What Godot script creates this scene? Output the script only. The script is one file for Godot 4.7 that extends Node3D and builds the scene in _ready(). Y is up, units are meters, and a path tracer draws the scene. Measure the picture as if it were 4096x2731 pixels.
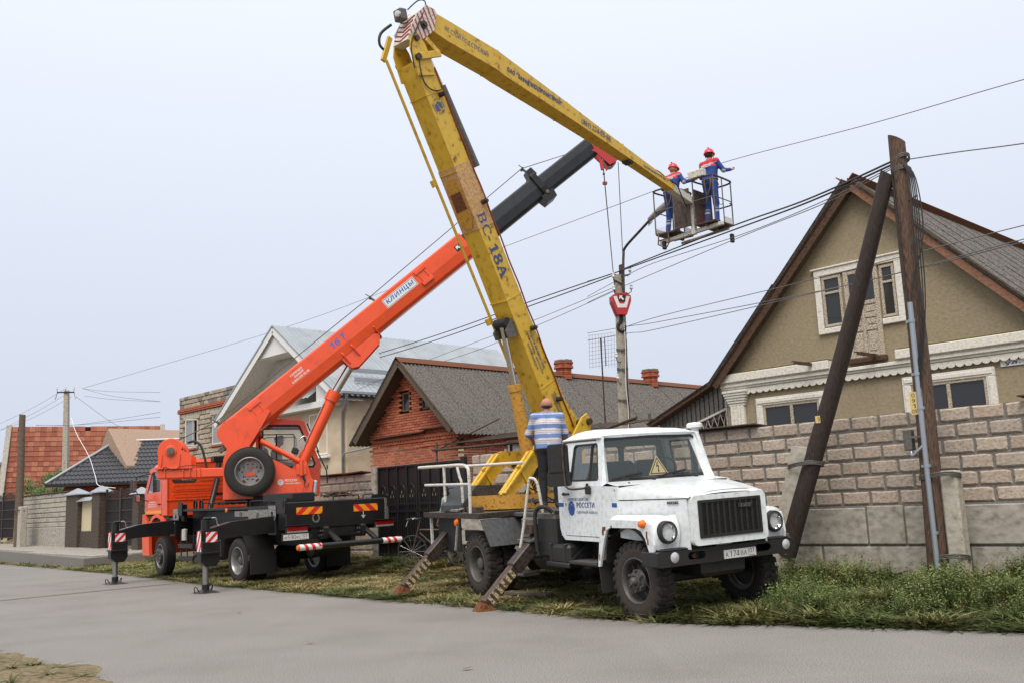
extends Node3D
const CAM_AT:=Vector3(0,1.43,0)
const ALONG:=Vector3(-0.69076,0,-0.72309)
const ACROSS:=Vector3(0.72309,0,-0.69076)
const UP:=Vector3(0,1,0)
const I3:=Transform3D.IDENTITY
var M:={}
var used:={}
var rng:=RandomNumberGenerator.new()
class MB:
	var v:=PackedVector3Array()
	var n:=PackedVector3Array()
	var c:=PackedColorArray()
	var u:=PackedVector2Array()
	var col:=Color(1,1,1)
	var colored:=false
	func tri(a: Vector3,b: Vector3,d: Vector3,hint: Vector3) -> void:
		var g:=(b - a).cross(d - a)
		if g.length_squared() < 1e-16: return
		var f:=g.normalized()
		if g.dot(hint) > 0.0:
			tri_n(a,d,b,f,f,f)
		else:
			tri_n(a,b,d,-f,-f,-f)
	func tri_n(a: Vector3,b: Vector3,d: Vector3,na: Vector3,nb: Vector3,nd: Vector3) -> void:
		v.append(a); v.append(b); v.append(d)
		n.append(na); n.append(nb); n.append(nd)
		if colored:
			c.append(col); c.append(col); c.append(col)
	func smooth(a: Vector3,b: Vector3,d: Vector3,na: Vector3,nb: Vector3,nd: Vector3) -> void:
		if (b - a).cross(d - a).dot(na+nb+nd) > 0.0:
			tri_n(a,d,b,na,nd,nb)
		else:
			tri_n(a,b,d,na,nb,nd)
	func quad(a: Vector3,b: Vector3,d: Vector3,e: Vector3,hint: Vector3) -> void:
		tri(a,b,d,hint); tri(a,d,e,hint)
	func quad_s(a: Vector3,b: Vector3,d: Vector3,e: Vector3,na: Vector3,nb: Vector3,nd: Vector3,ne: Vector3) -> void:
		smooth(a,b,d,na,nb,nd); smooth(a,d,e,na,nd,ne)
	func box(size: Vector3,t:=Transform3D.IDENTITY,bevel:=0.0) -> void:
		var h:=size/2.0
		var b:=minf(bevel,minf(h.x,minf(h.y,h.z))*0.9)
		for k in 3:
			var i:=(k+1) % 3
			var j:=(k+2) % 3
			for s in [-1.0,1.0]:
				var q: Array[Vector3] = []
				for w in [[-1.0,-1.0],[1.0,-1.0],[1.0,1.0],[-1.0,1.0]]:
					var p:=Vector3()
					p[k] = s*h[k]; p[i] = w[0]*(h[i] - b); p[j] = w[1]*(h[j] - b)
					q.append(t*p)
				var dir:=Vector3(); dir[k] = s
				quad(q[0],q[1],q[2],q[3],t.basis*dir)
		if b<=0.0: return
		for k in 3:
			var i:=(k+1) % 3
			var j:=(k+2) % 3
			for s1 in [-1.0,1.0]:
				for s2 in [-1.0,1.0]:
					var q: Array[Vector3] = []
					for w in [[-1.0,0],[1.0,0],[1.0,1],[-1.0,1]]:
						var p:=Vector3()
						p[k] = w[0]*(h[k] - b)
						p[i] = s1*(h[i] if w[1]==0 else h[i] - b)
						p[j] = s2*(h[j] - b if w[1]==0 else h[j])
						q.append(t*p)
					var dir:=Vector3(); dir[i] = s1; dir[j] = s2
					quad(q[0],q[1],q[2],q[3],t.basis*dir)
		for sx in [-1.0,1.0]:
			for sy in [-1.0,1.0]:
				for sz in [-1.0,1.0]:
					var o:=Vector3(sx*h.x,sy*h.y,sz*h.z)
					var e:=Vector3(sx*b,sy*b,sz*b)
					tri(t*(o - Vector3(0,e.y,e.z)),t*(o - Vector3(e.x,0,e.z)),t*(o - Vector3(e.x,e.y,0)),t.basis*Vector3(sx,sy,sz))
	func span(a: Vector3, b: Vector3, bevel := 0.0) -> void:
		box((b - a).abs(),Transform3D(Basis(),(a+b)/2.0),bevel)
	func bar(a: Vector3, b: Vector3, w: float, h: float, up := Vector3(0, 1, 0), bevel := 0.0) -> void:
		var x:=(b - a)
		var l:=x.length()
		if l < 1e-6: return
		x /= l
		var z:=x.cross(up)
		if z.length() < 1e-4: z = x.cross(Vector3(1,0,0.01))
		z = z.normalized()
		var y:=z.cross(x)
		box(Vector3(l,h,w),Transform3D(Basis(x,y,z),(a+b)/2.0),bevel)
	func ext(poly: PackedVector2Array, z0: float, z1: float, t := Transform3D.IDENTITY) -> void:
		var ids:=Geometry2D.triangulate_polygon(poly)
		for i in range(0,ids.size(),3):
			for zz in [[z0,-1.0],[z1,1.0]]:
				var z: float = zz[0]
				tri(t*Vector3(poly[ids[i]].x,poly[ids[i]].y,z),t*Vector3(poly[ids[i+1]].x,poly[ids[i+1]].y,z),t*Vector3(poly[ids[i+2]].x,poly[ids[i+2]].y,z),t.basis.z*float(zz[1])*signf(z1 - z0))
		var ccw:=not Geometry2D.is_polygon_clockwise(poly)
		for i in poly.size():
			var a:=poly[i]
			var b:=poly[(i+1) % poly.size()]
			var d:=b - a
			var nn:=Vector2(d.y,-d.x) if ccw else Vector2(-d.y,d.x)
			quad(t*Vector3(a.x,a.y,z0),t*Vector3(b.x,b.y,z0),t*Vector3(b.x,b.y,z1),t*Vector3(a.x,a.y,z1),t.basis*Vector3(nn.x,nn.y,0))
	func flat(poly: PackedVector2Array, t: Transform3D) -> void:
		var ids:=Geometry2D.triangulate_polygon(poly)
		for i in range(0,ids.size(),3):
			tri(t*Vector3(poly[ids[i]].x,poly[ids[i]].y,0),t*Vector3(poly[ids[i+1]].x,poly[ids[i+1]].y,0),t*Vector3(poly[ids[i+2]].x,poly[ids[i+2]].y,0),t.basis.z)
	func tube(pts: Array,r: float,sides:=8,r1:=-1.0) -> void:
		var m:=pts.size()
		var rings: Array = []
		var norms: Array = []
		var ref:=Vector3(0,1,0)
		var d0: Vector3 = (pts[1] - pts[0]).normalized()
		if absf(d0.dot(ref)) > 0.95: ref = Vector3(1,0,0)
		for i in m:
			var d: Vector3
			if i==0: d = pts[1] - pts[0]
			elif i==m - 1: d = pts[m - 1] - pts[m - 2]
			else: d = (pts[i+1] - pts[i]).normalized()+(pts[i] - pts[i - 1]).normalized()
			d = d.normalized()
			var x:=(ref - d*ref.dot(d)).normalized()
			ref = x
			var y:=d.cross(x)
			var rad:=r if r1 < 0 else lerpf(r,r1,float(i)/(m - 1))
			var ring:=PackedVector3Array()
			var nr:=PackedVector3Array()
			for k in sides:
				var a:=TAU*k/sides
				var o:=x*cos(a)+y*sin(a)
				ring.append(pts[i]+o*rad); nr.append(o)
			rings.append(ring); norms.append(nr)
		for i in m - 1:
			for k in sides:
				var q:=(k+1) % sides
				quad_s(rings[i][k],rings[i][q],rings[i+1][q],rings[i+1][k],norms[i][k],norms[i][q],norms[i+1][q],norms[i+1][k])
		for k in range(1,sides - 1):
			tri(rings[0][0],rings[0][k],rings[0][k+1],pts[0] - pts[1])
			tri(rings[m - 1][0],rings[m - 1][k],rings[m - 1][k+1],pts[m - 1] - pts[m - 2])
	func cyl(a: Vector3,b: Vector3,r: float,sides:=16,r1:=-1.0) -> void:
		tube([a,b],r,sides,r1)
	func lathe(prof: Array, t: Transform3D, sides := 32) -> void:
		var segs:=[]
		for i in prof.size() - 1:
			var a:=Vector2(prof[i][0],prof[i][1])
			var b:=Vector2(prof[i+1][0],prof[i+1][1])
			segs.append(Vector2(-(b.y - a.y),b.x - a.x).normalized())
		for i in prof.size() - 1:
			var a:=Vector2(prof[i][0],prof[i][1])
			var b:=Vector2(prof[i+1][0],prof[i+1][1])
			var na: Vector2 = segs[i]
			var nb: Vector2 = segs[i]
			if i > 0 and segs[i].dot(segs[i - 1]) > 0.8: na = (segs[i]+segs[i - 1]).normalized()
			if i < segs.size() - 1 and segs[i].dot(segs[i+1]) > 0.8: nb = (segs[i]+segs[i+1]).normalized()
			for k in sides:
				var a0:=TAU*k/sides
				var a1:=TAU*(k+1)/sides
				var p:=[]
				var q:=[]
				for w in [[a,a0,na],[a,a1,na],[b,a1,nb],[b,a0,nb]]:
					p.append(t*Vector3(w[0].x,w[0].y*cos(w[1]),w[0].y*sin(w[1])))
					q.append((t.basis*Vector3(w[2].x,w[2].y*cos(w[1]),w[2].y*sin(w[1]))).normalized())
				if a.y > 1e-6 or b.y > 1e-6:
					if (p[1] - p[0]).length_squared() > 1e-14: smooth(p[0],p[1],p[2],q[0],q[1],q[2])
					if (p[3] - p[2]).length_squared() > 1e-14: smooth(p[0],p[2],p[3],q[0],q[2],q[3])
	func loft(secs: Array, cap := true) -> void:
		for i in secs.size() - 1:
			var mid:=Vector3()
			for p in secs[i]: mid+=p
			for p in secs[i+1]: mid+=p
			mid /= secs[i].size()+secs[i+1].size()
			for k in secs[i].size():
				var q: int = (k+1) % secs[i].size()
				var f: Vector3 = (secs[i][k]+secs[i][q]+secs[i+1][q]+secs[i+1][k])/4.0
				quad(secs[i][k],secs[i][q],secs[i+1][q],secs[i+1][k],f - mid)
		if cap:
			for w in [[0,1],[secs.size() - 1,secs.size() - 2]]:
				var s: Array = secs[w[0]]
				var a:=Vector3()
				var b:=Vector3()
				for p in s: a+=p/s.size()
				for p in secs[w[1]]: b+=p/s.size()
				for k in s.size(): tri(a,s[k],s[(k+1) % s.size()],a - b)
	func grid(rows: Array, hint: Vector3, sm := true) -> void:
		var h:=rows.size()
		var w: int = rows[0].size()
		var nr:=[]
		for i in h:
			var r:=PackedVector3Array()
			for j in w:
				var du: Vector3 = rows[i][mini(j+1,w - 1)] - rows[i][maxi(j - 1,0)]
				var dv: Vector3 = rows[mini(i+1,h - 1)][j] - rows[maxi(i - 1,0)][j]
				var g:=du.cross(dv).normalized()
				r.append(g if g.dot(hint)>=0 else -g)
			nr.append(r)
		for i in h - 1:
			for j in w - 1:
				if sm: quad_s(rows[i][j],rows[i][j+1],rows[i+1][j+1],rows[i+1][j],nr[i][j],nr[i][j+1],nr[i+1][j+1],nr[i+1][j])
				else: quad(rows[i][j],rows[i][j+1],rows[i+1][j+1],rows[i+1][j],nr[i][j])
	func patch(f: Callable,nu: int,nv: int,hint: Vector3) -> void:
		var rows:=[]
		for i in nv+1:
			var r:=PackedVector3Array()
			for j in nu+1: r.append(f.call(float(j)/nu,float(i)/nv))
			rows.append(r)
		grid(rows,hint)
	func mesh(mat: Material) -> ArrayMesh:
		var arr:=[]
		arr.resize(Mesh.ARRAY_MAX)
		arr[Mesh.ARRAY_VERTEX] = v
		arr[Mesh.ARRAY_NORMAL] = n
		if colored: arr[Mesh.ARRAY_COLOR] = c
		if u.size()==v.size() and u.size() > 0: arr[Mesh.ARRAY_TEX_UV] = u
		var m:=ArrayMesh.new()
		if v.size() > 0:
			m.add_surface_from_arrays(Mesh.PRIMITIVE_TRIANGLES,arr)
			m.surface_set_material(0,mat)
		return m
func V(x: float,y: float,z: float) -> Vector3: return Vector3(x,y,z)
func P(s: float, y: float, v: float) -> Vector3: return ALONG * s + UP * y + ACROSS * v
func street(s: float,y: float,v: float) -> Transform3D: return Transform3D(Basis(ALONG,UP,ACROSS),P(s,y,v))
func tf(o: Vector3,x:=Vector3(1,0,0),y:=Vector3(0,1,0)) -> Transform3D:
	x = x.normalized()
	var z:=x.cross(y).normalized()
	return Transform3D(Basis(x,z.cross(x),z),o)
func yaw(o: Vector3,deg: float) -> Transform3D: return Transform3D(Basis(UP,deg_to_rad(deg)),o)
func pv(a: Array) -> PackedVector2Array:
	var p:=PackedVector2Array()
	for i in range(0,a.size(),2): p.append(Vector2(a[i],a[i+1]))
	return p
func rect2(w: float,h: float) -> PackedVector2Array: return pv([-w/2,-h/2,w/2,-h/2,w/2,h/2,-w/2,h/2])
func rrect(x0: float,y0: float,x1: float,y1: float,r: float,k:=4) -> PackedVector2Array:
	var p:=PackedVector2Array()
	for q in [[x1 - r,y0+r,-PI/2],[x1 - r,y1 - r,0.0],[x0+r,y1 - r,PI/2],[x0+r,y0+r,PI]]:
		for i in k+1:
			var a: float = q[2]+PI/2*i/k
			p.append(Vector2(q[0]+cos(a)*r,q[1]+sin(a)*r))
	return p
func disc(r: float,k:=24,ry:=-1.0) -> PackedVector2Array:
	var p:=PackedVector2Array()
	for i in k: p.append(Vector2(cos(TAU*i/k)*r,sin(TAU*i/k)*(ry if ry > 0 else r)))
	return p
func numbered(called: String) -> String:
	var k: int = used.get(called,0)
	used[called] = k+1
	return called if k==0 else "%s_%03d" % [called,k]
func meta(o: Node,label: String,category:="",group:="",kind:="") -> void:
	if label: o.set_meta("label",label)
	if category: o.set_meta("category",category)
	if group: o.set_meta("group",group)
	if kind: o.set_meta("kind",kind)
func thing(called: String,label: String,category: String,at:=Transform3D.IDENTITY,group:="") -> Node3D:
	var o:=Node3D.new()
	o.name = numbered(called)
	o.transform = at
	meta(o,label,category,group)
	add_child(o)
	return o
func solo(called: String,label: String,category: String,mb: MB,mat: Material,at:=Transform3D.IDENTITY,group:="",kind:="") -> MeshInstance3D:
	var o:=MeshInstance3D.new()
	o.name = numbered(called)
	o.mesh = mb.mesh(mat)
	o.transform = at
	meta(o,label,category,group,kind)
	add_child(o)
	return o
func part(p: Node,called: String,mb: MB,mat: Material,at:=Transform3D.IDENTITY,label:="") -> MeshInstance3D:
	var o:=MeshInstance3D.new()
	o.name = called
	o.mesh = mb.mesh(mat)
	o.transform = at
	if label: o.set_meta("label",label)
	p.add_child(o,true)
	return o
func put(p: Node,called: String,mesh: Mesh,at: Transform3D) -> MeshInstance3D:
	var o:=MeshInstance3D.new()
	o.name = called
	o.mesh = mesh
	o.transform = at
	p.add_child(o,true)
	return o
func pbox(p: Node,called: String,a: Vector3,b: Vector3,mat: Material,bevel:=0.008) -> MeshInstance3D:
	var m:=MB.new()
	m.span(a,b,bevel)
	return part(p,called,m,mat)
func ptube(p: Node,called: String,pts: Array,r: float,mat: Material,sides:=8) -> MeshInstance3D:
	var m:=MB.new()
	m.tube(pts,r,sides)
	return part(p,called,m,mat)
var fonts:={}
func lettering(p: Node,words: String,mat: Material,at: Transform3D,width: float,height: float,bold:=true,serif:=false,called:="lettering",slant:=0.0,thick:=0.003) -> MeshInstance3D:
	var key:="%s%s" % [bold,serif]
	if not fonts.has(key):
		var f:=SystemFont.new()
		f.font_names = PackedStringArray(["Droid Serif" if serif else "Droid Sans"])
		f.font_weight = 700 if bold else 400
		fonts[key] = f
	var t:=TextMesh.new()
	t.text = words
	t.font = fonts[key]
	t.font_size = 32
	t.pixel_size = 0.01
	t.depth = 0.01
	t.curve_step = 2.0
	t.material = mat
	var b:=t.get_aabb()
	var k:=Vector3(width/maxf(b.size.x,0.001),height/maxf(b.size.y,0.001),thick/0.01)
	var o:=MeshInstance3D.new()
	o.name = called
	o.mesh = t
	var mid:=b.position+b.size/2.0
	var bs:=Basis(Vector3(k.x,0,0),Vector3(slant*k.y,k.y,0),Vector3(0,0,k.z))
	o.transform = at*Transform3D(bs,-(bs*mid))
	p.add_child(o,true)
	return o
func lerp3(a: Vector3,b: Vector3,t: float) -> Vector3: return a+(b - a)*t
func sag(a: Vector3,b: Vector3,drop: float,k:=14) -> Array:
	var r:=[]
	for i in k+1:
		var t:=float(i)/k
		r.append(lerp3(a,b,t) - UP*drop*4.0*t*(1.0 - t))
	return r
func bend(pts: Array, k := 6) -> Array:
	var r:=[]
	for i in pts.size() - 1:
		var a: Vector3 = pts[maxi(i - 1,0)]
		var b: Vector3 = pts[i]
		var c: Vector3 = pts[i+1]
		var d: Vector3 = pts[mini(i+2,pts.size() - 1)]
		for j in k:
			var t:=float(j)/k
			r.append(0.5*((2.0*b)+(c - a)*t+(2.0*a - 5.0*b+4.0*c - d)*t*t+(3.0*b - a - 3.0*c+d)*t*t*t))
	r.append(pts[pts.size() - 1])
	return r
func stripes(w: float, h: float, lean: float, pitch: float, duty: float, off := 0.0) -> Array:
	var out:=[]
	var field:=rect2(w,h)
	var x:=-w/2 - absf(lean) - pitch*2+off
	while x < w/2+absf(lean)+pitch:
		var band:=pv([x - lean/2,-h/2,x+pitch*duty - lean/2,-h/2,x+pitch*duty+lean/2,h/2,x+lean/2,h/2])
		for q in Geometry2D.intersect_polygons(field,band): out.append(q)
		x+=pitch
	return out
func _ready() -> void:
	rng.seed = 20240
	bumps.seed = 9
	bumps.frequency = 0.02
	var cam:=Camera3D.new()
	cam.name = "camera"
	cam.fov = 38.4212
	cam.near = 0.1
	cam.far = 1000.0
	var pitch:=deg_to_rad(9.6034)
	var roll:=deg_to_rad(2.2906)
	var fwd:=Vector3(0,sin(pitch),-cos(pitch))
	var r0:=Vector3(1,0,0)
	var u0:=Vector3(0,cos(pitch),sin(pitch))
	var right:=r0*cos(roll) - u0*sin(roll)
	var up:=r0*sin(roll)+u0*cos(roll)
	cam.transform = Transform3D(Basis(right,up,-fwd),CAM_AT)
	add_child(cam)
	cam.current = true
	var env:=Environment.new()
	env.background_mode = Environment.BG_SKY
	var sky:=Sky.new()
	var ps:=ProceduralSkyMaterial.new()
	ps.sky_top_color = Color(1.158,1.166,1.183)
	ps.sky_horizon_color = Color(0.597,0.622,0.671)
	ps.sky_curve = 3.0
	ps.sky_energy_multiplier = 1.0
	ps.ground_bottom_color = Color(0.3,0.29,0.27)
	ps.ground_horizon_color = Color(0.45,0.45,0.45)
	ps.sun_angle_max = 1.0
	sky.sky_material = ps
	env.sky = sky
	env.tonemap_mode = Environment.TONE_MAPPER_LINEAR
	env.tonemap_exposure = 2.0
	env.sdfgi_enabled = true
	env.ssao_enabled = true
	env.ssil_enabled = true
	var we:=WorldEnvironment.new()
	we.name = "environment"
	we.environment = env
	add_child(we)
	var sun:=DirectionalLight3D.new()
	sun.name = "sun"
	sun.light_energy = 0.5
	sun.light_angular_distance = 40.0
	sun.light_color = Color(1.0,0.97,0.93)
	sun.shadow_enabled = true
	sun.transform = Transform3D(Basis.looking_at(Vector3(0.15,-1.0,-0.62),Vector3(0,1,0.1)),Vector3.ZERO)
	add_child(sun)
	make_materials()
	build_all()
func lin(r: float,g: float,b: float) -> Color: return Color(r,g,b).linear_to_srgb()
func noise(seed_: int,freq: float,octaves:=4,kind:=FastNoiseLite.TYPE_SIMPLEX_SMOOTH) -> FastNoiseLite:
	var f:=FastNoiseLite.new()
	f.seed = seed_
	f.frequency = freq
	f.noise_type = kind
	f.fractal_octaves = octaves
	return f
func tex(seed_: int,freq: float,stops: Array,size:=512,octaves:=4,kind:=FastNoiseLite.TYPE_SIMPLEX_SMOOTH,bump:=0.0) -> NoiseTexture2D:
	var t:=NoiseTexture2D.new()
	t.width = size
	t.height = size
	t.seamless = true
	t.noise = noise(seed_,freq,octaves,kind)
	if bump > 0.0:
		t.as_normal_map = true
		t.bump_strength = bump
	elif stops.size():
		var g:=Gradient.new()
		var o:=PackedFloat32Array()
		var c:=PackedColorArray()
		for s in stops:
			o.append(s[0]); c.append(s[1])
		g.offsets = o
		g.colors = c
		t.color_ramp = g
	return t
func mat(called: String,color: Color,rough:=0.6,metal:=0.0) -> StandardMaterial3D:
	var m:=StandardMaterial3D.new()
	m.resource_name = called
	m.albedo_color = color
	m.roughness = rough
	m.metallic = metal
	M[called] = m
	return m
func skin(m: StandardMaterial3D,t: Texture2D,scale: float,world:=false,bump: Texture2D = null,cm:=0.2) -> StandardMaterial3D:
	m.albedo_texture = t
	m.uv1_triplanar = true
	m.uv1_world_triplanar = world
	m.uv1_scale = Vector3.ONE*scale
	if bump:
		m.heightmap_enabled = true
		m.heightmap_texture = bump
		m.heightmap_scale = cm
	return m
func grey(a: float) -> Color: return Color(a,a,a)
func make_materials() -> void:
	var fine:=tex(3,0.06,[],512,5)
	var grain:=tex(4,0.25,[],512,3)
	var cloudy:=tex(5,0.012,[[0.0,grey(0.80)],[0.5,grey(0.93)],[1.0,grey(1.0)]],512,5)
	var dusty:=tex(6,0.03,[[0.0,Color(0.72,0.70,0.66)],[0.45,Color(0.93,0.92,0.90)],[0.7,grey(1.0)],[1.0,grey(1.0)]],512,6)
	M.fine = fine; M.grain = grain; M.dusty = dusty
	var m:=mat("white_paint",lin(0.732,0.785,0.814),0.32)
	skin(m,tex(11,0.02,[[0.0,Color(0.86,0.83,0.78)],[0.3,Color(0.96,0.95,0.94)],[0.6,grey(1.0)],[1.0,grey(1.0)]],512,5),0.9)
	m.clearcoat_enabled = true; m.clearcoat = 0.35; m.clearcoat_roughness = 0.2
	m = mat("blue_stripe",lin(0.02,0.075,0.30),0.35)
	m = mat("navy_letter",lin(0.03,0.06,0.19),0.5)
	m = mat("orange_paint",lin(0.80,0.085,0.018),0.30)
	skin(m,tex(12,0.015,[[0.0,grey(0.93)],[0.5,grey(1.0)],[1.0,grey(1.0)]],256,4),0.6)
	m.clearcoat_enabled = true; m.clearcoat = 0.5; m.clearcoat_roughness = 0.15
	m = mat("yellow_paint",lin(0.62,0.40,0.035),0.45)
	skin(m,tex(13,0.02,[[0.0,Color(0.42,0.30,0.2)],[0.16,Color(0.72,0.66,0.55)],[0.3,Color(0.95,0.94,0.9)],[0.6,grey(1.0)],[1.0,Color(1.0,0.98,0.92)]],512,6),0.5,false,fine,0.05)
	m = mat("yellow_worn",lin(0.52,0.30,0.05),0.6)
	skin(m,tex(14,0.03,[[0.0,Color(0.25,0.15,0.1)],[0.14,Color(0.5,0.3,0.18)],[0.24,Color(0.8,0.62,0.42)],[0.33,Color(0.97,0.93,0.85)],[1.0,Color(1.0,0.98,0.93)]],512,6),0.9,false,fine,0.08)
	m = mat("primer_paint",lin(0.55,0.33,0.14),0.6)
	skin(m,dusty,0.8)
	m = mat("rust",lin(0.20,0.075,0.03),0.85)
	skin(m,tex(15,0.05,[[0.0,Color(0.4,0.3,0.28)],[0.5,Color(0.9,0.85,0.8)],[1.0,Color(1.0,1.0,1.0)]],256,5),1.5,false,fine,0.1)
	m = mat("brown_steel",lin(0.09,0.06,0.045),0.6)
	skin(m,tex(16,0.03,[[0.0,Color(0.5,0.42,0.36)],[0.5,Color(0.9,0.88,0.85)],[1.0,grey(1.0)]],256,5),1.0,false,fine,0.05)
	m = mat("black_paint",lin(0.012,0.012,0.013),0.38)
	skin(m,tex(17,0.02,[[0.0,grey(0.7)],[0.5,grey(0.95)],[1.0,grey(1.0)]],256,5),0.7)
	m = mat("frame_black",lin(0.022,0.022,0.023),0.55)
	skin(m,dusty,0.7)
	m = mat("grey_panel",lin(0.052,0.056,0.062),0.55)
	skin(m,tex(18,0.025,[[0.0,Color(0.55,0.5,0.45)],[0.4,grey(0.9)],[0.7,grey(1.0)],[1.0,Color(1.0,1.0,1.0)]],512,6),0.9)
	m = mat("grey_steel",lin(0.13,0.125,0.12),0.5,0.2)
	skin(m,dusty,0.9)
	m = mat("dirty_steel",lin(0.075,0.062,0.055),0.5,0.3)
	skin(m,tex(19,0.03,[[0.0,Color(0.45,0.33,0.28)],[0.45,Color(0.85,0.82,0.8)],[1.0,grey(1.0)]],512,6),0.8,false,fine,0.04)
	m = mat("dark_boom",lin(0.028,0.034,0.043),0.42)
	skin(m,cloudy,0.5)
	m = mat("dark_red",lin(0.45,0.03,0.035),0.4)
	m = mat("chrome",lin(0.62,0.62,0.62),0.12,1.0)
	m = mat("steel_rod",lin(0.42,0.42,0.41),0.3,0.9)
	skin(m,cloudy,0.8)
	m = mat("aluminium",lin(0.48,0.47,0.44),0.38,0.75)
	var tread:=tex(20,0.09,[[0.0,grey(0.55)],[0.45,grey(0.8)],[0.55,grey(1.0)],[1.0,grey(1.0)]],256,2,FastNoiseLite.TYPE_CELLULAR)
	skin(m,tread,1.5,false,tread,0.15)
	m = mat("rim_silver",lin(0.36,0.36,0.36),0.4,0.6)
	skin(m,cloudy,1.0)
	m = mat("rim_grey",lin(0.10,0.10,0.10),0.55,0.2)
	skin(m,tex(21,0.03,[[0.0,Color(0.65,0.42,0.32)],[0.3,Color(0.9,0.86,0.82)],[0.6,grey(1.0)],[1.0,grey(1.0)]],512,6),1.2,false,fine,0.05)
	m = mat("tyre",lin(0.021,0.0195,0.0185),0.8)
	skin(m,tex(22,0.04,[[0.0,Color(0.75,0.65,0.6)],[0.5,grey(0.95)],[1.0,grey(1.0)]],512,6),1.0,false,grain,0.03)
	m = mat("tyre_brown",lin(0.048,0.037,0.032),0.85)
	skin(m,tex(23,0.03,[[0.0,grey(0.7)],[0.5,Color(0.95,0.93,0.9)],[1.0,grey(1.0)]],512,6),1.0,false,grain,0.03)
	m = mat("rubber",lin(0.016,0.016,0.016),0.7)
	m = mat("plastic_black",lin(0.02,0.02,0.021),0.45)
	skin(m,dusty,1.3)
	m = mat("cable_black",lin(0.018,0.018,0.018),0.6)
	m = mat("wire_grey",lin(0.11,0.11,0.11),0.5)
	m = mat("rope_steel",lin(0.09,0.08,0.07),0.5,0.5)
	m = mat("rope_brown",lin(0.08,0.05,0.03),0.9)
	m = mat("red_hose",lin(0.22,0.03,0.015),0.5)
	m = mat("amber",lin(0.75,0.15,0.012),0.25)
	m = mat("red_lens",lin(0.45,0.012,0.015),0.15)
	m = mat("clear_lens",lin(0.55,0.56,0.57),0.12)
	m.metallic = 0.35
	m = mat("reflector",lin(0.8,0.8,0.8),0.08,1.0)
	m = mat("white_mark",lin(0.72,0.72,0.72),0.45)
	m = mat("worn_white",lin(0.62,0.61,0.57),0.5)
	skin(m,tex(24,0.05,[[0.0,Color(0.45,0.33,0.25)],[0.25,Color(0.8,0.75,0.7)],[0.4,grey(1.0)],[1.0,grey(1.0)]],256,6),1.6)
	m = mat("worn_yellow_mark",lin(0.50,0.42,0.27),0.7)
	skin(m,tex(25,0.05,[[0.0,Color(0.3,0.25,0.2)],[0.38,Color(0.6,0.52,0.42)],[0.46,grey(0.95)],[1.0,grey(1.0)]],256,6),1.7)
	m = mat("red_mark",lin(0.62,0.022,0.022),0.4)
	m = mat("worn_red",lin(0.36,0.05,0.04),0.6)
	m = mat("orange_mark",lin(0.85,0.32,0.012),0.4)
	m = mat("black_ink",lin(0.01,0.01,0.011),0.5)
	m = mat("sky_blue_ink",lin(0.02,0.16,0.52),0.45)
	m = mat("plate_white",lin(0.66,0.66,0.65),0.4)
	m = mat("glass",Color(0.55,0.62,0.6,0.10),0.03)
	m.transparency = BaseMaterial3D.TRANSPARENCY_ALPHA
	m = mat("tinted_glass",Color(0.30,0.36,0.36,0.22),0.03)
	m.transparency = BaseMaterial3D.TRANSPARENCY_ALPHA
	m = mat("dark_glass",lin(0.018,0.02,0.022),0.06)
	m = mat("cab_inside",lin(0.05,0.055,0.06),0.8)
	m = mat("seat_cloth",lin(0.018,0.022,0.035),0.9)
	m = mat("stucco",lin(0.364,0.310,0.217),0.95)
	skin(m,tex(31,0.05,[[0.0,Color(0.82,0.80,0.76)],[0.5,Color(0.93,0.92,0.9)],[1.0,grey(1.0)]],512,6),0.5,true,grain,0.9)
	m = mat("white_trim",lin(0.780,0.780,0.760),0.8)
	skin(m,tex(32,0.04,[[0.0,Color(0.72,0.68,0.6)],[0.4,Color(0.94,0.93,0.9)],[1.0,grey(1.0)]],512,6),0.8,true,fine,0.1)
	m = mat("moss_trim",lin(0.16,0.125,0.03),0.95)
	skin(m,dusty,2.0,true,grain,0.4)
	m = mat("flaked_wood",lin(0.600,0.576,0.504),0.85)
	skin(m,tex(33,0.06,[[0.0,Color(0.38,0.24,0.16)],[0.34,Color(0.55,0.38,0.28)],[0.42,Color(0.9,0.88,0.84)],[1.0,grey(1.0)]],512,6),1.1,true,fine,0.12)
	m = mat("pane_dark",lin(0.028,0.03,0.032),0.05)
	m = mat("board_brown",lin(0.115,0.065,0.042),0.8)
	skin(m,tex(34,0.03,[[0.0,Color(0.45,0.38,0.33)],[0.5,Color(0.85,0.8,0.76)],[1.0,grey(1.0)]],512,6),0.9,true,fine,0.15)
	m = mat("board_pink",lin(0.30,0.165,0.11),0.85)
	skin(m,tex(35,0.03,[[0.0,Color(0.55,0.42,0.35)],[0.4,Color(0.9,0.86,0.82)],[1.0,grey(1.0)]],512,6),0.8,true,fine,0.1)
	m = mat("board_grey",lin(0.14,0.115,0.09),0.9)
	skin(m,tex(36,0.04,[[0.0,Color(0.5,0.45,0.4)],[0.5,Color(0.88,0.86,0.82)],[1.0,grey(1.0)]],512,6),0.9,true,fine,0.15)
	m = mat("slate",lin(0.155,0.146,0.138),0.95)
	skin(m,tex(37,0.05,[[0.0,Color(0.35,0.33,0.33)],[0.35,Color(0.72,0.7,0.7)],[0.6,grey(1.0)],[1.0,Color(1.35,1.3,1.22)]],512,6),0.6,true,grain,0.15)
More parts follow.
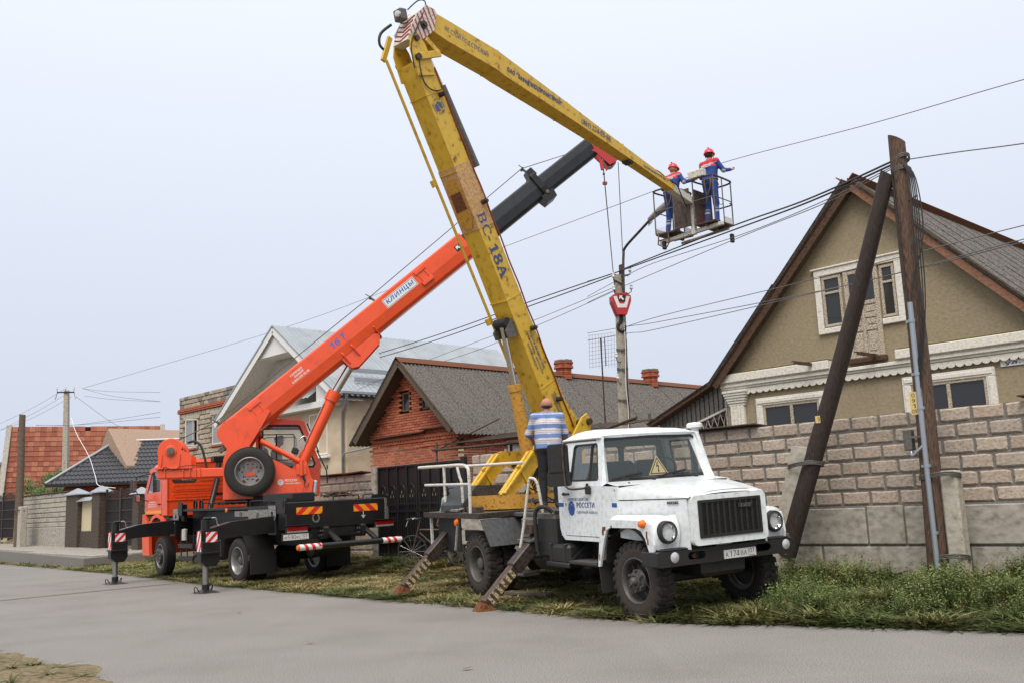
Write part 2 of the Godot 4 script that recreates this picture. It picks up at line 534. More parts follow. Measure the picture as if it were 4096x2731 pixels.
	for k in 5:
		var w: Array = [[0.41,0.34,0.285],[0.46,0.385,0.325],[0.50,0.43,0.365],[0.43,0.37,0.32],[0.47,0.385,0.325]][k]
		m = mat("block_%d" % k,lin(w[0],w[1],w[2]),0.95)
		skin(m,tex(40+k,0.05,[[0.0,Color(0.55,0.52,0.5)],[0.3,Color(0.85,0.83,0.8)],[0.6,grey(1.0)],[1.0,Color(1.1,1.08,1.05)]],512,6),0.8,true,grain,0.5)
	m = mat("mortar",lin(0.246,0.235,0.218),0.95)
	skin(m,tex(46,0.06,[[0.0,Color(0.6,0.58,0.56)],[0.5,grey(0.9)],[1.0,grey(1.0)]],512,6),0.9,true,grain,0.5)
	m = mat("concrete",lin(0.398,0.375,0.338),0.92)
	skin(m,tex(47,0.03,[[0.0,Color(0.6,0.58,0.55)],[0.35,Color(0.86,0.85,0.83)],[0.7,grey(1.0)],[1.0,grey(1.0)]],512,6),0.5,true,fine,0.25)
	m = mat("pale_concrete",lin(0.478,0.457,0.413),0.92)
	skin(m,tex(48,0.03,[[0.0,Color(0.62,0.6,0.56)],[0.4,Color(0.9,0.88,0.85)],[1.0,grey(1.0)]],512,6),0.6,true,fine,0.2)
	for k in 5:
		var w: Array = [[0.46,0.135,0.075],[0.52,0.16,0.09],[0.38,0.105,0.06],[0.55,0.19,0.105],[0.48,0.145,0.08]][k]
		m = mat("brick_%d" % k,lin(w[0],w[1],w[2]),0.92)
		skin(m,dusty,0.8,true)
	m = mat("brick_joint",lin(0.374,0.272,0.212),0.95)
	skin(m,dusty,0.8,true)
	m = mat("beige_wall",lin(0.672,0.558,0.402),0.9)
	skin(m,cloudy,0.2,true)
	m = mat("white_siding",lin(0.720,0.732,0.732),0.6)
	m = mat("white_render",lin(0.650,0.657,0.637),0.9)
	skin(m,cloudy,0.4,true)
	m = mat("zinc_roof",lin(0.345,0.385,0.420),0.42,0.25)
	skin(m,cloudy,0.15,true)
	m = mat("zinc",lin(0.36,0.38,0.40),0.4,0.5)
	for k in 3:
		var w: Array = [[0.46,0.40,0.32],[0.52,0.455,0.365],[0.40,0.34,0.27]][k]
		m = mat("sand_block_%d" % k,lin(w[0],w[1],w[2]),0.95)
		skin(m,dusty,0.5,true)
	for k in 3:
		var w: Array = [[0.27,0.085,0.05],[0.22,0.065,0.04],[0.32,0.12,0.07]][k]
		m = mat("roof_tile_%d" % k,lin(w[0],w[1],w[2]),0.9)
		skin(m,dusty,0.5,true)
	m = mat("dark_tile",lin(0.042,0.042,0.048),0.38)
	m = mat("brown_pier",lin(0.085,0.062,0.048),0.75)
	skin(m,tex(53,0.05,[[0.0,Color(0.55,0.5,0.45)],[0.5,grey(0.9)],[1.0,Color(1.2,1.15,1.1)]],256,6),0.8,true,grain,0.3)
	m = mat("black_gate",lin(0.011,0.011,0.012),0.42)
	m = mat("brown_gate",lin(0.028,0.022,0.019),0.5)
	m = mat("gold",lin(0.42,0.33,0.16),0.4,0.5)
	m = mat("cream_panel",lin(0.552,0.480,0.324),0.8)
	m = mat("pole_wood",lin(0.128,0.083,0.060),0.85)
	var bark:=tex(54,0.05,[[0.0,Color(0.30,0.26,0.24)],[0.35,Color(0.66,0.6,0.56)],[0.6,Color(0.95,0.92,0.9)],[1.0,Color(1.7,1.6,1.5)]],512,6)
	skin(m,bark,1.0,false,fine,0.25)
	m.uv1_scale = Vector3(3.0,0.25,3.0)
	m = mat("pole_dark",lin(0.042,0.029,0.024),0.75)
	skin(m,bark,1.0,false,fine,0.2)
	m.uv1_scale = Vector3(3.0,0.25,3.0)
	m = mat("pole_grey_wood",lin(0.17,0.135,0.105),0.9)
	skin(m,bark,1.0,false,fine,0.25)
	m.uv1_scale = Vector3(3.0,0.25,3.0)
	m = mat("galvanised",lin(0.33,0.37,0.42),0.35,0.5)
	m = mat("porcelain",lin(0.62,0.60,0.57),0.2)
	m = mat("label_yellow",lin(0.60,0.45,0.17),0.5)
	m = mat("grey_bag",lin(0.27,0.27,0.26),0.5)
	m = mat("asphalt",lin(0.302,0.291,0.280),0.93)
	var stones:=tex(61,0.13,[[0.0,Color(0.52,0.50,0.49)],[0.35,Color(0.80,0.78,0.77)],[0.65,grey(0.97)],[0.85,Color(1.08,1.05,1.02)],[1.0,Color(1.45,1.42,1.38)]],1024,3)
	skin(m,stones,0.42,true,tex(62,0.13,[],1024,3),0.9)
	m.detail_enabled = true
	m.detail_blend_mode = BaseMaterial3D.BLEND_MODE_MUL
	m.detail_albedo = tex(63,0.008,[[0.0,Color(0.90,0.895,0.89)],[0.5,Color(0.97,0.968,0.965)],[1.0,grey(1.0)]],512,5)
	m.detail_uv_layer = BaseMaterial3D.DETAIL_UV_2
	m.uv2_triplanar = true
	m.uv2_world_triplanar = true
	m.uv2_scale = Vector3.ONE*0.11
	m = mat("soil",lin(0.196,0.150,0.093),0.98)
	skin(m,tex(64,0.03,[[0.0,Color(0.55,0.62,0.45)],[0.35,Color(0.8,0.82,0.7)],[0.55,Color(1.0,0.98,0.92)],[0.8,Color(1.25,1.2,1.15)],[1.0,Color(1.6,1.6,1.6)]],1024,6),0.33,true,grain,1.2)
	m = mat("verge_grit",lin(0.210,0.189,0.161),0.97)
	skin(m,stones,0.6,true,grain,1.0)
	m = mat("paving",lin(0.34,0.325,0.30),0.9)
	skin(m,dusty,0.4,true,fine,0.1)
	m = mat("stone",lin(0.338,0.319,0.293),0.9)
	skin(m,dusty,2.0,false,fine,0.3)
	for w in [["grass",0.9],["leaf",0.75]]:
		m = mat(w[0],Color(1,1,1),w[1])
		m.vertex_color_use_as_albedo = true
		m.backlight_enabled = true
		m.backlight = Color(0.5,0.55,0.3)
	m = mat("bark_brown",lin(0.08,0.06,0.045),0.95)
	m = mat("body",Color(1,1,1),0.8)
	m.vertex_color_use_as_albedo = true
	m = mat("helmet_red",lin(0.62,0.025,0.04),0.25)
	m = mat("cap_dark",lin(0.045,0.055,0.07),0.9)
	m = mat("cap_blue",lin(0.05,0.10,0.24),0.9)
	m = mat("strap_tan",lin(0.16,0.095,0.05),0.8)
	m = mat("tape_grey",lin(0.42,0.42,0.43),0.4)
const EDGE_S:=[-20.0,0.0,3.9,5.36,7.72,11.17,14.9,20.4,29.8,43.5,60.0,120.0]
const EDGE_V:=[13.0,11.2,10.63,10.32,9.53,9.79,10.0,10.34,11.6,12.6,13.8,18.0]
var bumps:=FastNoiseLite.new()
func table(xs: Array,ys: Array,x: float) -> float:
	if x<=xs[0]: return ys[0]
	for i in xs.size() - 1:
		if x < xs[i+1]: return lerpf(ys[i],ys[i+1],(x - xs[i])/(xs[i+1] - xs[i]))
	return ys[ys.size() - 1]
func edge_at(s: float) -> float:
	return table(EDGE_S,EDGE_V,s)+0.09*bumps.get_noise_2d(s*90.0,7.0)+0.05*bumps.get_noise_2d(s*420.0,3.0)
func ground_y(s: float,v: float) -> float:
	var f:=v - table(EDGE_S,EDGE_V,s)
	var y:=0.0
	if f > 0.0:
		var hw:=table([0.0,8.0,12.0,18.0,27.0,36.0,44.0,60.0,90.0],[0.38,0.36,0.30,0.36,0.42,0.5,0.66,0.9,1.2],s)
		y = 0.03*minf(f,2.5)+(hw - 0.075)*smoothstep(2.0,4.2,f)
		if s < 7.0: y+=0.16*smoothstep(7.0,4.5,s)*smoothstep(0.6,2.0,f)
		y+=0.02*bumps.get_noise_2d(s*40.0,v*40.0)*minf(f,1.0)
		y-=0.012*smoothstep(0.25,0.0,f)
	elif v < 4.6 and v > -6.0:
		y = 0.015+0.03*bumps.get_noise_2d(s*30.0,v*30.0)
		y = lerpf(-0.02,y,smoothstep(4.5,3.6,v+0.35*bumps.get_noise_2d(s*60.0,50.0)))
	else:
		y = -0.03
	return y
func make_ground() -> void:
	var m:=MB.new()
	var ss:=[]
	var x:=-8.0
	while x < 60.0:
		ss.append(x); x+=0.25 if x < 32.0 else 0.6
	for q in [62.0,66,72,80,90,105,130,170,230,320]: ss.append(float(q))
	for q in [-10.0,-14,-20,-30,-45,-70,-120,-200]: ss.push_front(float(q))
	var vs:=[]
	x = -4.0
	while x < 22.0:
		vs.append(x); x+=0.16 if x > 8.6 and x < 15.0 else 0.4
	for q in [24.0,28,34,42,55,75,100,140,200,300]: vs.append(float(q))
	for q in [-6.0,-10,-16,-25,-40,-70,-120,-200]: vs.push_front(float(q))
	var rows:=[]
	for v in vs:
		var r:=PackedVector3Array()
		for s in ss: r.append(P(s,ground_y(s,v),v))
		rows.append(r)
	m.grid(rows,UP)
	solo("ground","","",m,M.soil,I3,"","structure")
	m = MB.new()
	rows = [PackedVector3Array(),PackedVector3Array(),PackedVector3Array(),PackedVector3Array()]
	var s:=-60.0
	while s < 110.0:
		var far:=edge_at(s) if s > -3.0 and s < 60.0 else table(EDGE_S,EDGE_V,s)
		var near:=3.75+0.25*bumps.get_noise_2d(s*55.0,90.0)+0.12*bumps.get_noise_2d(s*300.0,95.0)
		if s < 11.5: near-=(11.5 - s)*0.1
		rows[0].append(P(s,-0.012,near - 0.02))
		rows[1].append(P(s,0.006,near+0.12))
		rows[2].append(P(s,0.006,far - 0.08))
		rows[3].append(P(s,-0.014,far+0.02))
		s+=0.12 if s > -3.0 and s < 45.0 else 1.5
	m.grid(rows,UP,true)
	solo("road","","",m,M.asphalt,I3,"","structure")
	m = MB.new()
	var ra:=PackedVector3Array()
	var rb:=PackedVector3Array()
	for i in 40:
		var t:=i/39.0
		var a:=lerp3(P(21.6,0.011,6.0),P(22.35,0.011,10.3),t)
		var w:=0.13+0.05*bumps.get_noise_1d(i*60.0)
		ra.append(a - ALONG*w); rb.append(a+ALONG*w)
	m.grid([ra,rb],UP)
	solo("road_seam","","",m,M.verge_grit,I3,"","structure")
	var drive:=Node3D.new()
	drive.name = "paving"
	drive.set_meta("kind","structure")
	drive.transform = street(38,0,12.4)
	add_child(drive)
	m = MB.new()
	var line:=func(s_: float) -> float: return 0.08+(s_ - 33.6)*0.012
	m.loft([[V(14.5,0.0,0.9),V(14.5,0.62,0.9),V(14.5,0.66,3.0),V(14.5,0.0,3.0)],[V(-4.6,-0.2,-0.2),V(-4.6,0.34,-0.2),V(-4.6,0.42,3.0),V(-4.6,-0.2,3.0)]])
	part(drive,"bed",m,M.mortar)
	var slab:=MB.new()
	slab.box(V(0.585,0.05,0.385),I3,0.006)
	var slab_mesh:=slab.mesh(M.paving)
	for i in 31:
		for j in 8:
			var sx:=-4.25+i*0.6+(0.3 if j % 2 else 0.0)
			if j < 1+int(sx*0.2): continue
			var k:=(sx+4.6)/19.1
			var y0:=lerpf(0.34,0.62,k)
			var y1:=lerpf(0.42,0.66,k)
			var z:=-0.0+j*0.4
			var z0:=lerpf(-0.2,0.9,k)
			if z < z0+0.2: continue
			var y:=lerpf(y0,y1,(z - z0)/(3.0 - z0))
			put(drive,"slab",slab_mesh,Transform3D(Basis(V(0,0,1),0.012),V(sx,y+0.012+rng.randf_range(0,0.006),z)))
	m = MB.new()
	for i in 12:
		var a:=V(14.6+0.0 - i*0.0+i*1.0,0.66,2.9 - 0.06*i)
		m.bar(a,a+V(0.98,0.02,-0.06),0.12,0.2,UP,0.01)
	part(drive,"kerb",m,M.pale_concrete)
func rough_block(size: Vector3, seed_: int, jag: float) -> MB:
	var r:=RandomNumberGenerator.new()
	r.seed = seed_
	var m:=MB.new()
	var h:=size/2.0
	var b:=0.02
	var front:=[]
	var ring:=[]
	var back:=[]
	var nseg:=5
	for side in 4:
		for i in nseg:
			var t:=float(i)/nseg
			var c: Array = [[-1,-1],[1,-1],[1,1],[-1,1]]
			var p0: Array = c[side]
			var p1: Array = c[(side+1) % 4]
			var x:=lerpf(p0[0],p1[0],t)*h.x
			var y:=lerpf(p0[1],p1[1],t)*h.y
			var j:=r.randf_range(0.0,jag)*(2.2 if i==0 else 1.0)
			var kx:=x - signf(x)*j*(1.0 if absf(x) > h.x*0.98 else 0.0)
			var ky:=y - signf(y)*j*(1.0 if absf(y) > h.y*0.98 else 0.0)
			front.append(V(kx - signf(kx)*b*(1.0 if absf(x) > h.x*0.9 else 0.0),ky - signf(ky)*b*(1.0 if absf(y) > h.y*0.9 else 0.0),-h.z - r.randf_range(0,0.004)))
			ring.append(V(kx,ky,-h.z+b*r.randf_range(0.7,1.3)))
			back.append(V(kx,ky,h.z))
	m.loft([front,ring,back])
	return m
func block_wall(node: Node3D,s0: float,s1: float,y0: float,rows: int,pitch_y: float,pitch_s: float,depth: float,mats: Array,called:="block",jag:=0.008,skip = null) -> void:
	var kinds:=[]
	for k in mats.size():
		for q in 2:
			kinds.append(rough_block(V(pitch_s - 0.022,pitch_y - 0.022,0.16),100+k*7+q*3,jag).mesh(M[mats[k]]))
	var r:=RandomNumberGenerator.new()
	r.seed = int(s0*100)+rows
	for j in rows:
		var x:=s0+(pitch_s/2.0 if j % 2 else 0.0)+r.randf_range(-0.03,0.03)
		var first:=true
		while x < s1 - 0.03:
			var a:=x if not first else s0
			var w:=minf(pitch_s,s1 - x)
			if first and j % 2: w = pitch_s/2.0; a = s0; x = s0
			first = false
			var c:=V(x+w/2.0,y0+(j+0.5)*pitch_y,0.08 - r.randf_range(0,0.01))
			if skip==null or not skip.call(c.x,c.y):
				var sc:=(w - 0.022)/(pitch_s - 0.022)
				if sc > 0.12:
					put(node,called,kinds[r.randi() % kinds.size()],Transform3D(Basis(V(0,0,1),r.randf_range(-0.008,0.008)).scaled_local(V(sc*r.randf_range(0.985,1.0),r.randf_range(0.96,1.0),1)),c))
			x+=w
func make_walls() -> void:
	var o:=thing("block_wall","long cinder block wall on a concrete base behind the white truck","wall",street(2.0,0.0,13.25))
	block_wall(o,0.0,13.2,1.26,6,0.211,0.425,0.2,["block_0","block_1","block_2","block_3","block_4"])
	var m:=MB.new()
	m.span(V(0,1.2,0.018),V(13.2,2.512,0.2))
	part(o,"mortar",m,M.mortar)
	m = MB.new()
	var x:=-0.4
	var k:=0
	for w in [1.5,1.22,1.9,0.55,2.4,2.2,2.4,2.4]:
		var q:=MB.new()
		q.span(V(x+0.012,0.725,-0.04),V(x+w - 0.012,1.235+0.02*(k % 2),0.3),0.015)
		part(o,"base_block",q,M.concrete)
		x+=w; k+=1
	x = -0.8
	for w in [1.9,2.3,2.1,2.4,1.2,2.4,2.0]:
		var q:=MB.new()
		q.span(V(x+0.015,-0.3,-0.02),V(x+w - 0.015,0.70,0.3),0.02)
		part(o,"base_block",q,M.concrete)
		x+=w
	m.span(V(-0.5,-0.3,0.0),V(13.2,1.26,0.28))
	part(o,"base_mortar",m,M.mortar)
	for w in [[6.4,7.9,0.03],[7.75,8.4,0.05],[-0.3,2.55,0.04]]:
		m = MB.new()
		m.box(V(w[1] - w[0],0.02,0.42),Transform3D(Basis(V(1,0,0),0.05),V((w[0]+w[1])/2,2.52+w[2],0.08)),0.004)
		part(o,"capping",m,M.brown_steel)
	var e:=thing("block_wall","short return of the block wall at the frame's right edge","wall",street(2.4,0.0,13.2)*Transform3D(Basis(UP,deg_to_rad(-14)),V(0,0,0)))
	block_wall(e,-3.2,-0.02,0.3,11,0.205,0.4,0.2,["block_2","block_1","concrete"])
	m = MB.new()
	m.span(V(-3.2,0.0,0.018),V(-0.02,2.53,0.2))
	part(e,"mortar",m,M.concrete)
	o = thing("block_wall","pale block wall between the crane truck and the black gate","wall",street(19.4,0.3,14.6))
	block_wall(o,0.1,6.6,0.0,10,0.213,0.42,0.2,["block_2","block_1","block_4","concrete"])
	m = MB.new()
	m.span(V(0.1,-0.4,0.018),V(6.6,2.13,0.2))
	part(o,"mortar",m,M.concrete)
	m = MB.new()
	for i in 6: m.box(V(0.9,0.03,0.34),Transform3D(Basis(V(1,0,0),0.08)*Basis(V(0,0,1),0.03*(i % 3 - 1)),V(2.0+i*0.75,2.17,0.08)),0.004)
	part(o,"capping",m,M.rust)
	var g:=thing("metal_gate","tall black sheet metal gate with arched ornaments and gold tips","gate",street(16.0,0.42,13.75))
	for leaf in 2:
		var x0:=0.12+leaf*1.55
		m = MB.new()
		m.span(V(x0,0.02,0.02),V(x0+1.5,2.06,0.035),0.004)
		var sheet:=part(g,"leaf",m,M.black_gate)
		m = MB.new()
		for y in [0.05,0.35,1.02,1.18,2.05]: m.span(V(x0,y - 0.025,-0.02),V(x0+1.5,y+0.025,0.02),0.006)
		for i in 5: m.span(V(x0+i*0.365,0.02,-0.022),V(x0+i*0.365+0.04,2.06,0.02),0.006)
		part(sheet,"frame",m,M.black_gate)
		m = MB.new()
		var tips:=MB.new()
		for i in 4:
			var cx:=x0+0.2+i*0.365
			var pts:=[]
			for q in 13:
				var a:=PI*q/12.0
				pts.append(V(cx+cos(a)*0.12,1.5+sin(a)*0.13,-0.02))
			pts.push_front(V(cx+0.12,1.02,-0.02)); pts.append(V(cx - 0.12,1.02,-0.02))
			m.tube(pts,0.011,6)
			for w in [[-0.05,1.34],[0.0,1.44],[0.05,1.34]]:
				m.cyl(V(cx+w[0],1.02,-0.015),V(cx+w[0],w[1],-0.015),0.006,6)
				tips.cyl(V(cx+w[0],w[1],-0.015),V(cx+w[0],w[1]+0.07,-0.015),0.009,6,0.003)
			for q in 4: m.cyl(V(cx - 0.12+q*0.08,0.38,-0.012),V(cx - 0.12+q*0.08,1.0,-0.012),0.007,6)
		part(sheet,"ornament",m,M.black_gate)
		part(sheet,"tip",tips,M.gold)
	m = MB.new()
	m.span(V(0.0,-0.2,-0.03),V(0.12,2.14,0.08),0.008)
	part(g,"post",m,M.black_gate)
	m = MB.new()
	m.span(V(3.24,-0.2,-0.03),V(3.4,2.1,0.1),0.008)
	part(g,"post",m,M.concrete)
	lettering(g,"28",M.gold,Transform3D(Basis(V(-1,0,0),UP,V(0,0,-1)),V(0.45,1.95,-0.025)),0.13,0.08)
	m = MB.new()
	m.span(V(-0.62,-0.2,-0.02),V(-0.5,2.1,0.06),0.006)
	solo("gate_post","thin black post standing beside the block wall end","post",m,M.black_gate,street(15.85,0.36,13.4))
func corrugated(w: float,l: float,pitch: float,amp: float,thick:=0.006,flatness:=0.0) -> MB:
	var m:=MB.new()
	var k:=int(round(w/pitch))*6
	var a:=PackedVector3Array()
	var b:=PackedVector3Array()
	var a2:=PackedVector3Array()
	var b2:=PackedVector3Array()
	for i in k+1:
		var x:=w*i/k
		var y:=amp*cos(TAU*x/pitch)
		if flatness > 0.0: y = amp*clampf(cos(TAU*x/pitch)*4.0,-1.0,1.0)
		a.append(V(x,y,0)); b.append(V(x,y,l))
		a2.append(V(x,y - thick,l)); b2.append(V(x,y,l))
	m.grid([a,b],UP,flatness<=0.0)
	m.grid([b2,a2],V(0,0,1))
	return m
func slate_roof(node: Node3D,ridge: Vector3,along: Vector3,length: float,down: Vector3,slope_len: float,up: Vector3,seed_: int) -> void:
	var rows:=int(ceil(slope_len/1.55))
	var cols:=int(ceil(length/1.05))
	var lr:=slope_len/rows+0.12
	var lc:=length/cols
	var sheet:=corrugated(lc+0.02,lr,(lc+0.02)/7.0,0.027,0.008).mesh(M.slate)
	var r:=RandomNumberGenerator.new()
	r.seed = seed_
	for i in rows:
		for j in cols:
			var o:=ridge+along*(lc*j)+down*(slope_len/rows*i)+up*(0.03+0.018 - 0.012*(i % 2)+r.randf_range(0,0.006))
			var bs:=Basis(along,up,along.cross(up))
			if bs.z.dot(down) < 0: bs = Basis(-along,up,(-along).cross(up)); o+=along*lc
			bs = bs*Basis(V(1,0,0),0.012)
			put(node,"roof_sheet",sheet,Transform3D(bs,o))
func window_at(node: Node3D,s0: float,s1: float,y0: float,y1: float,z: float,trim: float,frame: Material,surround: Material,mull: Array,glass: Material = null,called:="window") -> Node3D:
	var w:=Node3D.new()
	w.name = called
	node.add_child(w,true)
	var m:=MB.new()
	if trim > 0.0:
		for q in [[s0 - trim,s1+trim,y1,y1+trim],[s0 - trim,s0,y0,y1],[s1,s1+trim,y0,y1]]:
			m.span(V(q[0],q[2],z - 0.05),V(q[1],q[3],z+0.02),0.012)
			var k:=trim*0.25
			m.span(V(q[0]+k*(0.0 if q[0]==s0 else 1.0),q[2]+(k if q[2]==y1 else 0.0),z - 0.07),V(q[1] - k,q[3] - (k if q[2]==y1 else 0.0),z - 0.04),0.01)
		m.span(V(s0 - trim,y0 - trim*0.8,z - 0.08),V(s1+trim,y0,z+0.02),0.012)
		part(w,"surround",m,surround)
	m = MB.new()
	var f:=0.055
	for q in [[s0,s1,y1 - f,y1],[s0,s1,y0,y0+f],[s0,s0+f,y0+f,y1 - f],[s1 - f,s1,y0+f,y1 - f]]:
		m.span(V(q[0],q[2],z - 0.028),V(q[1],q[3],z+0.03),0.006)
	for x in mull: m.span(V(x - 0.035,y0+f,z - 0.03),V(x+0.035,y1 - f,z+0.03),0.006)
	part(w,"frame",m,frame)
	m = MB.new()
	m.span(V(s0+f*0.5,y0+f*0.5,z+0.006),V(s1 - f*0.5,y1 - f*0.5,z+0.012))
	part(w,"pane",m,glass if glass else M.pane_dark)
	return w
func gable_body(node: Node3D,sl: float,sr: float,y0: float,yl: float,apex: Vector2,z0: float,z1: float,material: Material,called:="wall") -> void:
	var m:=MB.new()
	m.ext(pv([sr,y0,sl,y0,sl,yl,apex.x,apex.y,sr,yl]),z0,z1)
	part(node,called,m,material)
func stucco_house() -> void:
	var o:=thing("stucco_house","tan stucco house with steep gable, slate roof and white cornice","house",street(9.4,0.3,19.03))
	var off:=Transform3D(Basis(),V(-9.4,-0.3,0))
	var h:=Node3D.new()
	h.free()
	var before:=o.get_child_count()
	gable_body(o,12.85,5.85,0.0,4.2,Vector2(9.35,7.72),0.0,11.5,M.stucco)
	var m:=MB.new()
	for q in [[10.16,12.92],[5.8,8.71]]:
		var c:=MB.new()
		c.span(V(q[0],4.03,-0.2),V(q[1],4.22,0.0),0.015)
		c.span(V(q[0],4.0,-0.14),V(q[1],4.035,0.0),0.01)
		part(o,"cornice",c,M.white_trim)
		c = MB.new()
		c.span(V(q[0],4.22,-0.19),V(q[1] - 0.05,4.245,0.0),0.01)
		part(o,"moss_strip",c,M.moss_trim)
	m.span(V(5.8,3.93,-0.15),V(12.92,4.0,0.0),0.01)
	m.span(V(5.8,3.88,-0.11),V(12.92,3.93,0.0),0.01)
	m.span(V(5.8,3.84,-0.075),V(12.92,3.88,0.0),0.01)
	part(o,"cornice_moulding",m,M.white_trim)
	m = MB.new()
	var poly:=pv([12.3,3.86,5.8,3.86])
	var x:=5.8
	while x < 12.28:
		for i in 5:
			var a:=PI*i/5.0
			poly.append(Vector2(x+0.08 - cos(a)*0.08,3.79 - sin(a)*0.055))
		x+=0.163
	m.ext(poly,-0.09,-0.075)
	part(o,"scalloped_edge",m,M.white_trim)
	m = MB.new()
	m.span(V(12.36,0.3,-0.09),V(12.72,3.5,0.0),0.01)
	for i in 4: m.span(V(12.375+i*0.09,0.4,-0.115),V(12.435+i*0.09,3.5,-0.08),0.012)
	part(o,"pilaster",m,M.white_trim)
	m = MB.new()
	for i in 6: m.span(V(12.33 - i*0.02,3.5+i*0.058,-0.1 - 0.02*i),V(12.75+i*0.02,3.555+i*0.058,0.0),0.01)
	part(o,"capital",m,M.white_trim)
	m = MB.new()
	for q in [[8.46,10.38,6.03,6.17],[10.24,10.38,4.78,6.03],[8.46,8.6,4.78,6.03],[9.74,10.24,4.78,4.9],[8.6,8.95,4.78,4.9]]:
		m.span(V(q[0],q[2],-0.07),V(q[1],q[3],0.0),0.012)
	m.span(V(8.4,6.17,-0.1),V(10.44,6.21,0.0),0.01)
	part(o,"gable_surround",m,M.white_trim)
	for q in [[9.78,10.22],[8.62,8.93]]:
		var w:=window_at(o,q[0],q[1],4.92,6.0,-0.02,0.0,M.flaked_wood,M.white_trim,[])
		m = MB.new()
		m.span(V(q[0]+0.03,5.62,-0.05),V(q[1] - 0.03,5.67,0.0),0.005)
		part(w,"transom",m,M.flaked_wood)
	var d:=Node3D.new()
	d.name = "door"
	o.add_child(d,true)
	m = MB.new()
	m.span(V(8.97,4.18,-0.03),V(9.72,6.02,0.0),0.006)
	for s in [[8.97,9.07],[9.32,9.38],[9.62,9.72]]: m.span(V(s[0],4.18,-0.055),V(s[1],6.02,-0.03),0.006)
	for y in [4.18,4.72,4.98,5.26,5.94]:
		for s in [[9.075,9.315],[9.385,9.615]]: m.span(V(s[0],y,-0.05),V(s[1],y+0.08,-0.03),0.006)
	for s in [[9.12,9.28],[9.42,9.58]]:
		for y in [[4.3,4.68],[4.84,4.95],[5.1,5.22]]: m.span(V(s[0],y[0],-0.045),V(s[1],y[1],-0.03),0.008)
	part(d,"door_leaf",m,M.flaked_wood)
	m = MB.new()
	for s in [[9.08,9.31],[9.39,9.61]]: m.span(V(s[0],5.35,-0.038),V(s[1],5.93,-0.03))
	part(d,"pane",m,M.pane_dark)
	m = MB.new()
	m.span(V(8.93,4.06,-0.13),V(9.78,4.18,0.0),0.02)
	part(d,"threshold",m,M.board_brown)
	for s in [10.55,9.15]:
		m = MB.new()
		m.bar(V(s,4.2,0.0),V(s+0.05,4.2,-0.85),0.06,0.015,UP)
		m.bar(V(s - 0.03,4.17,0.0),V(s+0.02,4.17,-0.85),0.015,0.07,UP)
		part(o,"balcony_beam",m,M.brown_steel)
	window_at(o,10.53,11.9,2.2,3.44,-0.01,0.17,M.flaked_wood,M.white_trim,[11.2])
	window_at(o,7.08,8.52,2.2,3.5,-0.01,0.17,M.flaked_wood,M.white_trim,[7.8])
	for q in [[9.27,7.86,12.98,4.05,"board_brown","board_brown"],[9.27,7.86,5.7,4.22,"board_pink","board_grey"]]:
		for k in 2:
			m = MB.new()
			var a:=V(q[0],q[1] - 0.09 - k*0.0,-0.27)
			var b:=V(q[2],q[3] - 0.09,-0.27)
			var nn:=(b - a).normalized().cross(V(0,0,1))
			if nn.y > 0: nn = -nn
			if k==0: m.bar(a,b,0.03,0.15,-nn,0.004)
			else: m.bar(a - nn*0.13,b - nn*0.13,0.05,0.09,-nn,0.004)
			part(o,"bargeboard",m,M[q[4+k]])
		m = MB.new()
		var a2:=V(q[0],q[1] - 0.1,0)
		var b2:=V(q[2],q[3] - 0.1,0)
		m.quad(a2+V(0,0,-0.25),b2+V(0,0,-0.25),b2+V(0,0,0.02),a2+V(0,0,0.02),-UP)
		m.quad(a2+V(0,0.05,-0.25),b2+V(0,0.05,-0.25),b2+V(0,0.05,11.6),a2+V(0,0.05,11.6),UP)
		part(o,"roof_boards",m,M.board_grey)
	var r:=V(9.31,7.86,-0.36)
	var dr:=(V(5.65,4.2,-0.36) - r)
	slate_roof(o,r,V(0,0,1),12.0,dr.normalized(),dr.length(),V(0.7,0.72,0).normalized()*V(-1,1,1),5)
	var dl:=(V(13.0,4.08,-0.36) - r)
	slate_roof(o,r,V(0,0,1),12.0,dl.normalized(),dl.length(),V(0.715,0.7,0).normalized(),6)
	m = MB.new()
	m.bar(r+V(0.1,0.03,0.0),r+V(0.1,0.03,12.0),0.26,0.02,V(-0.7,0.7,0))
	m.bar(r+V(-0.1,0.03,0.0),r+V(-0.1,0.03,12.0),0.26,0.02,V(0.7,0.7,0))
	part(o,"ridge_cap",m,M.rust)
	for c in o.get_children().slice(before): c.transform = off*c.transform
	var sg:=thing("street_sign","white street name plate on the tan house wall","sign",Transform3D(Basis(-ALONG,UP,-ACROSS),P(6.15,3.7,19.0)))
	pbox(sg,"plate",V(-0.65,-0.06,-0.01),V(0.62,0.055,0.0),M.plate_white,0.003)
	lettering(sg,"ул. Дружбы",M.navy_letter,Transform3D(Basis(),V(0.0,-0.005,0.003)),1.14,0.085,true,false)
